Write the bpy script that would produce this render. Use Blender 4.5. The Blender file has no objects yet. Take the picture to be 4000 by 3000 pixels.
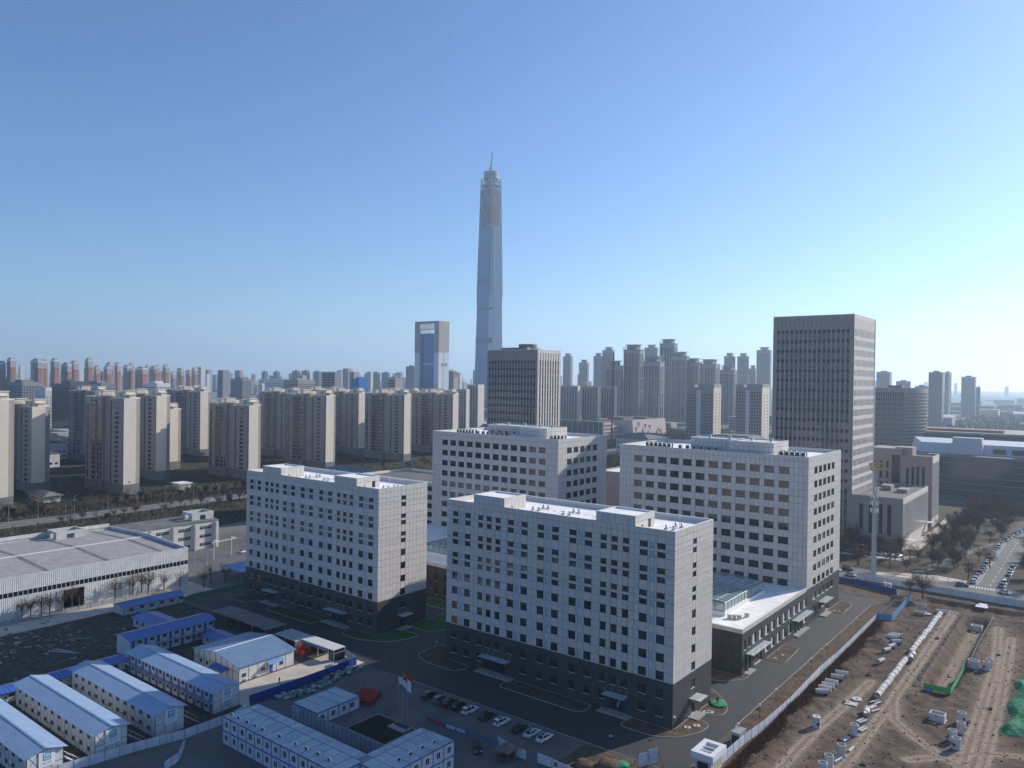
import bpy, math, random
from mathutils import Matrix, Vector
R = math.radians
random.seed(11)
SC = bpy.context.scene
COL = SC.collection

# ------------------------------------------------------------------ camera (axes: x along the campus front, y away from it)
cam = bpy.data.cameras.new('camera')
cam.sensor_fit = 'HORIZONTAL'; cam.sensor_width = 36.0; cam.lens = 27.0455
cam.clip_start = 0.5; cam.clip_end = 60000
CAM = bpy.data.objects.new('camera', cam); COL.objects.link(CAM)
CAM.matrix_world = (Matrix.Translation((79.8, -164.3, 81.0)) @ Matrix.Rotation(R(38.043), 4, 'Z')
                    @ Matrix.Rotation(R(90 - 0.32145), 4, 'X') @ Matrix.Rotation(R(0.77874), 4, 'Z'))
SC.camera = CAM

# ------------------------------------------------------------------ sky and sun
SUN_AZ, SUN_EL = 71.2, 25.2          # direction towards the sun: counter-clockwise from +x, above the horizon
W = bpy.data.worlds.new('World'); SC.world = W; W.use_nodes = True
nt = W.node_tree
sky = nt.nodes.new('ShaderNodeTexSky'); sky.sky_type = 'NISHITA'; sky.sun_disc = False
sky.sun_elevation = R(SUN_EL); sky.sun_rotation = R(90 - SUN_AZ)
sky.air_density = 1.0; sky.dust_density = 0.3; sky.ozone_density = 7.0; sky.altitude = 0
nt.links.new(sky.outputs[0], nt.nodes['Background'].inputs[0])
nt.nodes['Background'].inputs[1].default_value = 0.115
sl = bpy.data.lights.new('sun', 'SUN'); sl.energy = 4.9; sl.angle = R(0.53); sl.color = (1.0, 0.92, 0.82)
SUN = bpy.data.objects.new('sun', sl); COL.objects.link(SUN)
SUN.location = (200, 300, 700)
SUN.rotation_euler = Vector((-math.cos(R(SUN_EL)) * math.cos(R(SUN_AZ)), -math.cos(R(SUN_EL)) * math.sin(R(SUN_AZ)), -math.sin(R(SUN_EL)))).to_track_quat('-Z', 'Y').to_euler()
SC.view_settings.view_transform = 'Standard'; SC.view_settings.look = 'None'
SC.view_settings.exposure = 0.35; SC.view_settings.gamma = 1.0
SC.render.engine = 'CYCLES'
SC.cycles.use_denoising = True; SC.cycles.use_adaptive_sampling = True; SC.cycles.adaptive_threshold = 0.02
SC.cycles.max_bounces = 6; SC.cycles.diffuse_bounces = 3; SC.cycles.glossy_bounces = 3
SC.cycles.transmission_bounces = 4; SC.cycles.transparent_max_bounces = 6; SC.cycles.volume_bounces = 1
SC.cycles.caustics_reflective = False; SC.cycles.caustics_refractive = False

# ------------------------------------------------------------------ helpers
def setp(o, label=None, cat=None, group=None, kind=None):
    if label: o['label'] = label
    if cat: o['category'] = cat
    if group: o['group'] = group
    if kind: o['kind'] = kind
    return o
def thing(name, label, cat, loc, rz=0.0, group=None):
    o = bpy.data.objects.new(name, None); COL.objects.link(o)
    o.empty_display_size = 0.5
    o.location = loc; o.rotation_euler = (0, 0, rz)
    return setp(o, label, cat, group)
def place(name, mesh, parent=None, loc=(0, 0, 0), rz=0.0, kind=None, rot=None):
    o = bpy.data.objects.new(name, mesh); COL.objects.link(o)
    if parent is not None: o.parent = parent
    o.location = loc
    o.rotation_euler = rot if rot else (0, 0, rz)
    if kind: o['kind'] = kind
    return o
def dup(root, loc, rz, label=None, group=None, swap=None):
    """copy a thing with its parts and sub-parts"""
    def cp(o, par):
        c = o.copy(); COL.objects.link(c)
        if par is not None: c.parent = par
        if swap and c.data is not None and c.data in swap: c.data = swap[c.data]
        for ch in KIDS.get(o, ()): cp(ch, c)
        return c
    r = cp(root, None)
    r.location = loc; r.rotation_euler = (0, 0, rz)
    if label: r['label'] = label
    if group: r['group'] = group
    return r
KIDS = {}
def kids(root):
    def rec(o):
        KIDS[o] = list(o.children)
        for c in KIDS[o]: rec(c)
    bpy.context.view_layer.update(); rec(root)

class MB:
    """collects faces; obj() links them as one mesh object"""
    def __init__(s): s.v = []; s.f = []; s.m = []; s.sm = []
    def add(s, vs, fs, m=0, smooth=False):
        b = len(s.v); s.v.extend(vs)
        for f in fs: s.f.append([b + i for i in f]); s.m.append(m); s.sm.append(smooth)
        return s
    def quad(s, a, b, c, d, m=0): return s.add([a, b, c, d], [(0, 1, 2, 3)], m)
    def box(s, x0, x1, y0, y1, z0, z1, m=0, skip=''):
        v = [(x0, y0, z0), (x1, y0, z0), (x1, y1, z0), (x0, y1, z0), (x0, y0, z1), (x1, y0, z1), (x1, y1, z1), (x0, y1, z1)]
        F = {'d': (0, 3, 2, 1), 'u': (4, 5, 6, 7), 'f': (0, 1, 5, 4), 'r': (1, 2, 6, 5), 'b': (2, 3, 7, 6), 'l': (3, 0, 4, 7)}
        return s.add(v, [F[k] for k in F if k not in skip], m)
    def obox(s, c, ax, ay, az, m=0):
        """oriented box: centre and three half-axis vectors"""
        c, ax, ay, az = Vector(c), Vector(ax), Vector(ay), Vector(az)
        v = [tuple(c + ax * i + ay * j + az * k) for k in (-1, 1) for i, j in ((-1, -1), (1, -1), (1, 1), (-1, 1))]
        return s.add(v, [(0, 3, 2, 1), (4, 5, 6, 7), (0, 1, 5, 4), (1, 2, 6, 5), (2, 3, 7, 6), (3, 0, 4, 7)], m)
    def bar(s, p, q, r, m=0):
        p, q = Vector(p), Vector(q); d = (q - p); L = d.length
        if L < 1e-6: return s
        d = d / L; a = d.orthogonal().normalized(); b = d.cross(a)
        return s.obox((p + q) / 2, a * r, b * r, d * (L / 2), m)
    def cyl(s, p, q, r0, r1=None, n=8, m=0, caps=True, smooth=True):
        r1 = r0 if r1 is None else r1
        p, q = Vector(p), Vector(q); d = (q - p).normalized()
        a = d.orthogonal().normalized(); b = d.cross(a)
        if abs(d.z) > 0.99: a = Vector((1, 0, 0)); b = d.cross(a)
        vs = [tuple(p + (a * math.cos(t) + b * math.sin(t)) * r0) for t in [2 * math.pi * i / n for i in range(n)]]
        vs += [tuple(q + (a * math.cos(t) + b * math.sin(t)) * r1) for t in [2 * math.pi * i / n for i in range(n)]]
        s.add(vs, [(i, (i + 1) % n, n + (i + 1) % n, n + i) for i in range(n)], m, smooth)
        if caps:
            s.add(vs[:n], [tuple(range(n))[::-1]], m); s.add(vs[n:], [tuple(range(n))], m)
        return s
    def tube(s, p, q, ro, ri, n=16, m=0):
        """hollow pipe with open ends"""
        p, q = Vector(p), Vector(q); d = (q - p).normalized()
        a = d.orthogonal().normalized(); b = d.cross(a)
        ring = lambda c, r: [tuple(c + (a * math.cos(t) + b * math.sin(t)) * r) for t in [2 * math.pi * i / n for i in range(n)]]
        vs = ring(p, ro) + ring(q, ro) + ring(p, ri) + ring(q, ri)
        j = lambda i: (i + 1) % n
        s.add(vs, [(i, j(i), n + j(i), n + i) for i in range(n)], m, True)
        s.add(vs, [(2 * n + j(i), 2 * n + i, 3 * n + i, 3 * n + j(i)) for i in range(n)], m, True)
        s.add(vs, [(j(i), i, 2 * n + i, 2 * n + j(i)) for i in range(n)], m)
        s.add(vs, [(n + i, n + j(i), 3 * n + j(i), 3 * n + i) for i in range(n)], m)
        return s
    def prism(s, pts, z0, z1, m=0, mt=None, bottom=False):
        n = len(pts)
        vs = [(x, y, z0) for x, y in pts] + [(x, y, z1) for x, y in pts]
        s.add(vs, [(i, (i + 1) % n, n + (i + 1) % n, n + i) for i in range(n)], m)
        s.add(vs[n:], [tuple(range(n))], m if mt is None else mt)
        if bottom: s.add(vs[:n], [tuple(range(n))[::-1]], m)
        return s
    def mesh(s, name, mats):
        me = bpy.data.meshes.new(name)
        me.from_pydata(s.v, [], s.f)
        for mt in (mats if isinstance(mats, (list, tuple)) else [mats]): me.materials.append(mt)
        me.polygons.foreach_set('material_index', s.m)
        me.polygons.foreach_set('use_smooth', s.sm)
        me.update()
        return me
    def obj(s, name, mats, parent=None, loc=(0, 0, 0), rz=0.0, kind=None):
        return place(name, s.mesh(name, mats), parent, loc, rz, kind)

# ------------------------------------------------------------------ materials
def mat(name, col, rough=0.8, spec=0.3, metal=0.0, var=0.0, scale=1.0, bump=0.0, bscale=8.0, objvar=0.0, isl=0.0, col2=None, lo=0.35, hi=0.65, stretch=None, detail=6.0):
    """principled material; var / col2: noise mottling, objvar / isl: difference from piece to piece"""
    m = bpy.data.materials.new(name); m.use_nodes = True
    t = m.node_tree; N = t.nodes; Lk = t.links; p = N['Principled BSDF']
    p.inputs['Roughness'].default_value = rough; p.inputs['Metallic'].default_value = metal
    p.inputs['Specular IOR Level'].default_value = spec
    c = (*col, 1.0); p.inputs['Base Color'].default_value = c
    out = None
    tc = None
    def coords():
        nonlocal tc
        if tc is None:
            g = N.new('ShaderNodeNewGeometry'); tc = g.outputs['Position']
            if stretch:
                mp = N.new('ShaderNodeMapping'); mp.inputs['Scale'].default_value = stretch
                Lk.new(tc, mp.inputs[0]); tc = mp.outputs[0]
        return tc
    if var or col2:
        nz = N.new('ShaderNodeTexNoise'); nz.inputs['Scale'].default_value = scale; nz.inputs['Detail'].default_value = detail; nz.inputs['Roughness'].default_value = 0.62
        Lk.new(coords(), nz.inputs['Vector'])
        rp = N.new('ShaderNodeValToRGB'); rp.color_ramp.elements[0].position = lo; rp.color_ramp.elements[1].position = hi
        if col2: a, b = c, (*col2, 1.0)
        else:
            a = tuple(x * (1 - var) for x in col) + (1.0,); b = tuple(min(1, x * (1 + var)) for x in col) + (1.0,)
        rp.color_ramp.elements[0].color = a; rp.color_ramp.elements[1].color = b
        Lk.new(nz.outputs['Fac'], rp.inputs[0]); out = rp.outputs[0]
    for amt, node, sock in ((objvar, 'ShaderNodeObjectInfo', 'Random'), (isl, 'ShaderNodeNewGeometry', 'Random Per Island')):
        if amt:
            n = N.new(node); mr = N.new('ShaderNodeMapRange'); mr.inputs[3].default_value = 1 - amt; mr.inputs[4].default_value = 1 + amt
            Lk.new(n.outputs[sock], mr.inputs[0])
            mx = N.new('ShaderNodeMix'); mx.data_type = 'RGBA'; mx.blend_type = 'MULTIPLY'; mx.inputs[0].default_value = 1
            if out: Lk.new(out, mx.inputs[6])
            else: mx.inputs[6].default_value = c
            Lk.new(mr.outputs[0], mx.inputs[7]); out = mx.outputs[2]
    if out: Lk.new(out, p.inputs['Base Color'])
    if bump:
        nb = N.new('ShaderNodeTexNoise'); nb.inputs['Scale'].default_value = bscale; nb.inputs['Detail'].default_value = 5
        Lk.new(coords(), nb.inputs['Vector'])
        bp = N.new('ShaderNodeBump'); bp.inputs['Strength'].default_value = 1.0; bp.inputs['Distance'].default_value = bump
        Lk.new(nb.outputs['Fac'], bp.inputs['Height']); Lk.new(bp.outputs[0], p.inputs['Normal'])
    return m
def ribbed(name, col, axis, pitch, rough=0.45, spec=0.5, depth=0.05, var=0.08):
    """painted sheet metal with trapezoid ribs along one axis (fine relief)"""
    m = mat(name, col, rough, spec, var=var, scale=0.35)
    t = m.node_tree; N = t.nodes; Lk = t.links; p = N['Principled BSDF']
    tc = N.new('ShaderNodeTexCoord'); sp = N.new('ShaderNodeSeparateXYZ'); Lk.new(tc.outputs['Object'], sp.inputs[0])
    mm = N.new('ShaderNodeMath'); mm.operation = 'PINGPONG'; mm.inputs[1].default_value = pitch / 2
    Lk.new(sp.outputs['XYZ'.index(axis)], mm.inputs[0])
    mr = N.new('ShaderNodeMapRange'); mr.inputs[1].default_value = pitch * 0.12; mr.inputs[2].default_value = pitch * 0.28
    Lk.new(mm.outputs[0], mr.inputs[0])
    bp = N.new('ShaderNodeBump'); bp.inputs['Distance'].default_value = depth; bp.inputs['Strength'].default_value = 1
    Lk.new(mr.outputs[0], bp.inputs['Height']); Lk.new(bp.outputs[0], p.inputs['Normal'])
    return m
def glass(name, col, rough=0.06, spec=0.6, wav=0.0, objvar=0.0):
    m = mat(name, col, rough, spec, objvar=objvar)
    if wav:
        t = m.node_tree; N = t.nodes; Lk = t.links
        g = N.new('ShaderNodeNewGeometry'); nz = N.new('ShaderNodeTexNoise'); nz.inputs['Scale'].default_value = 0.7; nz.inputs['Detail'].default_value = 1
        Lk.new(g.outputs['Position'], nz.inputs['Vector'])
        bp = N.new('ShaderNodeBump'); bp.inputs['Distance'].default_value = wav; Lk.new(nz.outputs['Fac'], bp.inputs['Height'])
        Lk.new(bp.outputs[0], N['Principled BSDF'].inputs['Normal'])
    return m
def clear_glass(name, col, alpha):
    m = mat(name, col, 0.05, 0.6); m.node_tree.nodes['Principled BSDF'].inputs['Alpha'].default_value = alpha
    return m
M = {}
M['clad'] = mat('grey_cladding', (0.60, 0.56, 0.52), 0.5, 0.4, objvar=0.045, isl=0.045)
M['clad_dark'] = mat('charcoal_cladding', (0.058, 0.057, 0.058), 0.6, 0.35, objvar=0.10, isl=0.10)
M['core'] = mat('joint_backing', (0.045, 0.045, 0.05), 0.9, 0.1)
M['coping'] = mat('white_coping', (0.72, 0.73, 0.74), 0.45, 0.4)
M['membrane'] = mat('white_roof_membrane', (0.90, 0.87, 0.83), 0.7, 0.3, var=0.10, scale=0.35)
M['win'] = glass('window_glass', (0.018, 0.021, 0.025), 0.05, 0.7, 0.012, objvar=0.4)
M['win_pale'] = glass('film_window', (0.30, 0.36, 0.44), 0.2, 0.5, objvar=0.1)
M['frame'] = mat('dark_frame', (0.05, 0.052, 0.056), 0.5, 0.4)
M['frame_w'] = mat('white_frame', (0.62, 0.64, 0.66), 0.5, 0.4)
M['louver'] = mat('pale_louver', (0.40, 0.45, 0.52), 0.5, 0.4)
M['steel'] = mat('galvanised_steel', (0.42, 0.43, 0.44), 0.4, 0.5, 0.3)
M['white'] = mat('white_paint', (0.74, 0.74, 0.73), 0.5, 0.4)
M['black'] = mat('black_parts', (0.02, 0.02, 0.022), 0.5, 0.4)
M['canopy'] = clear_glass('frosted_canopy_glass', (0.62, 0.70, 0.68), 0.75)
M['asphalt'] = mat('fresh_asphalt', (0.036, 0.036, 0.040), 0.75, 0.35, col2=(0.058, 0.056, 0.058), scale=0.10, bump=0.008, bscale=20, lo=0.3, hi=0.75)
M['road'] = mat('old_asphalt', (0.13, 0.125, 0.12), 0.85, 0.25, col2=(0.18, 0.175, 0.165), scale=0.25, bump=0.008, bscale=12)
M['kerb'] = mat('kerb_stone', (0.34, 0.33, 0.32), 0.85, 0.2, var=0.12, scale=1.2)
M['paving'] = mat('concrete_yard', (0.11, 0.11, 0.11), 0.85, 0.2, col2=(0.16, 0.155, 0.15), scale=0.10, bump=0.01, bscale=9)
M['cement'] = mat('pale_cement_floor', (0.42, 0.37, 0.31), 0.85, 0.2, col2=(0.56, 0.51, 0.44), scale=0.22, bump=0.01, bscale=9)
M['soil'] = mat('bare_soil', (0.065, 0.046, 0.033), 0.95, 0.1, col2=(0.17, 0.125, 0.092), scale=0.35, bump=0.22, bscale=1.6, lo=0.32, hi=0.7)
M['soil2'] = mat('dark_soil', (0.055, 0.045, 0.036), 0.95, 0.1, col2=(0.12, 0.095, 0.072), scale=0.5, bump=0.12, bscale=2.2)
M['turf'] = mat('lawn_bed', (0.022, 0.075, 0.028), 0.95, 0.1, col2=(0.045, 0.12, 0.045), scale=0.8, bump=0.05, bscale=8)
M['turf_dark'] = mat('dark_turf', (0.014, 0.022, 0.010), 0.95, 0.1, col2=(0.03, 0.035, 0.018), scale=1.5, bump=0.05, bscale=6)
M['city'] = mat('city_ground', (0.085, 0.078, 0.068), 0.95, 0.1, col2=(0.20, 0.19, 0.175), scale=0.012, lo=0.38, hi=0.62, detail=10)
M['lawn'] = mat('winter_lawn', (0.022, 0.027, 0.013), 0.95, 0.1, col2=(0.075, 0.060, 0.036), scale=0.06, bump=0.05, bscale=3)
M['park'] = mat('park_soil', (0.060, 0.047, 0.034), 0.95, 0.1, col2=(0.115, 0.090, 0.062), scale=0.12, bump=0.05, bscale=3)
M['concrete'] = mat('cast_concrete', (0.58, 0.555, 0.52), 0.85, 0.2, var=0.14, scale=1.3, bump=0.01, bscale=6, objvar=0.06)
M['blue_roof'] = ribbed('blue_sheet_roof', (0.05, 0.125, 0.40), 'X', 0.95, 0.32, 0.55, 0.05)
M['blue_bright'] = ribbed('bright_blue_sheet', (0.16, 0.33, 0.52), 'X', 0.4, 0.45, 0.4, 0.03)
M['blue_awn'] = mat('awning_blue', (0.16, 0.32, 0.62), 0.45, 0.4)
M['rail'] = clear_glass('open_railing', (0.30, 0.33, 0.37), 0.45)
M['rust_sheet'] = mat('weathered_sheet', (0.17, 0.165, 0.16), 0.7, 0.3, col2=(0.27, 0.24, 0.22), scale=0.4)
M['pav_roof'] = mat('pavilion_tiles', (0.17, 0.13, 0.115), 0.7, 0.3, var=0.2, scale=3)
M['pale_roof'] = ribbed('pale_blue_sheet_roof', (0.27, 0.38, 0.54), 'X', 0.95, 0.35, 0.5, 0.05)  # paler blue than the other shed roof sheet
M['blue'] = mat('blue_paint', (0.03, 0.11, 0.42), 0.4, 0.45)
M['blue_dark'] = ribbed('deep_blue_sheet', (0.02, 0.045, 0.26), 'X', 0.4, 0.45, 0.4, 0.03)
M['shed_wall'] = mat('white_sandwich_panel', (0.60, 0.61, 0.61), 0.5, 0.35, var=0.07, scale=0.6, isl=0.04, objvar=0.03)
M['box_roof'] = mat('container_roof', (0.42, 0.45, 0.50), 0.5, 0.4, var=0.15, scale=0.45, isl=0.05, objvar=0.06)
M['box_wall'] = mat('container_wall', (0.55, 0.57, 0.60), 0.5, 0.35, var=0.05, scale=0.8, objvar=0.03)
M['fence_white'] = mat('white_hoarding', (0.58, 0.61, 0.66), 0.5, 0.35, var=0.10, scale=0.5, objvar=0.06)
M['wh_wall'] = ribbed('warehouse_cladding', (0.60, 0.61, 0.61), 'Y', 0.62, 0.5, 0.35, 0.07, 0.12)
M['wh_roof'] = ribbed('warehouse_roof', (0.36, 0.335, 0.315), 'Y', 0.9, 0.7, 0.2, 0.09, 0.14)
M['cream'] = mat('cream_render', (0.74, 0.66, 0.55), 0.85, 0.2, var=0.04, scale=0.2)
M['cream_front'] = mat('shaded_cream_render', (0.35, 0.315, 0.285), 0.85, 0.2, var=0.04, scale=0.2)  # darker copy of the cream: shade of the front faces put into the colour
M['slab_base'] = mat('grey_plinth', (0.20, 0.195, 0.185), 0.85, 0.2, var=0.1, scale=0.4)
M['bark'] = mat('bark', (0.10, 0.08, 0.065), 0.95, 0.1, var=0.2, scale=2)
M['twig'] = mat('bare_twigs', (0.085, 0.06, 0.045), 0.95, 0.05, objvar=0.25)
M['twig_red'] = mat('dry_leaf_twigs', (0.13, 0.062, 0.030), 0.95, 0.05, objvar=0.3)
M['leaf'] = mat('evergreen_leaf', (0.022, 0.038, 0.016), 0.8, 0.15, objvar=0.3)
M['drygrass'] = mat('dry_grass', (0.16, 0.085, 0.045), 0.95, 0.05, isl=0.45)
M['red'] = mat('red_paint', (0.42, 0.035, 0.025), 0.5, 0.4)
M['net'] = mat('green_dust_net', (0.03, 0.22, 0.10), 0.8, 0.2, var=0.35, scale=0.9, bump=0.25, bscale=1.2)
M['net2'] = mat('green_mesh_fence', (0.10, 0.42, 0.12), 0.7, 0.2, var=0.1, scale=2)
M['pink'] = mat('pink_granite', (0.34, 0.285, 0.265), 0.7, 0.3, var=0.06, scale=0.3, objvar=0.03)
M['pink_lit'] = mat('sunlit_pink_granite', (0.66, 0.60, 0.56), 0.7, 0.3, var=0.05, scale=0.3)  # lighter copy of the pink granite: sunlight on right-hand faces put into the colour
M['pane_dark'] = glass('pane_dark', (0.02, 0.022, 0.028), 0.1, 0.5)
M['win_far'] = glass('far_window_glass', (0.022, 0.026, 0.032), 0.12, 0.5)
# ------------------------------------------------------------------ ground, roads, beds
def sheet(name, pts, z, m, hole=None):
    mb = MB()
    mb.add([(x, y, z) for x, y in pts], [tuple(range(len(pts)))])
    return setp(mb.obj(name, m), kind='structure')
def rect(x0, x1, y0, y1): return [(x0, y0), (x1, y0), (x1, y1), (x0, y1)]
SX0, SX1, SY0, SY1 = 15.6, 76.0, -46.0, 172.0
BIG = 14000
g = MB()
xs = [-BIG, SX0, SX1, BIG]; ys = [-BIG, SY0, SY1, BIG]
for i in range(3):
    for j in range(3):
        if (i, j) != (1, 1):
            g.quad((xs[i], ys[j], 0), (xs[i + 1], ys[j], 0), (xs[i + 1], ys[j + 1], 0), (xs[i], ys[j + 1], 0))
setp(g.obj('ground', M['city']), kind='structure')

def hnoise(x, y):
    return (math.sin(x * .9 + 1.3 * math.sin(y * .37)) * math.sin(y * .71 + 1.1 * math.sin(x * .53)) + .5 * math.sin(x * 2.3 + y * 1.7) * math.sin(y * 2.9 - x * 1.1)) / 1.5
def bump_at(x, y, cx, cy, rx, ry, h):
    d = ((x - cx) / rx) ** 2 + ((y - cy) / ry) ** 2
    return h * math.exp(-d * 1.6) if d < 4 else 0.0
TRACKS = [[(35.2, -46), (35.9, 16), (36.3, 48), (36.2, 64), (36.1, 96), (35.9, 150)],
          [(36.4, 52), (39, 40), (44.5, 33), (52, 26), (64, 18), (76, 12)],
          [(55.5, -20), (55.5, 30), (54.8, 60), (54.2, 90), (52.5, 118), (50.5, 140)],
          [(59, -20), (59, 30), (58, 70), (56.5, 100), (55, 130)],
          [(28.8, 62), (27.5, 40), (26, 20), (25.5, -10), (25.5, -46)],
          [(46, 20), (58, 34), (70, 40)]]
def trackdist(x, y):
    best = 99.
    for tr in TRACKS:
        for (ax, ay), (bx_, by) in zip(tr, tr[1:]):
            dx, dy = bx_ - ax, by - ay; t = max(0, min(1, ((x - ax) * dx + (y - ay) * dy) / (dx * dx + dy * dy)))
            best = min(best, math.hypot(x - ax - t * dx, y - ay - t * dy))
    return best
def ramp(a, b, v): return max(0., min(1., (v - a) / (b - a)))
MOUNDS = [(20.5, 113, 3.2, 8, 1.9), (23, 97, 4, 5, 1.5), (21, 84, 3, 6, .7), (30, 152, 6, 5, 1.0), (20, 32, 3, 9, .55), (66, 70, 6, 26, 2.4), (70, 110, 6, 18, 1.8), (48, 112, 1.6, 26, .8), (40, 58, 3, 5, .6),
          (62, 150, 10, 10, 1.3), (22, 70, 2, 8, .5), (21, -12, 3, 10, .7), (29, 30, 2, 8, .3)]
def site_h(x, y):
    h = .16 * hnoise(x, y) + .05 * hnoise(x * 3.1, y * 2.7)
    for mo in MOUNDS: h += bump_at(x, y, *mo)
    td = trackdist(x, y)
    h *= ramp(.6, 2.6, td) * .85 + .15
    if td < 1.6: h -= .14 * math.exp(-((td - .85) / .28) ** 2)
    # trench
    side = ramp(38.9, 42.0, x) * ramp(48.2, 45.4, x); end = ramp(66, 73, y) * ramp(153, 141, y)
    k = side * end; k = k * k * (3 - 2 * k)
    h = h * (1 - k) - 2.7 * k
    pit = ramp(22, 26, x) * ramp(151, 154, y) * ramp(166, 163, y) * ramp(60, 52, x)
    h -= 1.3 * pit
    # meet the surrounding ground
    e = ramp(SX0, SX0 + 1.6, x) * ramp(SX1, SX1 - 3, x) * ramp(SY0, SY0 + 3, y) * ramp(SY1, SY1 - 2.5, y)
    return h * e
NX, NY = 122, 437
v = []; dust = []
for j in range(NY):
    for i in range(NX):
        x = SX0 + (SX1 - SX0) * i / (NX - 1); y = SY0 + (SY1 - SY0) * j / (NY - 1)
        v.append((x, y, site_h(x, y)))
        td = trackdist(x, y)
        d = .9 * math.exp(-((td - .85) / .45) ** 2) + .45 * math.exp(-(td / 2.8) ** 2)
        floor = ramp(41.4, 42.4, x) * ramp(46.0, 45.2, x) * ramp(70, 75, y) * ramp(142, 138, y)
        dust.append(min(1, d + .8 * floor))
me = bpy.data.meshes.new('site_ground')
me.from_pydata(v, [], [(j * NX + i, j * NX + i + 1, (j + 1) * NX + i + 1, (j + 1) * NX + i) for j in range(NY - 1) for i in range(NX - 1)])
at = me.attributes.new('dust', 'FLOAT', 'POINT'); at.data.foreach_set('value', dust)
me.polygons.foreach_set('use_smooth', [True] * len(me.polygons))
sm = mat('site_soil', (0.060, 0.042, 0.031), 0.95, 0.1, col2=(0.155, 0.115, 0.088), scale=0.30, bump=0.16, bscale=1.8, lo=0.33, hi=0.70)
t = sm.node_tree; p = t.nodes['Principled BSDF']; src = p.inputs['Base Color'].links[0].from_socket
an = t.nodes.new('ShaderNodeAttribute'); an.attribute_name = 'dust'
nz = t.nodes.new('ShaderNodeTexNoise'); nz.inputs['Scale'].default_value = 1.4; nz.inputs['Detail'].default_value = 6
gp = t.nodes.new('ShaderNodeNewGeometry'); t.links.new(gp.outputs['Position'], nz.inputs['Vector'])
mu = t.nodes.new('ShaderNodeMath'); mu.operation = 'MULTIPLY'; t.links.new(an.outputs['Fac'], mu.inputs[0])
mr = t.nodes.new('ShaderNodeMapRange'); mr.inputs[1].default_value = .18; mr.inputs[2].default_value = .55; t.links.new(nz.outputs['Fac'], mr.inputs[0]); t.links.new(mr.outputs[0], mu.inputs[1])
mx = t.nodes.new('ShaderNodeMix'); mx.data_type = 'RGBA'; t.links.new(mu.outputs[0], mx.inputs[0]); t.links.new(src, mx.inputs[6]); mx.inputs[7].default_value = (0.36, 0.285, 0.215, 1)
t.links.new(mx.outputs[2], p.inputs['Base Color'])
me.materials.append(sm)
setp(place('site_ground', me), kind='structure')

sheet('road', rect(-188, 10.6, -18, 166), .004, M['asphalt'])
sheet('verge', rect(10.72, 15.6, 11, 158), .006, M['soil'])
sheet('soil_yard', rect(-206, -82, -150, -20), .004, M['soil2'])
sheet('soil_lane', rect(-82, -74.5, -150, -53), .006, M['soil'])
sheet('parking', rect(-86, -4, -160, -18.3), .008, M['paving'])
sheet('cement_yard', rect(-100.2, -87, -56, -17.5), .012, M['cement'])
sheet('soil_corner', rect(-12, 15.6, -40, -18.6), .012, M['soil'])
sheet('warehouse_yard', rect(-252, -188, -120, 62), .005, M['cement'])
sheet('office_yard', rect(-252, -188.2, -4, 62), .009, M['paving'])
sheet('green_strip', [(-187, -18), (-181, -18), (-181, 60), (-187, 60)], .012, M['turf'])
sheet('main_road', rect(-391, -374.5, -500, 1500), .006, M['road'])
sheet('road_verge', rect(-374.3, -300, -500, 700), .004, M['lawn'])
sheet('footpath', rect(-401, -391.2, -500, 1500), .008, M['lawn'])
sheet('estate_lawn', rect(-760, -401.2, -500, 620), .005, M['lawn'])
sheet('park_lawn', rect(-28, 36, 197, 440), .005, M['park']); sheet('street_verge', rect(46.8, 72, 197, 440), .006, M['park'])
sheet('street', [(-200, 177.5), (90, 177.5), (90, 196.5), (49, 196.5), (46.4, 200), (46.4, 300), (49, 340), (58, 400), (76, 470), (66, 474), (48.5, 404), (41, 345), (36.6, 306), (36.6, 200), (34, 196.5), (-200, 196.5)], .010, M['road'])
sheet('park_path', [(-1, 254), (5.6, 256), (5.6, 296), (8.5, 330), (10.5, 372), (-.5, 372), (1.2, 330), (-.5, 300)], .011, M['cement'])
sheet('park_path', [(-24, 222), (4, 226), (8, 240), (4.5, 241), (1, 229.5), (-24, 227)], .013, M['cement'])
sheet('park_path', [(-1, 190), (33, 197.3), (33, 204), (22, 206), (9, 201), (-1, 194)], .015, M['cement'])
sheet('park_path', [(12, 206), (16, 206), (33, 300), (30, 302)], .012, M['paving'])
# markings: zebra crossing, lane dashes, edge line
for k in range(9):
    x = 35.2 + k * 0.98
    mk = MB().box(x, x + .5, 193.6, 196.2, .012, .016); setp(mk.obj('road_marking', M['white']), kind='structure')
for k in range(14):
    y = 200.5 + k * 9
    mk = MB().box(41.3, 41.46, y, y + 4.2, .012, .016); setp(mk.obj('road_marking', M['white']), kind='structure')
mk = MB().box(36.95, 37.1, 200, 305, .012, .016); setp(mk.obj('road_marking', M['white']), kind='structure')
for k in range(40):
    y = -60 + k * 12
    mk = MB().box(-383.1, -382.9, y, y + 5, .008, .014); setp(mk.obj('road_marking', M['white']), kind='structure')

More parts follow.
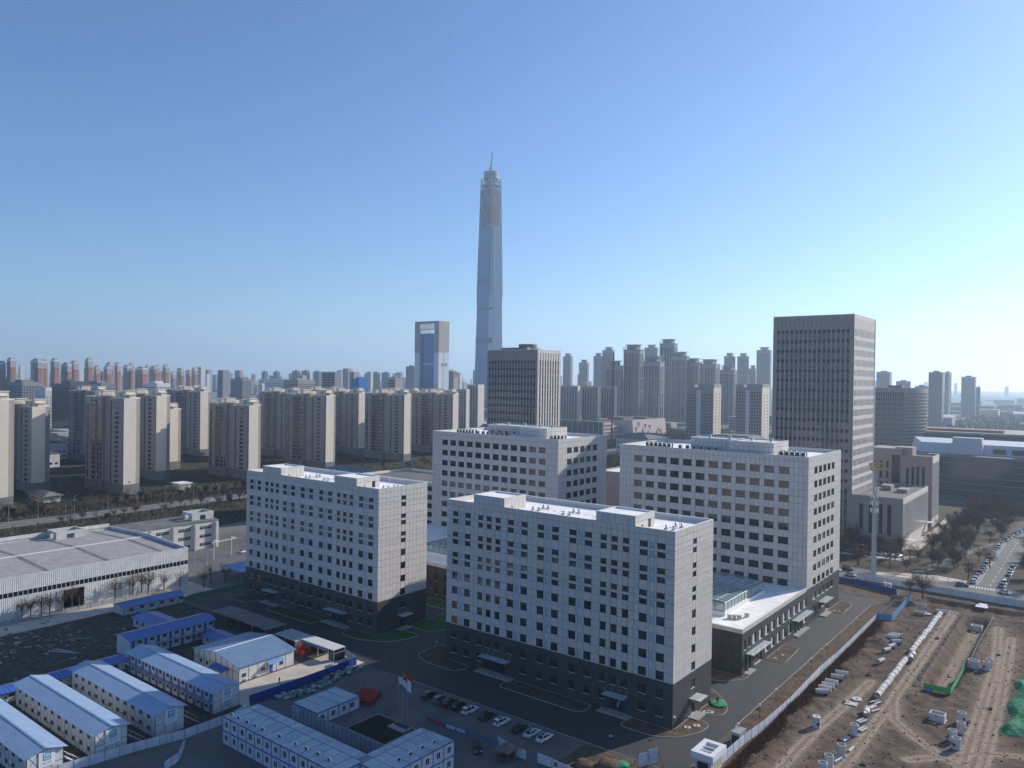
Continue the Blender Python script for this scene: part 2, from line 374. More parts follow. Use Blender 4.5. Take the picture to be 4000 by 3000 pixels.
def kerb_line(pts, w=.16, h=.12, closed=False, name='kerb', parent=None, z=0.0):
    """kerb stones laid along a line"""
    seq = list(zip(pts, pts[1:] + pts[:1])) if closed else list(zip(pts, pts[1:]))
    mb = MB()
    for (ax, ay), (bx_, by) in seq:
        d = Vector((bx_ - ax, by - ay)); L = d.length
        if L < .05: continue
        n = max(1, int(L / 1.6)); d /= L
        for k in range(n):
            c = Vector((ax, ay)) + d * (L * (k + .5) / n)
            mb.obox((c.x, c.y, z + h / 2 - .02), (d.x * (L / n / 2 - .012), d.y * (L / n / 2 - .012), 0), (-d.y * w / 2, d.x * w / 2, 0), (0, 0, h / 2 + .02))
    o = mb.obj(name, M['kerb'], parent)
    if parent is None: setp(o, kind='structure')
    else: o['kind'] = 'stuff'
    return o
def smooth(pts, n=5):
    out = []; k = len(pts)
    for i in range(k):
        p0, p1, p2, p3 = (Vector(pts[(i + j) % k]) for j in (-1, 0, 1, 2))
        for s in range(n):
            t = s / n
            q = .5 * ((2 * p1) + (p2 - p0) * t + (2 * p0 - 5 * p1 + 4 * p2 - p3) * t * t + (3 * p1 - p0 - 3 * p2 + p3) * t ** 3)
            out.append((q.x, q.y))
    return out
def rounded(pts, r=1.6, n=5):
    out = []; k = len(pts)
    for i in range(k):
        p, a, b = Vector(pts[i]), Vector(pts[i - 1]), Vector(pts[(i + 1) % k])
        da, db = (a - p), (b - p); rr = min(r, da.length * .45, db.length * .45)
        a1 = p + da.normalized() * rr; b1 = p + db.normalized() * rr
        for s in range(n + 1):
            t = s / n; q = a1 * (1 - t) ** 2 + p * 2 * t * (1 - t) + b1 * t * t; out.append((q.x, q.y))
    return out
def bed(pts, m, r=1.8):
    q = rounded(pts, r)
    o = MB().prism(q, 0, .10).obj('planting_bed', m); setp(o, kind='structure')
    kerb_line(q, .17, .15, True, 'kerb', o)
    return o
SOIL, TURF = M['soil'], M['turf']
bed([(-80.6, -1), (-79, -4.5), (-73, -6.2), (-62.2, -6.2), (-61.6, -.4), (-72.2, -.4), (-72.2, 7.6), (-80.6, 7.6)], M['soil2'], 3)
bed([(-47.4, -6.3), (-21.4, -6.3), (-21.4, -.4), (-47.4, -.4)], M['soil2'], 2)
bed([(-10.9, -6), (-2, -6), (3, -2.8), (5.8, 3), (5.8, 7.5), (3.6, 9.0), (.35, 9.0), (.35, -.4), (-10.9, -.4)], SOIL, 2)
bed([(.35, 13.4), (3.4, 12.7), (5.9, 14.4), (5.9, 18), (4.6, 21), (2.6, 24), (-2.5, 28.5), (-8, 28.5), (-8, 22.3), (.35, 22.3)], SOIL, 1.6)
bed([(-12, 33), (-5, 34.4), (-1, 36.5), (1.6, 41), (1.6, 43.8), (.3, 43.8), (.3, 41.9), (-12, 41.9)], SOIL, 1.2)
bed([(.35, 59.4), (4.8, 59.4), (5.8, 61), (5.4, 74), (4, 76), (.35, 76)], SOIL, 1.4)
bed([(.35, 121), (5.5, 121), (5.5, 134), (3.4, 138.4), (.35, 138.4)], SOIL, 1.4)
bed([(-174.2, -6.1), (-163.2, -6.1), (-162.6, -.4), (-174.2, -.4)], TURF, 2)
bed([(-152.2, -6.2), (-126.6, -6.2), (-126.6, -.4), (-152.2, -.4)], TURF, 2)
bed([(-112, -6), (-103, -6), (-94.5, -2), (-91.4, 4.5), (-91.4, 9.2), (-100.8, 9.2), (-100.8, -.4), (-112, -.4)], TURF, 2.4)
bed([(-100.8, 13.2), (-91.6, 13.2), (-88.5, 19), (-90, 27), (-97, 30), (-100.8, 30)], TURF, 2.4)
bed([(-118, 34), (-92, 34), (-92, 41.9), (-118, 41.9)], TURF, 1.6)
bed([(-6, 150), (9, 150), (14.6, 160), (14.6, 163.5), (-6, 163.5)], SOIL, 2)
kerb_line([(10.66, 11), (10.66, 139), (13, 148)])
kerb_line([(-70, -18.15), (10.6, -18.15)])
kerb_line([(36.5, 305), (36.5, 200), (33.9, 196.7), (-60, 196.7)], .2, .14)
kerb_line([(46.5, 300), (46.5, 200.5), (49, 196.7), (80, 196.7)], .2, .14)
kerb_line([(-374.4, -120), (-374.4, 420)], .3, .16); kerb_line([(-391.1, -120), (-391.1, 420)], .3, .16)
def step(name, x0, x1, y0, y1, parent=None):
    return MB().box(x0, x1, y0, y1, 0, .16).box(x0 + .35, x1 - .35, y0 + .35, y1, .16, .32).obj(name, M['kerb'], parent)
# ------------------------------------------------------------------ facade builder
FACES = {'F': (0.0, (1, 0), (0, -1)), 'R': (math.pi / 2, (0, 1), (1, 0)), 'B': (math.pi, (-1, 0), (0, 1)), 'L': (-math.pi / 2, (0, -1), (-1, 0))}
WCACHE = {}
def wkey(*k): return tuple(round(a, 2) if isinstance(a, float) else a for a in k)
def window_mesh(w, h, style='cross', rec=.17):
    k = wkey('w', w, h, style, rec)
    if k in WCACHE: return WCACHE[k]
    mb = MB(); fr = .07
    g0 = rec
    mb.box(0, w, g0, g0 + .03, 0, h, 1, 'b')
    y0, y1 = g0 - .07, g0
    mb.box(0, fr, y0, y1, 0, h, 0); mb.box(w - fr, w, y0, y1, 0, h, 0)
    mb.box(fr, w - fr, y0, y1, 0, fr, 0); mb.box(fr, w - fr, y0, y1, h - fr, h, 0)
    if style == 'cross':
        mb.box(w * .36, w * .36 + .06, y0, y1, fr, h - fr, 0); mb.box(fr, w * .36, y0, y1, h * .62, h * .62 + .06, 0)
    elif style == 'three':
        mb.box(w * .3, w * .3 + .06, y0, y1, fr, h - fr, 0); mb.box(fr, w - fr, y0, y1, h * .66, h * .66 + .06, 0)
    elif style == 'blind':
        mb.box(w * .04, w * .56, g0 - .02, g0 - .004, h * .04, h * .96, 2); mb.box(w * .58, w * .58 + .05, y0, y1, fr, h - fr, 0)
    elif style == 'pair':
        mb.box(w * .5 - .03, w * .5 + .03, y0, y1, fr, h - fr, 0)
    # sill
    mb.box(-.02, w + .02, -.05, g0, -.06, 0, 2)
    me = mb.mesh('window', [M['frame'], M['win'], M['coping']]); WCACHE[k] = me
    return me
def louver_mesh(w, h):
    k = wkey('l', w, h)
    if k in WCACHE: return WCACHE[k]
    mb = MB().box(0, w, .14, .17, 0, h, 0, 'b')
    n = max(3, int(h / .28))
    for i in range(n):
        z = h * (i + .5) / n
        mb.quad((.03, .05, z - .06), (w - .03, .05, z - .06), (w - .03, .13, z + .08), (.03, .13, z + .08), 0)
    WCACHE[k] = mb.mesh('louver', [M['louver']]); return WCACHE[k]
def panel_mesh(w, h, m, th=.2, gap=.085):
    k = wkey('p', w, h, m, th, gap)
    if k not in WCACHE:
        WCACHE[k] = MB().box(gap / 2, w - gap / 2, 0, th, gap / 2, h - gap / 2, 0, 'b').mesh('cladding_panel', [M[m]])
    return WCACHE[k]
class Facades:
    """walls of one building: collects panels and openings of all its faces"""
    def __init__(s, th): s.th = th; s.panels = []; s.n = 0
    def face(s, f, org, ulines, zlines, wins, matf, maxw=1.45, single=True):
        """org: (x, y) where u = 0; wins: list of (u0, u1, z0, z1, style)"""
        rz, du, nrm = FACES[f]
        us = sorted(set(round(a, 3) for a in ulines) | set(round(w[i], 3) for w in wins for i in (0, 1)))
        zs = sorted(set(round(a, 3) for a in zlines) | set(round(w[i], 3) for w in wins for i in (2, 3)))
        full = []
        for a, b in zip(us, us[1:]):
            if b - a < .02: continue
            n = max(1, round((b - a) / maxw * .85)) if b - a > maxw else 1
            full += [(a + (b - a) * i / n, a + (b - a) * (i + 1) / n) for i in range(n)]
        for a, b in full:
            cu = (a + b) / 2
            for z0, z1 in zip(zs, zs[1:]):
                if z1 - z0 < .02: continue
                cz = (z0 + z1) / 2
                if any(w[0] < cu < w[1] and w[2] < cz < w[3] for w in wins): continue
                s.panels.append((f, org, a, b, z0, z1, matf(cu, cz), single))
        for (u0, u1, z0, z1, st) in wins:
            loc = (org[0] + du[0] * u0, org[1] + du[1] * u0, z0)
            if st == 'louver': place('louver', louver_mesh(u1 - u0, z1 - z0), s.th, loc, rz)
            elif st == 'door':
                me = window_mesh(u1 - u0, z1 - z0, 'pair', .19); place('door', me, s.th, loc, rz)
            else: place('window', window_mesh(u1 - u0, z1 - z0, st), s.th, loc, rz)
            s.n += 1
    def finish(s, limit=300):
        order = sorted([p for p in s.panels if p[7]], key=lambda p: -p[5])
        solo = set(id(p) for p in order[:limit])
        mb = MB(); mats = ['clad', 'clad_dark', 'pink', 'white', 'pink_lit']
        for p in s.panels:
            f, org, a, b, z0, z1, m, single = p
            rz, du, nrm = FACES[f]
            if id(p) in solo:
                place('cladding_panel', panel_mesh(b - a, z1 - z0, m), s.th, (org[0] + du[0] * a, org[1] + du[1] * a, z0), rz)
            else:
                gp = .0425; th = .2
                P = lambda u, d, z: (org[0] + du[0] * u - nrm[0] * d, org[1] + du[1] * u - nrm[1] * d, z)
                a2, b2, c2, d2 = a + gp, b - gp, z0 + gp, z1 - gp
                vs = [P(a2, 0, c2), P(b2, 0, c2), P(b2, 0, d2), P(a2, 0, d2), P(a2, th, c2), P(b2, th, c2), P(b2, th, d2), P(a2, th, d2)]
                mb.add(vs, [(0, 1, 2, 3), (1, 5, 6, 2), (5, 4, 7, 6) if False else (4, 0, 3, 7), (3, 2, 6, 7), (4, 5, 1, 0)], mats.index(m))
        if mb.f: mb.obj('cladding_panels', [M[k] for k in mats], s.th, kind='stuff')
def fan_vent(mb, x, y, z):
    mb.cyl((x, y, z), (x, y, z + .75), .22, n=8); mb.cyl((x, y, z + .75), (x, y, z + .85), .22, .42, 8); mb.cyl((x, y, z + .85), (x, y, z + 1.05), .42, .2, 8)
def ac_mesh():
    mb = MB().box(-.65, .65, -.45, .45, .12, 1.9, 0)
    mb.box(-.55, .55, -.47, -.45, .25, 1.75, 1, 'b')
    mb.box(-.55, -.02, .45, .47, .25, 1.75, 1, 'f')
    mb.cyl((-.0, 0, 1.9), (0, 0, 2.0), .4, .4, 10, 1)
    mb.box(-.65, -.55, -.45, .45, 0, .12, 1); mb.box(.55, .65, -.45, .45, 0, .12, 1)
    return mb.mesh('ac_unit', [M['white'], M['black']])
AC = ac_mesh()
def canopy(th, loc, rz, w, d, z, name='canopy'):
    """glass entrance canopy on steel brackets; local x along the wall, -y outwards"""
    mb = MB(); n = max(1, round(w / 1.8))
    for i in range(n):
        a = w * i / n; b = w * (i + 1) / n
        mb.box(a + .04, b - .04, -d, -.05, z, z + .05, 1)
    for i in range(n + 1):
        a = min(max(w * i / n, .06), w - .06)
        mb.box(a - .05, a + .05, -d + .05, .0, z - .22, z - .01, 0)
        mb.bar((a, -d * .75, z), (a, -.02, z + 1.25), .035, 0)
    mb.box(0, w, -d - .06, -d, z - .1, z + .1, 0)
    return place(name, mb.mesh(name, [M['steel'], M['canopy']]), th, loc, rz)

# ------------------------------------------------------------------ the two nine-storey blocks in front
LOW = [25.6 - 4.25 * i for i in range(6)]          # heads of the single windows
UP = [42.95, 37.05, 31.25]                         # heads of the upper double windows
BAY_A = [(0, 2.1, 'three'), (2.75, 4.0, 'louver'), (4.65, 6.75, 'three')]
BAY_B = [(0, 1.7, 'cross'), (3.1, 4.8, 'cross'), (6.3, 8.0, 'cross')]
FRONT = [(-69.7, BAY_A), (-60.1, BAY_B), (-49.55, BAY_A), (-39.5, BAY_A), (-29.4, BAY_A), (-20.1, BAY_B), (-9.2, BAY_A)]
def block_front(name, label, loc, doors, canopies, side_canopy, detail=300):
    th = thing(name, label, 'building', loc, group='grey panelled blocks of one campus')
    L, D, H = 71.9, 21.75, 46.1
    MB().box(-L + .22, -.22, .22, D - .22, 0, H - 1.3).obj('wall', M['core'], th)
    mf = lambda u, z: 'clad' if z > 10.5 else 'clad_dark'
    fc = Facades(th)
    wins = []
    for x0, bay in FRONT:
        for a, b, st in bay:
            u0, u1 = x0 + L + a, x0 + L + b
            for h in UP:
                wins.append((u0, u1, h - 1.4, h, st)); wins.append((u0, u1, h - 3.5, h - 2.1, st))
            for k, h in enumerate(LOW):
                if k == 5 and any(d0 < u0 < d1 for d0, d1 in doors): continue
                if st == 'louver' and k > 3: continue
                wins.append((u0, u1, h - 2.1, h, st))
    for d0, d1 in doors: wins.append((d0 + .6, d1 - .6, .32, 3.3, 'door'))
    zl = [0, 10.5, 44.6, H]
    fc.face('F', (-L, 0), [0, L], zl, wins, mf)
    sw = []
    for h in UP: sw += [(9.8, 11.9, h - 1.4, h, 'cross'), (9.8, 11.9, h - 3.5, h - 2.1, 'cross')]
    for h in LOW[:5]: sw.append((9.8, 11.9, h - 2.1, h, 'cross'))
    sw.append((9.9, 11.8, .32, 2.9, 'door'))
    fc.face('R', (0, 0), [0, D], zl, sw, mf)
    fc.face('B', (0, D), [0, L], [0, 10.5, 16, 22, 28, 34, 40, H], [(L + x0 + a, L + x0 + b, h - 2.1, h, 'cross') for x0, bay in FRONT[::2] for a, b, st in bay[:1] for h in LOW[:4:2]], mf, maxw=6, single=False)
    fc.face('L', (-L, D), [0, D], [0, 10.5, 16, 22, 28, 34, 40, H], [], mf, maxw=4, single=False)
    # parapet inner faces, roof, coping
    MB().box(-L + .5, -.5, .5, D - .5, H - 1.29, H - 1.25, 0).obj('roof', M['membrane'], th)
    ring = MB()
    for (x0, x1, y0, y1) in ((-L + .22, -.22, .22, .5), (-L + .22, -.22, D - .5, D - .22), (-L + .22, -L + .5, .5, D - .5), (-.5, -.22, .5, D - .5)):
        ring.box(x0, x1, y0, y1, H - 1.3, H - .02)
    ring.obj('parapet', M['clad'], th)
    cp = MB()
    for (x0, x1, y0, y1) in ((-L - .03, .03, -.03, .53), (-L - .03, .03, D - .53, D + .03), (-L - .03, -L + .53, .53, D - .53), (-.53, .03, .53, D - .53)):
        cp.box(x0, x1, y0, y1, H, H + .07)
    cp.obj('coping', M['coping'], th)
    # stair heads flush with the front
    for px0, px1 in ((-61.9, -50.9), (-21.55, -10.5)):
        pd = 9.9; z0, z1 = H, H + 2.4
        ph = MB().box(px0 + .22, px1 - .22, .22, pd - .22, H - 1.25, z1 - .4).obj('stair_head', M['core'], th)
        w = px1 - px0
        fc.face('F', (px0, -.004), [0, w], [z0 + .075, z1], [], mf)
        fc.face('R', (px1, -.004), [0, pd], [z0 - 1.24, z1], [(6.6, 7.9, z0 - 1.2, z0 + .9, 'cross')] if px0 > -30 else [], mf)
        fc.face('L', (px0, pd), [0, pd], [z0 - 1.24, z1], [], mf, single=False)
        fc.face('B', (px1, pd), [0, w], [z0 - 1.24, z1], [], mf, maxw=3, single=False)
        MB().box(px0 + .45, px1 - .45, .45, pd - .45, z1 - .39, z1 - .36).obj('stair_head_roof', M['membrane'], ph)
        c2 = MB()
        for (x0, x1, y0, y1) in ((px0 - .03, px1 + .03, -.03, .45), (px0 - .03, px1 + .03, pd - .45, pd + .03), (px0 - .03, px0 + .45, .45, pd - .45), (px1 - .45, px1 + .03, .45, pd - .45)):
            c2.box(x0, x1, y0, y1, z1, z1 + .07); c2.box(x0 + .05, x1 - .05, y0 + .05 if y0 > 0 else .22, y1, z1 - .4, z1)
        c2.obj('coping', M['coping'], ph)
        MB().cyl((px1, 3.4, z0 - .2), (px1 + .35, 3.4, z0 - .3), .16, n=8).obj('wall_vent', M['black'], ph)
    fc.finish(detail)
    for gx in (-45.8, -35.6, -5.2):
        for dx, dy in ((-.9, 7.6), (.9, 7.9), (-.6, 12.1), (1.0, 12.2)):
            vm = MB(); fan_vent(vm, 0, 0, 0); vm.box(-.4, .4, -.4, .4, 0, .3)
            vm.obj('roof_vent', M['steel'], th, (gx + dx, dy, H - 1.25))
    pm = MB()
    for i in range(16): pm.cyl((-48 + i * 1.7, 9.6 + .6 * (i % 3), H - 1.25), (-48 + i * 1.7, 9.6 + .6 * (i % 3), H - .85), .12, n=6)
    pm.obj('vent_pipes', M['steel'], th, kind='stuff')
    MB().cyl((-1.9, 6.2, H - 1.3), (-1.9, 6.2, H + 2.3), .07, n=6).cyl((-1.9, 6.2, H + 2.3), (-1.9, 6.2, H + 2.6), .16, .05, 6).obj('lightning_rod', M['white'], th)
    for x0, w in canopies: canopy(th, (x0, 0, 0), 0, w, 2.6, 4.6)
    canopy(th, (0, side_canopy, 0), math.pi / 2, 4.6, 2.9, 4.6)
    for x0, w in canopies: step('entrance_step', x0 - 1.5, x0 + w + 1.5, -2.6, -.01, th)
    MB().box(.01, 2.6, side_canopy - .6, side_canopy + 4.4, 0, .3).obj('entrance_step', M['kerb'], th)
    return th
B1 = block_front('campus_block', 'long grey panelled block in the foreground with two stair heads on its white roof', (0, 0, 0), [(13.5, 22.6), (54, 60)], [(-57.5, 9.5), (-17.8, 6)], 8.6)
B2 = block_front('campus_block', 'grey panelled block left of the foreground block, behind the blue-roofed site sheds', (-101.2, 0, 0), [(12.2, 18.2), (49, 58)], [(-58.5, 7), (-23.6, 9.5)], 8.6)
# window leaves standing open
for th, spots in ((B1, [(-14.9, 1.6)]), (B2, [(-22.6, 2.0), (-19.3, 2.0)])):
    for x, z in spots:
        o = MB().box(0, .9, -.03, .03, 0, 1.7, 0).box(.08, .82, -.04, .04, .08, 1.62, 1).obj('open_window_leaf', [M['frame_w'], M['win_pale']], th, (x, -.05, z)); o.rotation_euler = (R(-18), 0, R(-40))

# ------------------------------------------------------------------ the two taller blocks behind
def block_back(name, label, loc, ph):
    th = thing(name, label, 'building', loc, group='grey panelled blocks of one campus')
    L, D, H = 71.9, 38.7, 56.4
    MB().box(-L + .22, -.22, .22, D - .22, 0, H - 1.3).obj('wall', M['core'], th)
    mf = lambda u, z: 'clad' if z > 12 else 'clad_dark'
    fc = Facades(th)
    heads = [52.65 - 4.765 * i for i in range(11)]
    wf = [(6.35 + 5.07 * i, 9.75 + 5.07 * i, h - 2.45, h, 'three') for i in range(12) for h in heads[:9]]
    fc.face('F', (-L, 0), [0, L], [12, 54.8, H], wf, mf)
    wr = [(6.6 + 5.07 * i, 10.0 + 5.07 * i, h - 2.45, h, 'cross') for i in range(5) for h in heads if not (i > 2 and h < 6)]
    wr += [(6.6 + 5.07 * i, 10.0 + 5.07 * i, .4, 3.0, 'door') for i in (3,)]
    fc.face('R', (0, 0), [0, D], [0, 12, 54.8, H], wr, mf)
    fc.face('B', (0, D), [0, L], [0, 12, 20, 28, 36, 44, H], [], mf, maxw=6, single=False)
    fc.face('L', (-L, D), [0, D], [0, 12, 20, 28, 36, 44, H], [], mf, maxw=6, single=False)
    fc.face('F', (-L, 0), [0, L], [0, 6, 12], [], mf, maxw=6, single=False)
    MB().box(-L + .5, -.5, .5, D - .5, H - 1.29, H - 1.25).obj('roof', M['membrane'], th)
    ring = MB()
    for (x0, x1, y0, y1) in ((-L + .22, -.22, .22, .5), (-L + .22, -.22, D - .5, D - .22), (-L + .22, -L + .5, .5, D - .5), (-.5, -.22, .5, D - .5)):
        ring.box(x0, x1, y0, y1, H - 1.3, H - .02)
    ring.obj('parapet', M['clad'], th)
    cp = MB()
    for (x0, x1, y0, y1) in ((-L - .03, .03, -.03, .53), (-L - .03, .03, D - .53, D + .03), (-L - .03, -L + .53, .53, D - .53), (-.53, .03, .53, D - .53)):
        cp.box(x0, x1, y0, y1, H, H + .07)
    cp.obj('coping', M['coping'], th)
    for (x0, x1, y0, y1, z1) in ph:
        pt = MB().box(x0 + .22, x1 - .22, y0 + .22, y1 - .22, H - 1.25, z1 - .3).obj('penthouse', M['core'], th)
        w, d = x1 - x0, y1 - y0
        zz = [H - 1.24, H + .5, H + 2.2, z1]
        op = [(2.2, 3.6, H - 1.2, H + 1.2, 'door'), (6.4, 7.6, H + .2, H + 1.2, 'cross'), (10.5, 12, H - 1.2, H + 1.2, 'door'), (15, 16.1, H + .3, H + 1.3, 'cross')] if w > 20 else []
        fc.face('F', (x0, y0), [0, w], zz, op, mf, single=False)
        fc.face('R', (x1, y0), [0, d], zz, [], mf, single=False)
        fc.face('L', (x0, y1), [0, d], zz, [], mf, single=False)
        fc.face('B', (x1, y1), [0, w], zz, [], mf, maxw=4, single=False)
        c2 = MB().box(x0 + .3, x1 - .3, y0 + .3, y1 - .3, z1 - .29, z1 - .25)
        for (a, b, c, d_) in ((x0 - .03, x1 + .03, y0 - .03, y0 + .45), (x0 - .03, x1 + .03, y1 - .45, y1 + .03), (x0 - .03, x0 + .45, y0 + .45, y1 - .45), (x1 - .45, x1 + .03, y0 + .45, y1 - .45)):
            c2.box(a, b, c, d_, z1, z1 + .08)
        c2.obj('penthouse_roof', M['coping'], pt)
        for vx in (x0 + w * .3, x0 + w * .75):
            MB().box(-.45, .45, -.45, .45, -.3, .9).box(-.6, .6, -.6, .6, .9, 1.02).obj('roof_vent', M['steel'], pt, (vx, y0 + d * .6, z1))
    fc.finish(300)
    k = 0
    for i in range(6):
        for row in (0, 1):
            place('ac_unit', AC, th, (-66 + i * 1.9, 11.5 + row * 2.2, H - 1.25), 0)
            place('ac_unit', AC, th, (-14.4 + i * 1.9, 10.5 + row * 2.2, H - 1.25), 0)
    for i in range(6): place('ac_unit', AC, th, (-50 + i * 2.9, 7.6, H - 1.25), 0)
    return th
B3 = block_back('campus_block', 'taller grey panelled block standing behind the left block, its side wall half in shade', (-101.2, 98.7, 0), [(-46.5, -25, 10, 22, 60.2), (-25, -10.5, 6.5, 22, 60.2)])
B4 = block_back('campus_block', 'taller grey panelled block at right, rising over the low podium with the glass skylight', (0, 98.7, 0), [(-46.5, -29, 9, 19, 60.2), (-29, -13, 3.5, 19, 60.2)])
canopy(B4, (0, 13.0, 0), math.pi / 2, 9.6, 2.6, 5.4)
MB().box(.01, 2.2, 14.5, 22, 0, .3).obj('entrance_step', M['kerb'], B4)

# ------------------------------------------------------------------ low podiums between front and back blocks
def podium(name, label, loc, full):
    th = thing(name, label, 'building', loc, group='low podiums between the campus blocks')
    L, D, H = 71.9, 56.3, 12.8
    MB().box(-L + .22, -.22, .22, D - .01, 0, H - .5).obj('wall', M['core'], th)
    mf = lambda u, z: 'clad' if z > 11.6 else 'clad_dark'
    fc = Facades(th); wr = []
    ups = [7.9 + 5.07 * i for i in range(10)]
    for i, u in enumerate(ups):
        wr.append((u, u + 2.6, 6.7, 9.5, 'blind'))
        if i in (0, 1, 7, 8): continue
        wr.append((u, u + 2.6, 1.7, 4.6, 'blind'))
    wr += [(1.5, 2.9, 6.7, 9.5, 'pair'), (4.7, 6.1, 6.7, 9.5, 'pair'), (2.2, 3.6, .35, 4.2, 'door'), (5.4, 6.8, .35, 4.2, 'door'), (9.6, 15.2, .35, 4.2, 'door')]
    wr += [(44.2 + 3.1 * i, 46 + 3.1 * i, .35, 4.2, 'door') for i in range(3)]
    fc.face('R', (0, 0), [0, D], [0, 5.6, 11.6, H], wr, mf, maxw=2.4)
    fc.face('F', (-L, 0), [0, L], [0, 4, 8, 11.6, H], [(a, a + 1.4, z, z + 2.6, 'pair') for a in range(6, 68, 5) for z in (1.5, 6.4)] if not full else [], mf, maxw=2.6)
    fc.face('L', (-L, D), [0, D], [0, 6, 11.6, H], [], mf, maxw=6, single=False)
    fc.finish(300)
    MB().box(-L + .3, -.3, .3, D - .02, H - .49, H - .45).obj('roof', M['membrane'], th)
    cp = MB(); cp.box(-L, .03, -.03, .4, H, H + .06); cp.box(-.4, .03, .4, D - .02, H, H + .06); cp.box(-L - .03, -L + .4, .4, D - .02, H, H + .06)
    cp.obj('coping', M['coping'], th)
    # glazed roof lantern
    lx0, lx1, ly0, ly1, lz = -32, -9.6, 10.5, 42, H + 3.3
    sk = MB().box(lx0 - .4, lx1 + .4, ly0 - .4, ly1 + .4, H - .45, H + .7).obj('skylight_base', M['coping'], th)
    fr = MB(); gl = MB()
    zr = lz + 1.1; xm = (lx0 + lx1) / 2
    for i in range(13):
        y = ly0 + (ly1 - ly0) * i / 12
        for a, b in (((lx1, y, H + .7), (lx1, y, lz)), ((lx0, y, H + .7), (lx0, y, lz)), ((lx1, y, lz), (xm, y, zr)), ((lx0, y, lz), (xm, y, zr))): fr.bar(a, b, .07)
    for x in [lx0 + (lx1 - lx0) * i / 8 for i in range(9)]:
        z = lz + 1.1 * (1 - abs(x - xm) / (xm - lx0))
        fr.bar((x, ly0, H + .7), (x, ly0, z), .06); fr.bar((x, ly0, z), (x, ly1, z), .05)
    for z in (H + .7, lz): fr.bar((lx1, ly0, z), (lx1, ly1, z), .08); fr.bar((lx0, ly0, z), (lx1, ly0, z), .08); fr.bar((lx0, ly0, z), (lx0, ly1, z), .08)
    fr.obj('skylight_frame', M['frame'], th)
    e = .02
    for i in range(12):
        y0 = ly0 + (ly1 - ly0) * i / 12 + .06; y1 = ly0 + (ly1 - ly0) * (i + 1) / 12 - .06
        for nm, a, b, c, d in (('wall', (lx1, y0, H + .75), (lx1, y1, H + .75), (lx1, y1, lz), (lx1, y0, lz)), ('roof', (lx1, y0, lz + e), (lx1, y1, lz + e), (xm, y1, zr + e), (xm, y0, zr + e)), ('roofl', (xm, y0, zr + e), (xm, y1, zr + e), (lx0, y1, lz + e), (lx0, y0, lz + e))):
            MB().quad(a, b, c, d).obj('pane', M['sky_glass'], th)
    MB().add([(lx0, ly0, H + .7), (lx1, ly0, H + .7), (lx1, ly0, lz), (xm, ly0, zr), (lx0, ly0, lz)], [(0, 1, 2, 3, 4)]).obj('pane', M['sky_glass'], th)
    if full:
        canopy(th, (0, 2.6, 0), math.pi / 2, 14.5, 2.3, 5.5); canopy(th, (0, 41.6, 0), math.pi / 2, 15, 2.3, 5.5)
        MB().box(.01, 1.5, 1.7, 7, 0, .3).obj('entrance_step', M['kerb'], th); MB().box(.01, 1.6, 42.9, 59.5 - 4.2, 0, .3).obj('entrance_step', M['kerb'], th)
        for k, (x, y) in enumerate(((-7.4, 9), (-6.2, 9.6), (-5.0, 10.2), (-4.0, 13.5))):
            MB().box(-.5, .5, -.4, .4, 0, .8).box(-.65, .65, -.5, .5, .95, 1.05).box(-.5, -.42, -.4, .4, .8, .95).box(.42, .5, -.4, .4, .8, .95).obj('roof_fan', [M['steel']], th, (x, y, H - .45), .4 * k)
    return th
M['sky_glass'] = clear_glass('lantern_glass', (0.35, 0.50, 0.50), 0.55)
podium('podium', 'low charcoal two-storey podium with pale roof and glazed lantern beside the service road', (0, 42.35, 0), True)
podium('podium', 'low podium seen through the gap between the two foreground blocks, pale roof in shade', (-101.2, 42.35, 0), False)
# ------------------------------------------------------------------ site sheds with blue sheet roofs
def logo_board(th, loc, rz, letter=False):
    """white board with a blue square emblem and a row of blue characters; faces -y"""
    b = MB().box(0, 3.0, -.06, 0, 0, 3.1, 0)
    b.box(.75, 2.25, -.075, -.06, 1.25, 2.75, 1)
    for x0, x1, z0, z1 in ((1.0, 2.0, 2.35, 2.5), (1.0, 1.15, 1.9, 2.35), (1.85, 2.0, 1.9, 2.35), (1.25, 1.75, 2.05, 2.18), (1.42, 1.56, 1.9, 2.35), (1.0, 2.0, 1.5, 1.62), (1.2, 1.34, 1.62, 1.8), (1.66, 1.8, 1.62, 1.8)):
        b.box(x0, x1, -.085, -.075, z0, z1, 0)
    for i in range(4):
        x = .62 + i * .46
        b.box(x, x + .32, -.07, -.06, .82, .87, 1); b.box(x + .13, x + .19, -.07, -.06, .55, 1.0, 1); b.box(x, x + .32, -.07, -.06, .52, .57, 1)
        if i % 2: b.box(x, x + .05, -.07, -.06, .57, .82, 1)
        else: b.box(x + .27, x + .32, -.07, -.06, .57, .82, 1)
    o = b.obj('sign_board', [M['white'], M['sign_blue']], th, loc, rz)
    if letter:
        k = MB().box(0, 1.0, -.05, 0, 0, 1.1, 1)
        k.box(.22, .36, -.065, -.05, .15, .95, 0).bar((.38, -.06, .52), (.8, -.06, .93), .06, 0).bar((.42, -.06, .58), (.82, -.06, .17), .06, 0)
        dx = (math.cos(rz), math.sin(rz))
        k.obj('letter_board', [M['white'], M['sign_blue']], th, (loc[0] + dx[0], loc[1] + dx[1], loc[2] - 1.35), rz)
    return o
M['sign_blue'] = mat('sign_blue', (0.05, 0.30, 0.55), 0.5, 0.4)
def shed_window_mesh():
    return MB().box(0, 1.3, -.04, .02, 0, 1.15, 0, 'b').box(.06, .62, -.05, -.04, .07, 1.08, 1).box(.68, 1.24, -.05, -.04, .07, 1.08, 1).mesh('window', [M['frame_w'], M['win']])
SHW = shed_window_mesh()
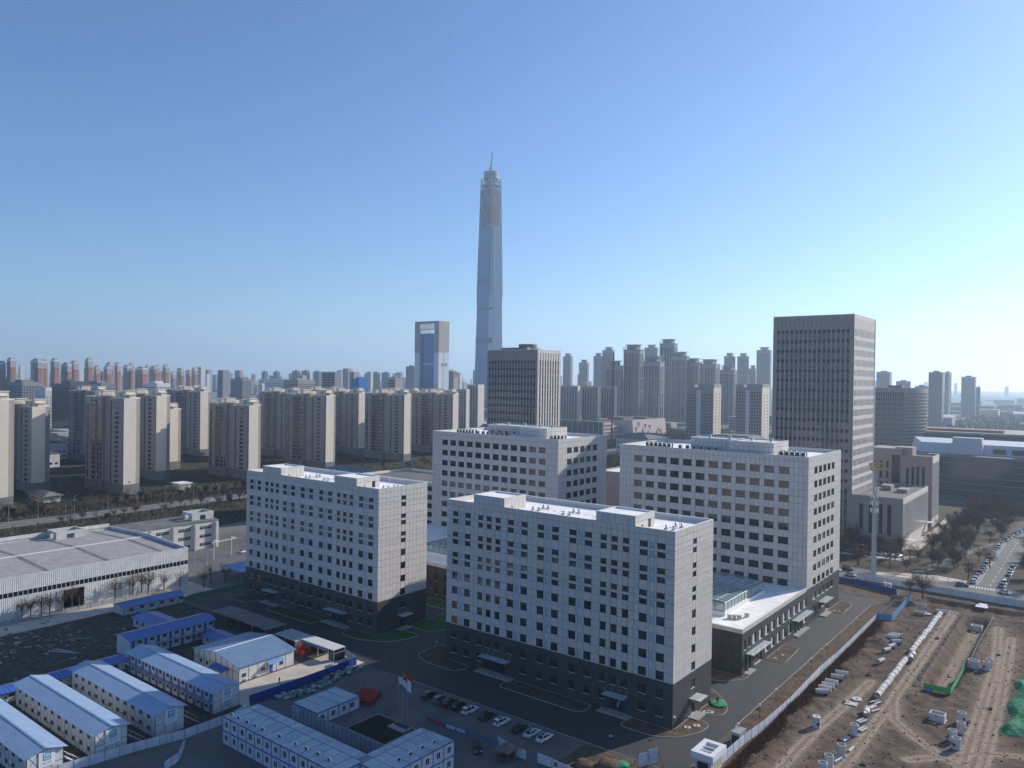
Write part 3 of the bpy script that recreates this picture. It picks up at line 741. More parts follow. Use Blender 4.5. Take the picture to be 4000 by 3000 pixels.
SHD = MB().box(0, .95, -.05, .02, 0, 2.1, 0, 'b').box(.25, .7, -.06, -.05, 1.4, 1.75, 1).mesh('door', [M['blue'], M['win']])
SHAC = MB().box(0, .8, -.35, 0, 0, .55, 0).cyl((.3, -.36, .28), (.3, -.34, .28), .22, n=10, m=1).box(-.02, .82, -.36, 0, -.06, 0, 1).mesh('ac_unit', [M['white'], M['black']])
def sheet_roof(th, x0, x1, y0, y1, eave, ridge, mname, ov=.6, step_=1.9, name='roof_sheet'):
    """gable roof, ridge along x; strips of ribbed sheet laid side by side"""
    ym = (y0 + y1) / 2; n = max(1, round((x1 - x0 + 2 * ov) / step_)); w = (x1 - x0 + 2 * ov) / n
    run = (y1 - y0) / 2 + ov; ze = eave - (ridge - eave) * ov / ((y1 - y0) / 2)
    me = MB().add([(0.015, -run, ze), (w - .015, -run, ze), (w - .015, 0, ridge), (.015, 0, ridge), (.015, -run, ze - .08), (w - .015, -run, ze - .08)], [(0, 1, 2, 3), (4, 5, 1, 0)]).mesh(name, [M[mname]])
    me2 = MB().add([(0.015, run, ze), (w - .015, run, ze), (w - .015, 0, ridge), (.015, 0, ridge)], [(3, 2, 1, 0)]).mesh(name, [M[mname]])
    for i in range(n):
        place(name, me, th, (x0 - ov + w * i, ym, .0 + .006 * (i % 2)))
        place(name, me2, th, (x0 - ov + w * i, ym, .0 + .006 * (i % 2)))
    MB().add([(x0 - ov, ym - .35, ridge - .02), (x1 + ov, ym - .35, ridge - .02), (x1 + ov, ym, ridge + .06), (x0 - ov, ym, ridge + .06), (x0 - ov, ym + .35, ridge - .02), (x1 + ov, ym + .35, ridge - .02)], [(0, 1, 2, 3), (3, 2, 5, 4)]).obj('ridge_cap', M['coping'] if mname == 'hall_roof' else M[mname], th)
def shed(name, label, org, rz, L, Wd, eave, ridge, storeys=2, style='windows', sign=False, letter=False, stairs=False, roof='blue_roof', group='site sheds with blue sheet roofs'):
    """local frame: long side along x facing -y, gable with the sign at +x"""
    th = thing(name, label, 'shed', org, rz, group)
    gm = M['shed_wall']
    # panels of the long side and the gable
    n = round(L / 1.82); w = L / n; hs = eave / storeys
    MB().box(.06, L - .06, .06, Wd - .06, 0, eave - .12).add([(L - .06, .06, eave - .12), (L - .06, Wd - .06, eave - .12), (L - .06, Wd / 2, ridge - .12)], [(0, 1, 2)]).add([(.06, .06, eave - .12), (.06, Wd - .06, eave - .12), (.06, Wd / 2, ridge - .12)], [(2, 1, 0)]).obj('wall', M['shed_wall'], th)
    pm = MB().box(.03, w - .03, 0, .06, .03, hs - .03, 0, 'b').mesh('wall_panel', [gm])
    post = MB().box(-.04, .04, -.02, .06, 0, eave, 0).mesh('wall_post', [M['frame']])
    for i in range(n):
        for s in range(storeys):
            z = s * hs
            place('wall_panel', pm, th, (w * i, 0, z))
            if style == 'windows' and i % 2 == 1 and not (s == 0 and i % 4 == 3): place('window', SHW, th, (w * i + .25, 0, z + .95))
            if style == 'windows' and s == 0 and i % 4 == 3:
                place('window', SHW, th, (w * i + .25, 0, z + 1.2)); place('ac_unit', SHAC, th, (w * i - .9, -.02, z + .3)); place('ac_unit', SHAC, th, (w * i - .9, -.02, z + 1.3))
            if style == 'doors':
                if i % 2 == 0: place('door', SHD, th, (w * i + .4, 0, z + .06))
                else: place('window', SHW, th, (w * i + .25, 0, z + .95))
    for i in range(n + 1): place('wall_post', post, th, (min(max(w * i, .04), L - .04), 0, 0))
    if style == 'doors' and storeys == 2:
        MB().box(0, L, -1.2, -.03, hs - .12, hs).obj('walkway', M['steel'], th)
        rl = MB()
        for i in range(0, n + 1): rl.box(w * i - .03, w * i + .03, -1.2, -1.14, hs, hs + 1.05)
        rl.box(0, L, -1.2, -1.15, hs + 1.0, hs + 1.06); rl.box(0, L, -1.19, -1.16, hs + .5, hs + .54)
        rl.obj('railing', M['blue'], th)
    ng = 3; wg = Wd / ng
    gp = MB().box(0, .06, .03, wg - .03, .03, hs - .03, 0).mesh('wall_panel', [gm])
    for i in range(ng):
        for s in range(storeys): place('wall_panel', gp, th, (L - .06 + .006, wg * i, s * hs))
    gf = MB()
    for i in range(ng + 1): gf.box(L - .02, L + .03, min(max(wg * i - .05, 0), Wd - .1), min(max(wg * i - .05, 0), Wd - .1) + .1, 0, eave + .03)
    gf.box(L - .02, L + .025, 0, Wd, hs - .05, hs + .05)
    gf.bar((L + .02, .3, hs + .1), (L + .02, wg - .2, eave - .1), .02).bar((L + .02, wg - .2, hs + .1), (L + .02, .3, eave - .1), .02)
    gf.obj('gable_frame', M['frame'], th)
    sheet_roof(th, 0, L, 0, Wd, eave, ridge, roof, .65)
    if sign: logo_board(th, (L + .09, wg * .95, eave - 3.0), math.pi / 2, letter)
    if stairs:
        sb = MB(); ns = 12
        for i in range(ns):
            y = Wd + .4 + 3.4 * (ns - i) / ns - .3; z = hs * (i + 1) / ns
            sb.box(L - 1.1, L + .1, y - .3, y, z - .04, z)
        for x in (L - 1.1, L + .1): sb.bar((x, Wd + 3.7, 0), (x, Wd + .4, hs), .06); sb.bar((x, Wd + 3.7, 1.0), (x, Wd + .4, hs + 1.0), .03)
        sb.box(L - 1.1, L + .1, Wd, Wd + .5, hs - .05, hs); sb.bar((L + .1, Wd + .5, hs), (L + .1, Wd + .5, hs + 1), .03)
        for y in (Wd + .9, Wd + 1.8, Wd + 2.7): sb.bar((L + .1, y, hs * (1 - (y - Wd - .4) / 3.4)), (L + .1, y, hs * (1 - (y - Wd - .4) / 3.4) + 1.0), .025)
        sb.obj('stairs', M['steel'], th)
    return th
shed('site_shed', 'blue-roofed two-storey site shed cut by the bottom left corner of the picture', (-130, -103.7, 0), 0, 42.4, 6.8, 5.3, 6.2, sign=True, stairs=True, roof='pale_roof')
shed('site_shed', 'second blue-roofed shed from the bottom left corner, roof fully in sun', (-130, -90.8, 0), 0, 42.4, 6.8, 5.3, 6.2, sign=True, stairs=True, roof='pale_roof')
shed('site_shed', 'third blue-roofed shed from the bottom left corner, front half of its roof in shade', (-130, -78, 0), 0, 42.6, 6.8, 5.3, 6.2, sign=True, stairs=True, roof='pale_roof')
shed('site_shed', 'two-storey shed with blue doors beside the cement yard and a K on its gable', (-131, -63.2, 0), 0, 42.2, 7.0, 5.3, 6.2, style='doors', sign=True, letter=True, roof='pale_roof')
# the one turned across, long side facing the camera's right
shed('site_shed', 'long two-storey shed with rows of blue doors and a balcony, standing across the others', (-139.8, -58.5, 0), math.pi / 2, 25.8, 8.2, 5.3, 6.2, style='doors')
shed('site_shed', 'small single-storey blue-roofed shed below the warehouse', (-180.6, -41.2, 0), math.pi / 2, 21.2, 7.2, 2.9, 3.7, 1, style='windows')
shed('site_shed', 'low blue-roofed hut behind the balconied shed', (-168, -44, 0), 0, 16.5, 7.6, 2.9, 3.7, 1)
shed('site_shed', 'low open-fronted blue roof behind the back ends of the sheds', (-133, -104, 0), math.pi / 2, 41, 5.8, 2.6, 3.2, 1)
shed('site_shed', 'small blue lean-to roof between the balconied shed and the canteen hall', (-136.5, -38.2, 0), 0, 11, 5.6, 2.6, 3.2, 1)

# canteen hall with a ribbed grey-blue roof
M['hall_roof'] = ribbed('canteen_roof', (0.17, 0.26, 0.40), 'X', 0.9, 0.35, 0.55, 0.06)
hall = thing('canteen_hall', 'wide white hall with ribbed grey roof, blue awning and blue door beside the cement yard', 'hall', (-100.9, -48.6, 0), math.pi / 2)
HL, HW, HE, HR = 17.4, 22.4, 4.3, 6.0
MB().box(.06, HL - .06, .06, HW - .06, 0, HE - .1).add([(HL - .06, .06, HE - .1), (HL - .06, HW - .06, HE - .1), (HL - .06, HW / 2, HR - .1)], [(0, 1, 2)]).add([(.06, .06, HE - .1), (.06, HW - .06, HE - .1), (.06, HW / 2, HR - .1)], [(2, 1, 0)]).obj('wall', M['shed_wall'], hall)
n = 6; w = HL / n
for i in range(n):
    MB().box(.03, w - .03, 0, .06, .03, HE - .06, 0, 'b').obj('wall_panel', M['shed_wall'], hall, (w * i, 0, 0))
    if i in (0, 2, 4): place('window', SHW, hall, (w * i + .9, -.01, 1.1))
hp = MB()
for i in range(n + 1): hp.box(min(max(w * i - .05, 0), HL - .1), min(max(w * i - .05, 0), HL - .1) + .1, -.03, .0, 0, HE)
for i in range(9):
    y = HW * i / 8; z = HE + (HR - HE) * (1 - abs(y - HW / 2) / (HW / 2))
    hp.box(-.03, .06, min(max(y - .05, 0), HW - .1), min(max(y - .05, 0), HW - .1) + .1, 0, z - .12)
hp.box(-.028, .05, 0, HW, 2.6, 2.7)
hp.obj('wall_frame', M['frame'], hall)
place('door', SHD, hall, (w * 3 + .7, -.02, .05), 0)
sheet_roof(hall, 0, HL, 0, HW, HE, HR, 'hall_roof', .5, 1.8)
aw = MB()
for i in range(8): aw.add([(8.3 + .62 * i, -1.6, 2.85), (8.3 + .62 * i + .58, -1.6, 2.85), (8.3 + .62 * i + .58, -.05, 3.45), (8.3 + .62 * i, -.05, 3.45), (8.3 + .62 * i, -1.6, 2.8), (8.3 + .62 * i + .58, -1.6, 2.8)], [(0, 1, 2, 3), (4, 5, 1, 0)])
aw.obj('awning', M['blue_awn'], hall)
for y in (6, 9.5):
    MB().add([(-2.2, y - 1.6, 2.3), (-.05, y - 1.6, 2.9), (-.05, y + 1.6, 2.9), (-2.2, y + 1.6, 2.3)], [(0, 1, 2, 3)]).add([(-2.2, y - 1.6, 2.22), (-.05, y - 1.6, 2.82), (-.05, y + 1.6, 2.82), (-2.2, y + 1.6, 2.22)], [(3, 2, 1, 0)]).obj('awning', M['blue'], hall)
for y in (13, 16, 19):
    o = place('window', SHW, hall, (-.01, y, 1.2), -math.pi / 2)
place('ac_unit', SHAC, hall, (1.6, -.04, .1)); place('ac_unit', SHAC, hall, (4.9, -.04, .1))

# ------------------------------------------------------------------ covered work bay with blue sign band, store roofs, red boxes
bay = thing('work_bay', 'open white-roofed work bay with a blue lettered band and a glazed booth', 'canopy', (-108.8, -22.8, 0))
BL, BW, BZ = 14.8, 4.1, 3.2
for i in range(6):
    MB().box(BL * i / 6 + .02, BL * (i + 1) / 6 - .02, -.15, BW + .15, BZ, BZ + .1).obj('roof_sheet', M['shed_wall'], bay)
for x in (0, 7.5, 12.4, BL - .12):
    for y in (0, BW - .12): MB().box(x, x + .12, y, y + .12, 0, BZ).obj('post', M['white'], bay)
band = MB().box(1.6, 12.3, -.2, -.16, BZ - .55, BZ - .02, 0)
for i in range(11):
    x = 2.0 + i * .95
    band.box(x, x + .45, -.215, -.2, BZ - .2, BZ - .16, 1).box(x, x + .45, -.215, -.2, BZ - .42, BZ - .38, 1).box(x + .2, x + .25, -.215, -.2, BZ - .45, BZ - .12, 1)
band.obj('sign_band', [M['blue'], M['white']], bay)
bg = MB()
for i in range(4):
    x = 12.45 + i * .75; bg.box(x, x + .06, -.02, .04, 0, BZ, 0)
bg.box(12.45, BL, -.02, .04, 2.2, 2.26, 0).box(12.45, BL, 0, .02, .05, BZ - .05, 1)
bg.box(BL - .03, BL + .03, 0, BW, 2.2, 2.26, 0).box(BL - .01, BL + .01, .1, BW - .1, .05, BZ - .05, 1)
bg.obj('glazed_booth', [M['white'], M['win']], bay)
MB().box(0, 7.4, BW - .1, BW, 0, BZ).box(-.1, 0, 0, BW, 0, BZ).obj('back_wall', M['shed_wall'], bay)
st = thing('store_shelter', 'flat grey store roof joined to the back of the work bay', 'shelter', (-119.6, -24.9, 0))
for i in range(4): MB().box(.03 + 2.65 * i, 2.62 + 2.65 * i, 0, 6.3, 3.0, 3.1).obj('roof_sheet', M['box_roof'], st)
MB().box(.2, 10.4, 5.8, 6.1, 0, 2.99).box(10.3, 10.5, .2, 5.8, 0, 2.99).obj('wall', M['shed_wall'], st)
for x in (.1, 5.2, 10.3): MB().box(x, x + .12, .1, .22, 0, 3.0).obj('post', M['steel'], st)
rk = thing('rebar_shelter', 'long weathered flat roof over the rebar store in front of the left block', 'shelter', (-155, -24.4, 0))
for i in range(10): MB().box(.04 + 3.05 * i, 3.02 + 3.05 * i, 0, 7.6, 2.9 + .06 * (i % 3), 3.0 + .06 * (i % 3)).obj('roof_sheet', M['rust_sheet'], rk)
for x in (.3, 7.7, 15.3, 22.8, 30):
    for y in (.2, 7.2): MB().box(x, x + .14, y, y + .14, 0, 2.9).obj('post', M['steel'], rk)
for k, (x, y, z, s) in enumerate(((-107.3, -24.9, 0, 1.5), (-105.9, -24.4, 0, 1.4), (-107.0, -23.4, 0, 1.4), (-105.4, -23.0, 0, 1.2), (-106.9, -24.6, 1.5, 1.2), (-106.6, -23.5, 1.4, 1.0), (-103.6, -26.6, 0, .7))):
    b = thing('red_steel_box', ['red steel box at the near corner of the heap beside the work bay', 'red steel box in the middle of the heap beside the work bay', 'red steel box against the work bay wall', 'red steel box at the right end of the heap beside the work bay', 'red steel box lying on top of the heap beside the work bay', 'smaller red steel box on top of the heap at the back', 'low red box standing apart from the heap by the canteen hall'][k], 'box', (x, y, z), .5 * k, 'red boxes beside the work bay')
    MB().box(-s / 2, s / 2, -s * .42, s * .42, 0, s * .95).obj('body', M['red'], b)
    MB().box(-s / 2 - .04, s / 2 + .04, -s * .42 - .04, s * .42 + .04, s * .95, s).box(-s / 2 - .03, -s / 2, -s * .3, s * .3, .1, .16).obj('lid', M['red'], b)
sand = MB(); 
for i in range(14):
    a = i * math.pi * 2 / 14
sp = [(math.cos(a * math.pi / 8), math.sin(a * math.pi / 8)) for a in range(16)]
vs = [(-90.5 + 3.0 * x * (1 + .15 * math.sin(3 * i)), -25.5 + 2.0 * y, .02) for i, (x, y) in enumerate(sp)] + [(-90.5 + 1.3 * x, -25.3 + .9 * y, .75 + .1 * math.sin(i * 2)) for i, (x, y) in enumerate(sp)] + [(-90.4, -25.3, 1.05)]
so = MB().add(vs, [(i, (i + 1) % 16, 16 + (i + 1) % 16, 16 + i) for i in range(16)] + [(16 + i, 16 + (i + 1) % 16, 32) for i in range(16)], 0, True).obj('sand_heap', M['cement']); setp(so, 'small sand heap on the cement yard by the deep blue fence', 'sand heap')

# ------------------------------------------------------------------ hoardings
def hoarding(name, label, pts, h, pw, mname, postm, cat='fence', group=None, z=0.0, brace=False):
    th = thing(name, label, cat, (pts[0][0], pts[0][1], z), 0, group)
    ox, oy = pts[0]
    for (ax, ay), (bx_, by) in zip(pts, pts[1:]):
        d = Vector((bx_ - ax, by - ay)); L = d.length; n = max(1, round(L / pw)); w = L / n; rz = math.atan2(d.y, d.x); d /= L
        pm = MB().box(.05, w - .05, -.025, .025, .06, h).mesh('panel', [M[mname]])
        po = MB().box(-.05, .05, -.05, .05, 0, h + .08).mesh('post', [M[postm]])
        for i in range(n):
            c = Vector((ax - ox, ay - oy)) + d * (w * i)
            place('panel', pm, th, (c.x, c.y, 0), rz); place('post', po, th, (c.x, c.y, 0), rz)
        place('post', po, th, (bx_ - ox, by - oy, 0), rz)
    return th
hoarding('hoarding', 'white hoarding with blue posts running past the gables of the site sheds', [(-87.6, -104), (-84.6, -84), (-82.2, -74), (-82.0, -62), (-84.2, -56.2)], 2.1, 2.9, 'fence_white', 'blue')
hoarding('hoarding', 'deep blue metal hoarding along the cement yard', [(-87.0, -54.5), (-86.6, -44), (-86.7, -30), (-87.3, -20.4)], 2.3, 2.0, 'blue_dark', 'blue')
hoarding('hoarding', 'pale grey metal hoarding closing the yard between work bay and blue hoarding', [(-87.3, -20.2), (-94.0, -18.2)], 2.2, 1.6, 'fence_white', 'blue')
hoarding('hoarding', 'white hoarding with grey posts between the service road and the pipe yard', [(15.2, -14), (15.7, 4), (16.6, 14), (17.0, 31), (16.4, 58), (16.9, 74), (16.7, 121)], 2.3, 3.0, 'fence_white', 'frame')
hoarding('hoarding', 'bright blue metal hoarding at the top of the pipe yard', [(16.9, 121.5), (21.0, 123.8), (20.6, 158)], 2.4, 2.0, 'blue_bright', 'blue')
hoarding('hoarding', 'open grey railing fence along the verge past the end of the white hoarding', [(16.7, 122), (17.3, 150), (15, 160)], 2.0, 2.4, 'rail', 'frame')
hoarding('hoarding', 'dark blue metal hoarding along the back of the campus road', [(-30, 166.5), (-1, 166.2), (14.8, 161)], 2.2, 2.0, 'blue_dark', 'blue')
hoarding('hoarding', 'long light grey hoarding between the pipe yard and the street', [(-3, 176.5), (20, 175.6), (40, 174.6), (80, 173.4)], 2.5, 3.0, 'fence_white', 'steel')
hoarding('hoarding', 'low white hoarding in the bottom left lane behind the container office', [(-78.5, -76), (-73.6, -80), (-72, -84)], 1.9, 2.4, 'fence_white', 'blue')
hoarding('screen_wall', 'tall grey screen with dark posts behind the long container office', [(-72.6, -52.6), (-39, -52.4)], 3.2, 1.5, 'box_roof', 'frame', 'screen')
for k, (a, b) in enumerate((((-26.4, -31.9), (-20.9, -33.2)), ((-20.6, -33.2), (-17.6, -33.2)), ((-15.2, -32.4), (-11.6, -32.3)))):
    hoarding('board_wall', ['white board wall behind the gatehouse pavilion', 'short white board right of the gatehouse pavilion', 'single white board at the parking gate'][k], [a, b], 2.1, 3.2, 'fence_white', 'steel', 'wall', 'white boards at the parking gate')
pb = hoarding('poster_wall', 'white poster wall with coloured squares at the bottom edge of the parking', [(-11.4, -32.4), (2, -33.6)], 2.0, 3.3, 'fence_white', 'steel', 'wall')
for i, c in enumerate(((0.45, 0.02, 0.02), (0.04, 0.18, 0.55), (0.04, 0.30, 0.06), (0.03, 0.12, 0.5), (0.03, 0.12, 0.5), (0.04, 0.2, 0.6))):
    mm = mat('poster_ink_%d' % i, c, 0.5, 0.3)
    MB().box(0, .75, -.02, 0, 0, .95).obj('poster', mm, pb, (.6 + i * 1.15, -.04 - .045 * (1 + i), .75), -.09)

# ------------------------------------------------------------------ container offices
CWIN = MB().box(0, 1.1, -.04, .02, 0, 1.35, 0, 'b').box(.07, .5, -.05, -.04, .08, 1.27, 1).box(.6, 1.03, -.05, -.04, .08, 1.27, 1).mesh('window', [M['frame_w'], M['win']])
CDOOR = MB().box(0, .95, -.05, .02, 0, 2.1, 0, 'b').box(.06, .89, -.06, -.05, .06, 2.04, 1).mesh('door', [M['frame'], M['white']])
def container_office(name, label, org, rz, n, storeys, depth, corridor=0.0, acs=(), w=3.0, h=2.95, doors=(), group='container offices by the parking'):
    """modules in a row along x, windows on the -y side"""
    th = thing(name, label, 'container office', org, rz, group)
    L = n * w
    wm = MB().box(.09, w - .09, .03, .1, .12, h - .12, 0, 'b').mesh('wall_panel', [M['box_wall']])
    fm = MB().box(0, .12, 0, .14, 0, h).box(w - .12, w, 0, .14, 0, h).box(.12, w - .12, 0, .14, 0, .14).box(.12, w - .12, 0, .14, h - .16, h).mesh('module_frame', [M['blue']])
    MB().box(.14, L - .14, .12, depth - .12, .05, storeys * h - .05).obj('wall', M['box_wall'], th)
    endp = MB().box(-.03, .0, .2, depth - .2, .14, h - .16).mesh('wall_panel', [M['box_wall']])
    for s in range(storeys):
        for i in range(n):
            place('module_frame', fm, th, (w * i, 0, s * h)); place('wall_panel', wm, th, (w * i, 0, s * h))
            if (i, s) in doors: place('door', CDOOR, th, (w * i + 1.6, .03, s * h + .14))
            place('window', CWIN, th, (w * i + (1.0 if (i, s) not in doors else .3), .03, s * h + .95))
        for x in (0, L): 
            ef = MB()
            for y in (.07, depth / 2, depth - .07): ef.box(x - .04, x + .04, y - .07, y + .07, s * h, s * h + h - .001)
            ef.box(x - .035, x + .035, .15, depth - .15, s * h + .001, s * h + .13); ef.box(x - .035, x + .035, .15, depth - .15, s * h + h - .16, s * h + h - .002)
            ef.obj('end_frame', M['blue'], th)
            place('wall_panel', endp, th, (x + (0 if x == 0 else .03) + (.1 if x == 0 else -.1), 0, s * h))
    z = storeys * h
    rm = MB().box(.06, w - .06, .1, depth - .1, 0, .07).mesh('roof_sheet', [M['box_roof']])
    for i in range(n):
        place('roof_sheet', rm, th, (w * i, 0, z))
    rf = MB()
    for i in range(n + 1): x = min(max(w * i, .06), L - .06); rf.box(x - .055, x + .055, 0, depth, z - .02, z + .1)
    rf.box(0, L, -.02, .09, z + .0, z + .12); rf.box(0, L, depth - .09, depth + .02, z, z + .12)
    rf.obj('roof_frame', M['blue_grey'], th)
    if corridor:
        cm = MB().box(.05, w - .05, depth + .03, depth + corridor, z - .1, z - .03).mesh('roof_sheet', [M['box_roof']])
        for i in range(n): place('roof_sheet', cm, th, (w * i, 0, 0))
        cf = MB()
        for i in range(n + 1): x = min(max(w * i, .06), L - .06); cf.box(x - .05, x + .05, depth + .02, depth + corridor, z - .16, z - .02); cf.box(x - .05, x + .05, depth + corridor - .1, depth + corridor, 0, z - .16)
        cf.box(0, L, depth + .02, depth + corridor, h - .1, h)
        cf.obj('corridor_frame', M['blue_grey'], th)
    for i, (ax, ay) in enumerate(acs):
        MB().box(-.45, .45, -.18, .18, .05, .65, 0).box(-.4, .35, -.2, -.18, .1, .6, 1).obj('ac_unit', [M['white'], M['black']], th, (ax, ay, z + .1), .15 * (i % 3) - .15)
    return th
M['blue_grey'] = mat('grey_blue_frame', (0.09, 0.13, 0.21), 0.5, 0.4)
container_office('container_office', 'long two-storey container office with small units on its roof, bottom of the picture', (-73.8, -69.8, 0), 0, 13, 2, 6.2, 2.7, [(1.6, 1.4), (4, 1.5), (7.2, 1.5), (10.2, 1.6), (12.8, 1.6), (18.2, 2), (23.6, 2.1), (26.8, 2.2), (30.4, 2.3), (34, 2.2)])
container_office('container_office', 'two-storey container office turned to the parking, blue frames in the light', (-27.0, -64.5, 0), math.pi / 2, 6, 2, 7.4, 2.2, [(8.6, 2.5), (12.0, 2.6), (15.2, 2.4), (5.5, 2.6)], w=3.15)
container_office('container_office', 'single-storey white container with a wide pale roof beside the red pipe stacks', (-64.6, -51.4, 0), math.pi / 2, 4, 1, 9.2, 0, [], w=3.2, doors=((3, 0),))
# ------------------------------------------------------------------ parking: turf, flags, planter, red pipe stacks, pavilion, rail
sheet('turf_square', rect(-58.6, -46, -47.6, -38), .016, M['turf_dark'])
kerb_line(rect(-58.7, -45.9, -47.7, -37.9), .18, .12, True)
pl = setp(MB().box(-51.9, -46.7, -41.2, -38.4, 0, .25, 0).box(-51.2, -47.2, -39.6, -38.7, .25, .62, 1).obj('planter', [M['kerb'], M['soil2']]), 'low stone plinth with a flower trough at the foot of the flagpoles', 'planter')
def flag_cloth(w, h, ph, m):
    nx, nz = 9, 6; v = []; f = []
    for j in range(nz + 1):
        for i in range(nx + 1):
            u = i / nx; v.append((w * u * .82, .22 * math.sin(u * 6 + ph) * u, -h * j / nz - .55 * w * u * u + .06 * math.sin(5 * u + j)))
    for j in range(nz):
        for i in range(nx): a = j * (nx + 1) + i; f.append((a, a + 1, a + nx + 2, a + nx + 1))
    return MB().add(v, f, 0, True)
M['flag_red'] = mat('flag_red', (0.50, 0.02, 0.02), 0.8, 0.2); M['flag_white'] = mat('flag_white', (0.62, 0.66, 0.74), 0.8, 0.2); M['star'] = mat('flag_yellow', (0.8, 0.6, 0.05), 0.7, 0.2)
for k, (x, h, m, lab) in enumerate(((-51.5, 11.0, 'flag_white', 'left flagpole flying a white flag beside the parking'), (-50.1, 12.3, 'flag_red', 'tallest middle flagpole flying a red flag'), (-48.7, 11.0, 'flag_white', 'right flagpole with a drooping white flag'))):
    t_ = thing('flagpole', lab, 'flagpole', (x, -38.1, 0), R(30), 'flagpoles by the turf square')
    MB().cyl((0, 0, 0), (0, 0, h), .09, .05, 8).cyl((0, 0, h), (0, 0, h + .16), .1, .1, 8).obj('pole', M['steel'], t_)
    fl = flag_cloth(2.6 if k < 2 else 1.0, 1.7 if k < 2 else 2.6, k * 1.1, m).obj('flag', M[m], t_, (.06, 0, h - .15))
    if k == 1:
        s = MB()
        for i in range(5):
            a = math.pi / 2 + i * 2 * math.pi / 5; a2 = a + math.pi / 5; a0 = a - math.pi / 5
            s.add([(0, 0, 0), (.3 * math.cos(a), 0, .3 * math.sin(a)), (.12 * math.cos(a2), 0, .12 * math.sin(a2)), (.12 * math.cos(a0), 0, .12 * math.sin(a0))], [(0, 3, 1, 2)])
        s.obj('star', M['star'], fl, (.5, -.1, -.55))
for k in range(5):
    t_ = thing('pipe_stack', ['red', 'second red', 'third red', 'fourth red', 'last red'][k] + ' scaffold pipe stack ' + ['nearest the white container', 'from the white container', 'from the white container', 'from the white container', 'farthest up the row behind the white container'][k], 'pipe stack', (-66.2 - .6 * k, -36.4 + 1.35 * k, 0), R(8), 'red scaffold stacks behind the white container')
    fr = MB()
    for x in (-2.6, -.9, .9, 2.6):
        for y in (-.5, .5): fr.box(x - .05, x + .05, y - .05, y + .05, 0, 1.5)
        fr.box(x - .05, x + .05, -.5, .5, .1, .2)
    fr.obj('rack', M['red'], t_)
    for i in range(5):
        for j in range(3): MB().cyl((-2.9, -.38 + .19 * i, .32 + .4 * j), (2.9, -.38 + .19 * i, .32 + .4 * j), .08, n=6).obj('pipe', M['red'], t_)
pv = thing('gate_pavilion', 'small dark wooden pavilion with a four-sided tiled roof at the parking gate', 'pavilion', (-21.2, -35.6, 0), R(4))
r0, r1, zr = 1.95, .35, 3.3
MB().add([(-r0, -r0, 2.35), (r0, -r0, 2.35), (r0, r0, 2.35), (-r0, r0, 2.35), (-r1, -r1, zr), (r1, -r1, zr), (r1, r1, zr), (-r1, r1, zr)], [(0, 1, 5, 4), (1, 2, 6, 5), (2, 3, 7, 6), (3, 0, 4, 7), (4, 5, 6, 7), (3, 2, 1, 0)]).box(-.45, .45, -.45, .45, zr, zr + .25).obj('roof', M['pav_roof'], pv)
for x in (-1.35, 1.35):
    for y in (-1.35, 1.35): MB().box(x - .09, x + .09, y - .09, y + .09, 0, 2.38).obj('post', M['bark'], pv)
MB().box(-1.3, 1.3, -1.35, -1.28, 0, .9).box(-1.35, -1.28, -1.25, 1.3, 0, .9).box(1.28, 1.35, -1.25, .3, 0, .9).box(-1.3, 1.3, 1.28, 1.35, 0, 2.2).obj('side_board', M['bark'], pv)
rail = thing('parking_rail', 'blue rail fence with red and white banners along the parking', 'fence', (-47, -33.4, 0), R(3))
for i in range(8): MB().box(-.04, .04, -.04, .04, 0, 1.9).obj('post', M['blue'], rail, (i * 3.0, 0, 0))
MB().box(0, 21, -.025, .025, 1.2, 1.25).box(0, 21, -.025, .025, .25, .3).obj('rail_bar', M['blue'], rail)
bars = MB()
for i in range(150): bars.box(i * .14, i * .14 + .02, -.012, .012, .25, 1.25)
bars.obj('rail_bars', M['blue'], rail, kind='stuff')
for i in range(4): MB().box(0, 2.5, -.06, -.05, .4, 1.15).obj('banner', M['red'] if i in (0, 1) else M['fence_white'], rail, (.3 + i * 3.0, 0, 0))
# rubble sacks by the deep blue fence
def blob(seed, r, flat=.5, n=8):
    rd = random.Random(seed); v = []; f = []
    for j in range(1, 4):
        for i in range(n):
            a = 2 * math.pi * i / n; k = math.sin(math.pi * j / 4) * r * (1 + rd.uniform(-.22, .22))
            v.append((k * math.cos(a), k * math.sin(a), max(0.0, (1 - math.cos(math.pi * j / 4)) * r * flat * (1 + rd.uniform(-.15, .15)))))
    v = [(x, y, z) for x, y, z in v]; v.append((0, 0, r * flat * 1.85))
    for j in range(2):
        for i in range(n): f.append((j * n + i, j * n + (i + 1) % n, (j + 1) * n + (i + 1) % n, (j + 1) * n + i))
    for i in range(n): f.append((2 * n + i, 2 * n + (i + 1) % n, 3 * n))
    return MB().add(v, f, 0, True)
M['sack'] = mat('woven_sack', (0.30, 0.33, 0.34), 0.8, 0.2, objvar=0.4); M['sack_green'] = mat('green_sack', (0.13, 0.22, 0.17), 0.8, 0.2, objvar=0.4)
rd = random.Random(4)
sk = [blob(i, .75, .42).mesh('sack', [M['sack'] if i < 3 else M['sack_green']]) for i in range(5)]
pile = thing('sack_pile', 'long pile of pale and green sacks lying along the deep blue hoarding', 'sack pile', (-84.5, -34, 0))
for i in range(70):
    u = i / 69; place('sack', sk[rd.randrange(5)], pile, (rd.uniform(-1.2, 2.2) + 1.0 * math.sin(u * 5), -14 + 26 * u + rd.uniform(-.5, .5), rd.choice((0, 0, .35))), rd.uniform(0, 6))
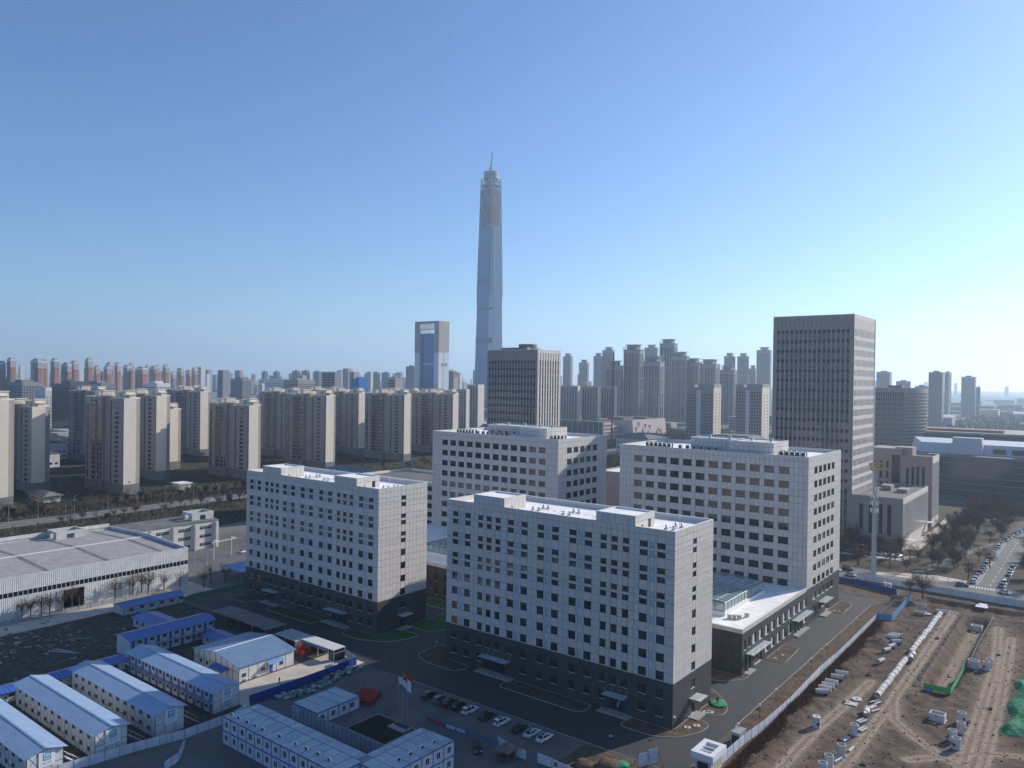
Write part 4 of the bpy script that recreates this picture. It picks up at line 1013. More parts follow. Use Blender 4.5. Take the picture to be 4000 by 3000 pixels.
# gatehouse with open roof frame, box hut, soil corner
gh = thing('gatehouse', 'small white gatehouse with an open square roof frame by the service road', 'gatehouse', (11.6, -15.2, 0))
gx, gy, gz = 4.9, 7.0, 4.5
MB().box(.7, gx - .7, .7, gy - .7, 0, gz - 1.3).obj('wall', M['clad'], gh)
rf = MB()
for (x0, x1, y0, y1) in ((0, gx, 0, 1.2), (0, gx, gy - 1.2, gy), (0, 1.1, 1.2, gy - 1.2), (gx - 1.1, gx, 1.2, gy - 1.2)): rf.box(x0, x1, y0, y1, gz - 1.3, gz)
rf.obj('roof_frame', M['coping'], gh)
MB().box(1.1, gx - 1.1, 1.2, gy - 1.2, gz - 1.31, gz - 1.15).obj('roof_deck', M['steel'], gh)
for y in (2.6, 4.2): MB().box(1.1, gx - 1.1, y, y + .22, gz - .5, gz - .25).obj('roof_beam', M['coping'], gh)
for (x, y, rz_, w_) in ((1.2, .7, 0, 2.4), (gx - .7, 1.5, math.pi / 2, 1.6), (gx - .7, 4.0, math.pi / 2, 1.6)): place('window', window_mesh(w_, 1.5, 'pair', .05), gh, (x + (0 if rz_ == 0 else .0), y - (.08 if rz_ == 0 else 0), 1.0), rz_)
hut = thing('box_hut', 'small grey cabin with a dark door at the start of the verge', 'cabin', (13.2, 2.3, 0))
MB().box(0, 2.0, 0, 3.6, 0, 2.6).obj('wall', M['steel'], hut); MB().box(-.08, 2.08, -.08, 3.68, 2.6, 2.75).obj('roof', M['steel'], hut)
MB().box(.3, .75, -.04, 0, .1, 2.1).box(.85, 1.3, -.04, 0, .1, 2.1).box(1.4, 1.8, -.04, 0, .1, 2.1).obj('door', M['black'], hut)
bd = thing('timber_board', 'tall white board propped up with timber at the gate', 'board', (2.4, -20.6, 0), R(62))
MB().box(0, 2.3, -.03, .03, .3, 2.9).box(2.45, 4.9, -.03, .03, .3, 3.3).obj('panel', M['fence_white'], bd)
for x in (.05, 2.37, 4.95): MB().box(x - .05, x + .05, .03, .12, 0, 3.4).bar((x, .1, 2.6), (x, -2.0 if x > 2 else 1.8, 0), .05).obj('prop', M['bark'], bd)
for k, (x, y, s, m, lab) in enumerate(((-2.5, -24.5, 2.6, 'soil', 'brown soil heap in the sunlit corner at the bottom'), (-6.8, -27.5, 2.0, 'soil', 'smaller soil heap beside the poster wall'), (-.2, -22.8, 1.7, 'net', 'green net covered mound by the road kerb at the bottom'))):
    setp(blob(30 + k, s, .30, 14).obj('soil_heap' if m == 'soil' else 'covered_mound', M[m], None, (x, y, .012)), lab, 'soil heap' if m == 'soil' else 'mound')
gn = blob(77, 2.4, .05, 14).obj('dust_net', M['net'], None, (2.4, 20.6, .1), .6); setp(gn, 'green dust net lying on the soil bed beside the foreground block', 'net')
# manhole slabs in the beds
for k, (x, y, lab) in enumerate(((2.9, 14.6, 'square concrete manhole slab in the bed right of the side door'), (2.2, 13.9, 'smaller concrete slab just below the square one by the side door'), (2.3, 3.2, 'concrete manhole slab nearest the corner of the foreground block'), (3.6, 5.4, 'small concrete manhole slab near the curved kerb of the corner bed'))):
    o = MB().box(-.75, .75, -.6, .6, 0, .14).cyl((0, 0, .14), (0, 0, .15), .34, n=12, m=1).obj('manhole_slab', [M['concrete'], M['black']], None, (x, y, .1), .2 * k); setp(o, lab, 'slab', 'manhole slabs in the beds')
for k, (x, y, lab) in enumerate(((2.4, 62.3, 'pale manhole lid in the bed beside the podium, near end'), (3.2, 66.2, 'pale manhole lid in the middle of the bed beside the podium'), (2.2, 123.2, 'pale manhole lid in the far bed, left one'), (3.8, 123.8, 'pale manhole lid in the far bed, right one'), (-9.5, -11.8, 'round manhole lid set in the front road'))):
    o = MB().cyl((0, 0, 0), (0, 0, .05), .5, .46, 14).cyl((0, 0, .05), (0, 0, .055), .3, .3, 10, 1).obj('manhole_cover', [M['concrete'], M['kerb']], None, (x, y, .1 if k < 4 else .005)); setp(o, lab, 'manhole cover')
def lamp_post(loc, rz, h, label, group, arm=1.6, double=False):
    t_ = thing('street_lamp', label, 'lamp', loc, rz, group)
    MB().cyl((0, 0, 0), (0, 0, .3), .16, .14, 8).cyl((0, 0, .3), (0, 0, h - .6), .09, .06, 8).obj('pole', M['lamp_grey'], t_)
    for s in ((1, -1) if double else (1,)):
        a = MB(); pts = [(0, 0, h - .6), (s * .25 * arm, 0, h - .15), (s * .7 * arm, 0, h), (s * arm, 0, h + .02)]
        for p_, q_ in zip(pts, pts[1:]): a.cyl(p_, q_, .045, n=6)
        ao = a.obj('arm', M['lamp_grey'], t_)
        MB().box(-.32, .32, -.13, .13, -.07, .07).obj('lamp_head', M['white'], ao, (s * (arm + .25), 0, h))
    return t_
M['lamp_grey'] = mat('lamp_grey', (0.40, 0.41, 0.42), 0.5, 0.4)
def short_lamp(loc, label, group):
    t_ = thing('path_lamp', label, 'lamp', loc, 0, group)
    MB().cyl((0, 0, 0), (0, 0, 3.4), .06, .05, 8).obj('pole', M['black'], t_)
    MB().cyl((0, 0, 3.3), (0, 0, 3.36), .3, .34, 10).cyl((0, 0, 3.36), (0, 0, 3.6), .12, .1, 8).cyl((0, 0, 3.6), (0, 0, 3.66), .34, .05, 10).obj('lamp_head', M['lamp_grey'], t_)
    return t_
for k, (x, y) in enumerate(((13.6, 5.6), (13.6, 19), (13.4, 31), (13.6, 59), (13.7, 74))):
    short_lamp((x, y, 0), ['first', 'second', 'third', 'fourth', 'fifth'][k] + ' thin dark lamp along the verge beside the white hoarding, counted from the cabin', 'verge lamps')
short_lamp((.9, -.9, .1), 'dark lamp with pale head at the near corner of the foreground block', 'lamps at the block corners'); short_lamp((-76, .5, .1), 'dark lamp in the rounded bed left of the foreground block', 'lamps at the block corners')
# ------------------------------------------------------------------ pipe yard
def pipe_mesh(L, ro, bell=True):
    m = MB().tube((0, -L / 2, 0), (0, L / 2, 0), ro, ro * .8, 18)
    if bell: m.tube((0, L / 2 - .28, 0), (0, L / 2 + .02, 0), ro * 1.14, ro * .84, 18)
    return m.mesh('concrete_pipe', [M['concrete']])
BIGP = pipe_mesh(2.9, .78); MIDP = pipe_mesh(3.2, .62); SMALLP = pipe_mesh(2.9, .26)
CNT = {}
def gz_(x, y): return site_h(x, y)
def pipe(me, x, y, rz, label, group, ro, dz=0.0, tilt=0.0):
    o = place('concrete_pipe', me, None, (x, y, gz_(x, y) + ro * 1.05 + dz), rz)
    o.rotation_euler = (tilt, 0, rz)
    return setp(o, label, 'pipe', group)
ORD = ['first', 'second', 'third', 'fourth', 'fifth', 'sixth', 'seventh', 'eighth', 'ninth', 'tenth', 'eleventh', 'twelfth', 'thirteenth', 'fourteenth', 'fifteenth', 'sixteenth', 'seventeenth', 'eighteenth', 'nineteenth', 'twentieth', 'twenty-first', 'twenty-second', 'twenty-third', 'twenty-fourth', 'twenty-fifth', 'twenty-sixth', 'twenty-seventh', 'twenty-eighth', 'twenty-ninth', 'thirtieth', 'thirty-first', 'thirty-second', 'thirty-third', 'thirty-fourth', 'thirty-fifth']
rd = random.Random(9)
y = 51.4; i = 0
while y < 141:
    x = 32.9 + rd.uniform(-.12, .12) + (1.0 if 84 < y < 91 else 0)
    pipe(BIGP, x, y, rd.uniform(-.06, .06) + (.2 if 84 < y < 91 else 0), ORD[i] + ' concrete pipe of the long row, counted from its near end', 'long row of concrete pipes', .86)
    y += 3.12 + (.5 if i in (6, 11, 14) else 0); i += 1
for k, (x, y, a) in enumerate(((21.4, 60.6, -80), (21.2, 57.1, -77), (20.9, 52.6, -84), (20.9, 49.5, -85), (20.8, 47.0, -86), (20.9, 43.9, -60))):
    pipe(MIDP, x, y, R(a), ORD[5 - k] + ' concrete pipe of the group along the white hoarding, counted from the near end', 'pipes by the white hoarding', .7)
for k, (x, y, a, lab) in enumerate(((25.2, 102.7, -82, 'front pipe of the three lying side by side below the dark mound'), (25.6, 104.8, -82, 'middle pipe of the three lying side by side below the dark mound'), (26.0, 106.9, -82, 'rear pipe of the three lying side by side below the dark mound'), (27.3, 99.4, -50, 'single pipe lying just in front of the three below the dark mound'), (27.2, 93.6, -20, 'rear pipe of the two lying end to end in the open'), (26.7, 89.6, 160, 'front pipe of the two lying end to end in the open'), (27.5, 78.4, 165, 'lone pipe lying nearest the long row, open end towards us'), (27, 138.3, -85, 'pipe beside the ring at the far end of the yard'), (32.6, 145.2, -80, 'pipe lying across the far end of the long row'), (33.0, 38.6, 12, 'single large pipe among the thin pipes near the stacked rings'))):
    pipe(MIDP if k < 9 else BIGP, x, y, R(a), lab, 'loose concrete pipes', .7)
for k, (x0, y0, x1, y1) in enumerate(((32.1, 46.0, 33.5, 48.5), (33.1, 45.2, 34.3, 48.4), (32.7, 41.6, 33.3, 44.1), (33.2, 41.2, 33.9, 44.6), (33.6, 39.9, 35.1, 43.2), (32.3, 31.5, 33.4, 34.6), (33.0, 31.3, 34.2, 34.2), (33.9, 27.6, 34.6, 30.2), (34.5, 27.2, 35.2, 29.8), (32.1, 19.8, 32.6, 22.3), (32.7, 19.0, 33.3, 22.2), (34.9, 15.3, 35.2, 18.0), (33.9, 8.0, 34.6, 10.6), (33.2, 8.4, 33.8, 10.9))):
    pipe(SMALLP, (x0 + x1) / 2, (y0 + y1) / 2, math.atan2(y1 - y0, x1 - x0) - math.pi / 2, ORD[13 - k] + ' thin concrete pipe counted from the bottom of the picture up', 'thin concrete pipes', .28)
def ring_mesh(r, h, hole=True, thick=.14):
    m = MB().tube((0, 0, 0), (0, 0, h), r, r - thick, 22)
    m.cyl((0, 0, .02), (0, 0, .05), r - thick, n=22)
    m.cyl((0, 0, -.02), (0, 0, .14), r + .06, n=22)
    if hole:
        for a in (-.9, 2.2): m.cyl((math.cos(a) * (r - .02), math.sin(a) * (r - .02), h * .42), (math.cos(a) * (r + .012), math.sin(a) * (r + .012), h * .42), .36, n=14, m=1)
    return m.mesh('manhole_ring', [M['concrete'], M['black']])
RINGM = ring_mesh(.92, 2.45); RINGB = ring_mesh(1.5, 2.2, False, .16)
for k, (x, y, big, lab) in enumerate(((25.6, 23.4, 0, 'upright concrete ring with a lid, standing alone left of the dirt track'), (33.7, 24.8, 0, 'upright concrete ring beside the thin pipes, third from the bottom'), (34.1, 12.6, 0, 'upright concrete ring beside the thin pipes, second from the bottom'), (33.4, 5.6, 0, 'upright concrete ring cut by the bottom edge, upper one'), (33.3, 1.6, 0, 'upright concrete ring cut by the bottom edge, lower one'), (27.2, 144.4, 0, 'upright concrete ring at the far end of the pipe yard'), (49.2, 91.5, 1, 'widest upright concrete ring beside the green mesh fence'), (52.3, 92.2, 0, 'front one of the two rings right of the widest ring'), (52.6, 95.6, 0, 'rear one of the two rings right of the widest ring'), (52.1, 48.6, 0, 'rearmost of the four rings right of the concrete box'), (52.8, 42.0, 0, 'second rearmost of the four rings right of the concrete box'), (51.9, 36.4, 0, 'third ring of the four right of the concrete box'), (53.2, 32.4, 0, 'front ring of the four right of the concrete box, nearest us'))):
    o = place('manhole_ring', RINGB if big else RINGM, None, (x, y, gz_(x, y) + .03), .7 * k); setp(o, lab, 'concrete ring', 'upright concrete rings')
    if k == 0: MB().tube((0, 0, 2.45), (0, 0, 2.58), .95, .34, 22).obj('lid', M['concrete'], o)
def culvert(x, y, rz, lab):
    t_ = thing('culvert_box', lab, 'concrete box', (x, y, gz_(x, y)), rz, 'open concrete boxes')
    w_, d_, h_, th_ = 3.3, 2.6, 1.75, .22
    b = MB()
    b.box(-w_ / 2, w_ / 2, -d_ / 2, -d_ / 2 + th_, 0, .45).box(-w_ / 2, w_ / 2, -d_ / 2, -d_ / 2 + th_, 1.2, h_).box(-w_ / 2, -.7, -d_ / 2, -d_ / 2 + th_, .45, 1.2).box(.7, w_ / 2, -d_ / 2, -d_ / 2 + th_, .45, 1.2)
    b.box(-w_ / 2, w_ / 2, d_ / 2 - th_, d_ / 2, 0, h_).box(-w_ / 2, -w_ / 2 + th_, -d_ / 2 + th_, d_ / 2 - th_, 0, h_)
    x0 = w_ / 2 - th_; b.box(x0, w_ / 2, -d_ / 2 + th_, d_ / 2 - th_, 0, .5).box(x0, w_ / 2, -d_ / 2 + th_, -.3, .5, h_).box(x0, w_ / 2, .3, d_ / 2 - th_, .5, h_).box(x0, w_ / 2, -.3, .3, 1.3, h_)
    b.obj('walls', M['concrete'], t_); MB().box(-w_ / 2 - .12, w_ / 2 + .12, -d_ / 2 - .12, d_ / 2 + .12, -.05, .12).obj('base', M['concrete'], t_)
culvert(47.3, 46.4, R(-3), 'open concrete culvert box standing on the dirt near the stacked rings'); culvert(44.0, 141.5, R(-2), 'open concrete culvert box at the far end of the trench')
s1_ = setp(MB().box(-1.45, 1.45, -1.15, 1.15, 0, .2).cyl((-.6, .1, .2), (-.6, .1, .212), .33, n=12, m=1).obj('cover_slab', [M['concrete'], M['black']], None, (28.4, 42.6, gz_(28.4, 42.6) + .1), .1), 'square concrete cover slab lying flat beside the track', 'slab')
s2_ = setp(MB().tube((0, 0, 0), (0, 0, .2), 1.25, .38, 24).obj('cover_slab', M['concrete'], None, (28.9, 46.4, gz_(28.9, 46.4) + .15)), 'round concrete cover slab with a hole, behind the square one', 'slab')
s3_ = setp(MB().tube((0, 0, 0), (0, 0, .2), 1.2, .45, 24).obj('cover_slab', M['concrete'], None, (28.9, 140.6, gz_(28.9, 140.6) + .15)), 'round concrete cover slab lying by the far ring', 'slab')
# green mesh fence round the trench end, rope fences, tarp
gf = thing('mesh_fence', 'bright green mesh fence in an L round the near end of the trench', 'fence', (41, 65, 0))
for (ax, ay, bx_, by, n) in ((0, 0, 6.3, .3, 3), (6.3, .3, 6.4, 25, 10)):
    for i in range(n):
        p_ = Vector((ax, ay)).lerp(Vector((bx_, by)), i / n); q_ = Vector((ax, ay)).lerp(Vector((bx_, by)), (i + 1) / n); rz_ = math.atan2(by - ay, bx_ - ax); L_ = (q_ - p_).length
        z0 = gz_(41 + p_.x, 65 + p_.y) * .3
        MB().box(.03, L_ - .03, -.02, .02, .25, 1.75).obj('mesh_panel', M['net2'], gf, (p_.x, p_.y, z0), rz_); MB().box(-.04, .04, -.04, .04, 0, 1.85).obj('post', M['steel'], gf, (p_.x, p_.y, z0), rz_)
bs = MB().box(0, 1.9, -.03, .0, 0, .7, 0)
for i in range(4): bs.box(.2 + .42 * i, .48 + .42 * i, -.035, -.03, .2, .25, 1).box(.2 + .42 * i, .48 + .42 * i, -.035, -.03, .42, .47, 1).box(.31 + .42 * i, .37 + .42 * i, -.035, -.03, .15, .55, 1)
bs.obj('notice_board', [M['blue'], M['white']], gf, (.1, -.12, .0))
M['rope'] = mat('barrier_mesh', (0.45, 0.42, 0.38), 0.9, 0.1)
rope = thing('rope_barrier', 'thin barrier rope on short posts along the right edge of the trench', 'barrier', (47.6, 66, 0))
for i in range(26):
    z0 = gz_(47.8 + .02 * i, 90 + 2.4 * i); MB().cyl((0, 0, 0), (0, 0, 1.2), .035, n=6).obj('post', M['rope'], rope, (.3, 24 + 2.4 * i, z0))
rb = MB()
for i in range(25):
    for zz in (.6, 1.15): rb.bar((.3, 24 + 2.4 * i, gz_(47.9, 90 + 2.4 * i) + zz), (.3, 26.4 + 2.4 * i, gz_(47.9, 92.4 + 2.4 * i) + zz), .03)
rb.obj('rope', M['rope'], rope)
M['sandbag'] = mat('sandbag', (0.20, 0.17, 0.14), 0.9, 0.1, isl=0.3)
edge = MB(); rd = random.Random(5)
for i in range(150):
    y = 66 + i * .56; x = 38.6 + rd.uniform(-.3, .3); edge.obox((x, y, gz_(x, y) + .12), (rd.uniform(.12, .3), 0, 0), (0, rd.uniform(.1, .22), 0), (0, 0, .2))
setp(edge.obj('trench_sandbags', M['sandbag']), 'row of small pale sandbags along the left edge of the trench', 'sandbags', kind='stuff')
# tarp
v = []; f = []; nx, ny = 22, 44
for j in range(ny):
    for i in range(nx):
        x = 60.4 + 10 * i / (nx - 1); y = 47 + 52 * j / (ny - 1); x += .9 * math.sin(y * .35) + (0 if i else .0)
        e = min(1, i / 3) * min(1, j / 3) * min(1, (ny - 1 - j) / 3)
        v.append((x, y, site_h(x, y) + .05 + e * (.9 + .55 * hnoise(x * .8, y * .6) + .35 * hnoise(x * 1.9, y * 1.7))))
for j in range(ny - 1):
    for i in range(nx - 1): a = j * nx + i; f.append((a, a + 1, a + nx + 1, a + nx))
setp(MB().add(v, f, 0, True).obj('dust_net', M['net']), 'large crumpled green dust net over the spoil heap at the right edge', 'net')
setp(MB().box(40.8, 44.6, 163.2, 166.6, -.05, .12).box(41.4, 44.0, 166.0, 169.5, .0, .1).obj('steel_plate', M['coping']), 'pale steel plates bridging the dig below the street hoarding', 'plate')
# dry weeds along the white hoarding
rd = random.Random(21); wv = MB()
for i in range(26000):
    y = rd.uniform(-30, 118); c_ = 17.6 + (1.6 * abs(math.sin(y * .13)) + .6 * abs(math.sin(y * .41)))
    x = 17.1 + abs(rd.gauss(0, .5)) * (c_ - 16.6)
    if rd.random() > .35 + .65 * abs(math.sin(y * .21 + 1)): continue
    z = site_h(x, y); h_ = rd.uniform(.3, 1.5); a = rd.uniform(0, 6.28); dx, dy = math.cos(a) * .07, math.sin(a) * .07; lx, ly = rd.gauss(0, .22), rd.gauss(0, .22)
    wv.add([(x - dx, y - dy, z), (x + dx, y + dy, z), (x + lx, y + ly, z + h_)], [(0, 1, 2)])
setp(wv.obj('dry_weeds', M['drygrass']), 'rust-brown dry weeds growing along the white hoarding', 'weeds', kind='stuff')
M['clod'] = mat('earth_clod', (0.12, 0.092, 0.073), 0.95, 0.1, isl=0.3)
sc_ = MB(); rd = random.Random(33)
for i in range(1500):
    x, y = rd.uniform(17, 75), rd.uniform(-30, 168); s = rd.uniform(.04, .22) * (1 + (rd.random() > .97) * 1.6); z = site_h(x, y); a = rd.uniform(0, 3)
    sc_.obox((x, y, z + s * .3), (s * math.cos(a), s * math.sin(a), s * .2), (-s * .7 * math.sin(a), s * .7 * math.cos(a), .1 * s), (0, 0, s * .55))
setp(sc_.obj('clods', M['clod']), 'clods of earth and stones scattered over the pipe yard', 'clods', kind='stuff')
M['pink_mid'] = mat('pink_sandstone', (0.56, 0.45, 0.39), 0.85, 0.2, var=0.06, scale=0.15)
M['old_white'] = mat('weathered_plaster', (0.56, 0.56, 0.54), 0.85, 0.2, col2=(0.40, 0.40, 0.385), scale=0.25, lo=0.45, hi=0.8)
M['old_roof'] = mat('bitumen_roof', (0.13, 0.125, 0.12), 0.85, 0.2, col2=(0.20, 0.19, 0.18), scale=0.15)
M['glass_front'] = glass('curtain_glass', (0.03, 0.045, 0.065), 0.05, 0.8, 0.03)
M['coping_dull'] = mat('off_white_panel', (0.55, 0.56, 0.58), 0.6, 0.3)
M['sky_glass2'] = glass('hall_glass', (0.09, 0.12, 0.13), 0.08, 0.6)
M['brick'] = mat('red_brick', (0.36, 0.17, 0.12), 0.85, 0.2, var=0.1, scale=0.4)
M['brick_dark'] = mat('dark_red_brick', (0.16, 0.045, 0.04), 0.85, 0.2, var=0.1, scale=0.4)
# ------------------------------------------------------------------ warehouse and old office on the left
wh = thing('warehouse', 'big white corrugated warehouse with a ridged grey roof and bare trees in front', 'warehouse', (-203, -6, 0))
WL, WD_, WHt = 65.5, 115, 14.0
bays = [(-45, -38.2), (-72.5, -66), (-104, -97)]
wb = MB().box(-WL, -.3, -WD_, 0, 0, WHt - .3, 0, 'ru')
wb.obj('wall', M['wh_wall'], wh)
def wall_seg(y0, y1, z0, z1): MB().box(-.3, 0, y0, y1, z0, z1).obj('wall_panel', M['wh_wall'], wh)
ys = [-WD_] + [v_ for b_ in sorted(bays) for v_ in b_] + [0]
y0s = [-WD_, -97, -66, -38.2]; y1s = [-104, -72.5, -45, 0]
for a, b in zip(y0s, y1s):
    n = max(1, int((b - a) / 6))
    for i in range(n): wall_seg(a + (b - a) * i / n + .01, a + (b - a) * (i + 1) / n - .01, 0, 7.6)
for a, b in bays:
    wall_seg(a + .01, b - .01, 6.6, 7.6)
    MB().box(-6, -.32, a, b, .02, .06).box(-6.2, -6, a, b, 0, 6.6).obj('gateway', M['core'], wh)
for i in range(19): wall_seg(-WD_ + WD_ * i / 19 + .01, -WD_ + WD_ * (i + 1) / 19 - .01, 9.2, WHt)
wm_ = MB().box(-.22, -.16, 0, 1.1, 0, 1.5).mesh('window', [M['win']])
fm_ = MB().box(-.24, -.02, 0, .14, 7.6, 9.2).mesh('mullion', [M['frame_w']])
for i in range(78):
    place('window', wm_, wh, (0, -WD_ + .3 + i * 1.47, 7.65)); place('mullion', fm_, wh, (0, -WD_ + .16 + i * 1.47, 0))
# parapets with the roof between
MB().box(-WL, -WL + .3, -WD_ + .3, -.3, WHt - .29, WHt + 1.2).box(-WL, -.31, -.3, 0, WHt - .29, WHt).add([(-.31, -.3, WHt), (-.31, 0, WHt), (-WL, 0, WHt), (-WL, -.3, WHt), (-WL / 2, -.3, WHt + 1.3), (-WL / 2, 0, WHt + 1.3)], [(0, 1, 5, 4), (4, 5, 2, 3), (0, 4, 3), (1, 2, 5)]).obj('parapet', M['wh_wall'], wh)
zr0, zr1 = WHt - 1.2, WHt - .05
for i in range(12):
    a = -.4 - WD_ * 1.0 + 1 + (WD_ - 1) * i / 12; b = a + (WD_ - 1) / 12
    for s in (0, 1):
        x0, x1 = ((-.35, -WL / 2) if s == 0 else (-WL + .35, -WL / 2))
        MB().add([(x0, a + .02, zr0), (x0, b - .02, zr0), (x1, b - .02, zr1), (x1, a + .02, zr1)], [(0, 1, 2, 3) if s == 0 else (3, 2, 1, 0)]).obj('roof_sheet', M['wh_roof'], wh)
for yy in (-8, -28, -48, -70, -92):
    for s in (0, 1):
        x0, x1 = ((-.4, -WL / 2) if s == 0 else (-WL + .4, -WL / 2))
        MB().add([(x0, yy - .8, zr0 + .03), (x0, yy + .8, zr0 + .03), (x1, yy + .8, zr1 + .03), (x1, yy - .8, zr1 + .03)], [(0, 1, 2, 3) if s == 0 else (3, 2, 1, 0)]).obj('skylight_strip', M['old_roof'], wh)
MB().box(-WL / 2 - .5, -WL / 2 + .5, -WD_ + .6, -.4, zr1 - .02, zr1 + .14).obj('ridge_cap', M['coping'], wh)
MB().box(-.33, .05, -WD_, 0, WHt, WHt + .12).obj('coping', M['coping'], wh)

of = thing('old_office', 'weathered white three-storey office with a flat grey roof and ribbon windows', 'building', (-255, 38, 0))
OL, OD, OH = 20, 92, 12.4
MB().box(-OL, 0, -OD, 0, 0, OH).obj('wall', M['old_white'], of)
MB().box(-OL - .4, .4, -OD - .4, .4, OH, OH + .35).obj('roof', M['old_roof'], of)
owm = MB().box(-.05, .04, 0, 6.2, 0, 1.7, 0).mesh('window', [M['frame_w']])
opm = MB().box(.04, .06, .08, .94, .1, 1.05, 0).box(.04, .06, .08, .94, 1.15, 1.6, 0).mesh('pane', [M['win']])
for f in range(3):
    for i in range(8):
        wo = place('window', owm, of, (.02, -9.4 - 10.4 * i, 1.2 + 3.9 * f))
        for k in range(6): place('pane', opm, wo, (0, .1 + 1.0 * k, 0))
for i in range(9):
    MB().box(0, 1.6, -.7, .7, 0, OH - .5).obj('pier', M['old_white'], of, (.01, -1.2 - 10.4 * i, 0))
for f in range(3):
    for i in range(3): place('window', window_mesh(2.2, 1.7, 'pair', .05), of, (-OL + 3 + 6 * i, -OD - .09, 1.2 + 3.9 * f), 0)
for k, (x, y) in enumerate(((-15.2, 8), (-14.5, -64))):
    sh = MB().box(-4.5, -3.9, -5.5, 5.5, 0, 3.4).box(3.9, 4.5, -5.5, -1.5, 0, 3.4).box(3.9, 4.5, 1.5, 5.5, 0, 3.4).box(3.9, 4.5, -1.5, 1.5, 2.2, 3.4).box(-3.9, 3.9, 4.9, 5.5, 0, 3.4).box(-3.9, -1.4, -5.5, -4.9, 0, 3.4).box(1.4, 3.9, -5.5, -4.9, 0, 3.4).box(-1.4, 1.4, -5.5, -4.9, 2.4, 3.4)
    sh.obj('roof_tank_wall', M['old_white'], of, (x + 6, y - 13 if k == 0 else y, OH + .35))
hh = thing('hip_house', 'small cream hip-roofed pavilion on the estate edge at far left', 'house', (-441, 34, 0))
MB().box(-28, -4, 0, 10, 0, 4).obj('wall', M['cream'], hh)
MB().add([(-30, -1.5, 4), (-2, -1.5, 4), (-2, 11.5, 4), (-30, 11.5, 4), (-24, 5, 6.6), (-8, 5, 6.6)], [(0, 1, 5, 4), (1, 2, 5), (2, 3, 4, 5), (3, 0, 4), (3, 2, 1, 0)]).obj('roof', M['old_roof'], hh)
for i in range(6): place('window', window_mesh(1.4, 1.8, 'pair', .05), hh, (-26 + 3.6 * i, -.09, 1.0), 0)
pv2 = thing('garden_pavilion', 'cream flat-roofed garden pavilion near the slab blocks by the main road', 'pavilion', (-430, 118, 0))
MB().box(-16, -6, 0, 8, 0, 4.2).obj('wall', M['cream'], pv2); MB().box(-17, -5, -1, 9, 4.2, 4.8).obj('roof', M['coping'], pv2)
for i in range(5): MB().box(-.2, .2, -.2, .2, 0, 4.2).obj('post', M['cream'], pv2, (-5.6, .5 + 1.7 * i, 0))
# ------------------------------------------------------------------ estate of cream slab blocks
def slab_master(label, floors, group):
    th = thing('slab_block', label, 'apartment block', (0, 0, 0), 0, group)
    FH = 3.3; z0 = 7.0; H = z0 + floors * FH + 2.0; D = 12.0
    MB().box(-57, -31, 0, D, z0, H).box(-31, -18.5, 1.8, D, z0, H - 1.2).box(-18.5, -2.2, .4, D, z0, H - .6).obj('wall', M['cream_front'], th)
    MB().box(-2.2, -.2, 2.4, 7.6, z0, H - 1.5).obj('end_core', M['core'], th)
    MB().box(-.6, 0, 0, 8.2, z0, H).box(-2.2, -.6, 7.6, 8.2, z0, H).obj('end_wall', M['cream'], th)
    MB().box(-57.2, -31, -.2, D + .1, 0, z0).box(-31, -18.5, 1.7, D, 0, z0).box(-18.5, -2.2, .2, D, 0, z0).box(-2.2, .1, -.1, 8.3, 0, z0).obj('plinth', M['slab_base'], th)
    big = MB().box(0, 5.6, -.05, .02, 0, 2.7).mesh('balcony', [M['pane_dark']])
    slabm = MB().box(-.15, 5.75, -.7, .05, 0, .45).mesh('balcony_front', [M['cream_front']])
    sm_ = MB().box(0, 4.6, -.05, .02, 0, 1.75).mesh('window', [M['pane_dark']])
    md = MB().box(0, 3.3, -.05, .02, 0, 2.6).mesh('window', [M['pane_dark']])
    tall = MB().box(0, 2.0, -.05, .02, 0, 5.6).mesh('window', [M['pane_dark']])
    for f in range(floors):
        z = z0 + f * FH
        bo = place('balcony', big, th, (-47.0, 0, z + .5)); place('balcony_front', slabm, bo, (0, 0, -.48))
        place('window', md, th, (-38.8, 0, z + .5)); place('window', sm_, th, (-13.2, .4, z + .8))
        if f % 2 == 0 and f + 1 < floors:
            place('window', tall, th, (-54.6, 0, z + .8)); place('window', tall, th, (-34.4, 0, z + .8))
    sl = MB().box(-40.9, -39.5, -.04, .03, z0, H - 2).box(-19.8, -18.5, .36, 1.78, z0, H - 2).box(-58 + 1.6, -58 + 2.0, -.03, .03, z0, H - 4).obj('slot', M['core'], th)
    pil = MB()
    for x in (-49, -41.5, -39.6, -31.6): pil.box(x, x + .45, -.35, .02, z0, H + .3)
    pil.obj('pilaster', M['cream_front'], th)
    pf = MB()
    pf.box(-57.4, -44, -.4, D + .2, H, H + .7); pf.box(-42, -30.6, -.4, D + .2, H + .3, H + 1.1); pf.box(-18.8, -2, .1, D, H - .6, H + .4)
    pf.obj('roof_frame', M['cream'], th)
    pb_ = MB()
    for (a, b, c, d, e, g_) in ((-50, -43.5, 3, 10, H, H + 3.6), (-40, -35, 2.5, 10, H, H + 4.2), (-16, -10, 1.5, 9, H, H + 3.4), (-9, -4, 3, 9.5, H, H + 4.6), (-3.5, -.3, 4, 8, H - 1.5, H + 2.0)):
        pb_.box(a, b, c, d, e, g_); pb_.box(a - .5, b + .5, c - .5, d + .5, g_, g_ + .4)
    for i in range(7): pb_.box(-34 + i * 2.2, -33.4 + i * 2.2, 1.0, 10, H + 1.2, H + 3.2)
    pb_.obj('roof_block', M['cream'], th)
    return th, H
SG = 'cream slab blocks of the estate'
m17, _ = slab_master('cream slab block with a number on its end wall, nearest the main road', 17, SG); m17.location = (-441.3, 81, 0)
kids(m17)
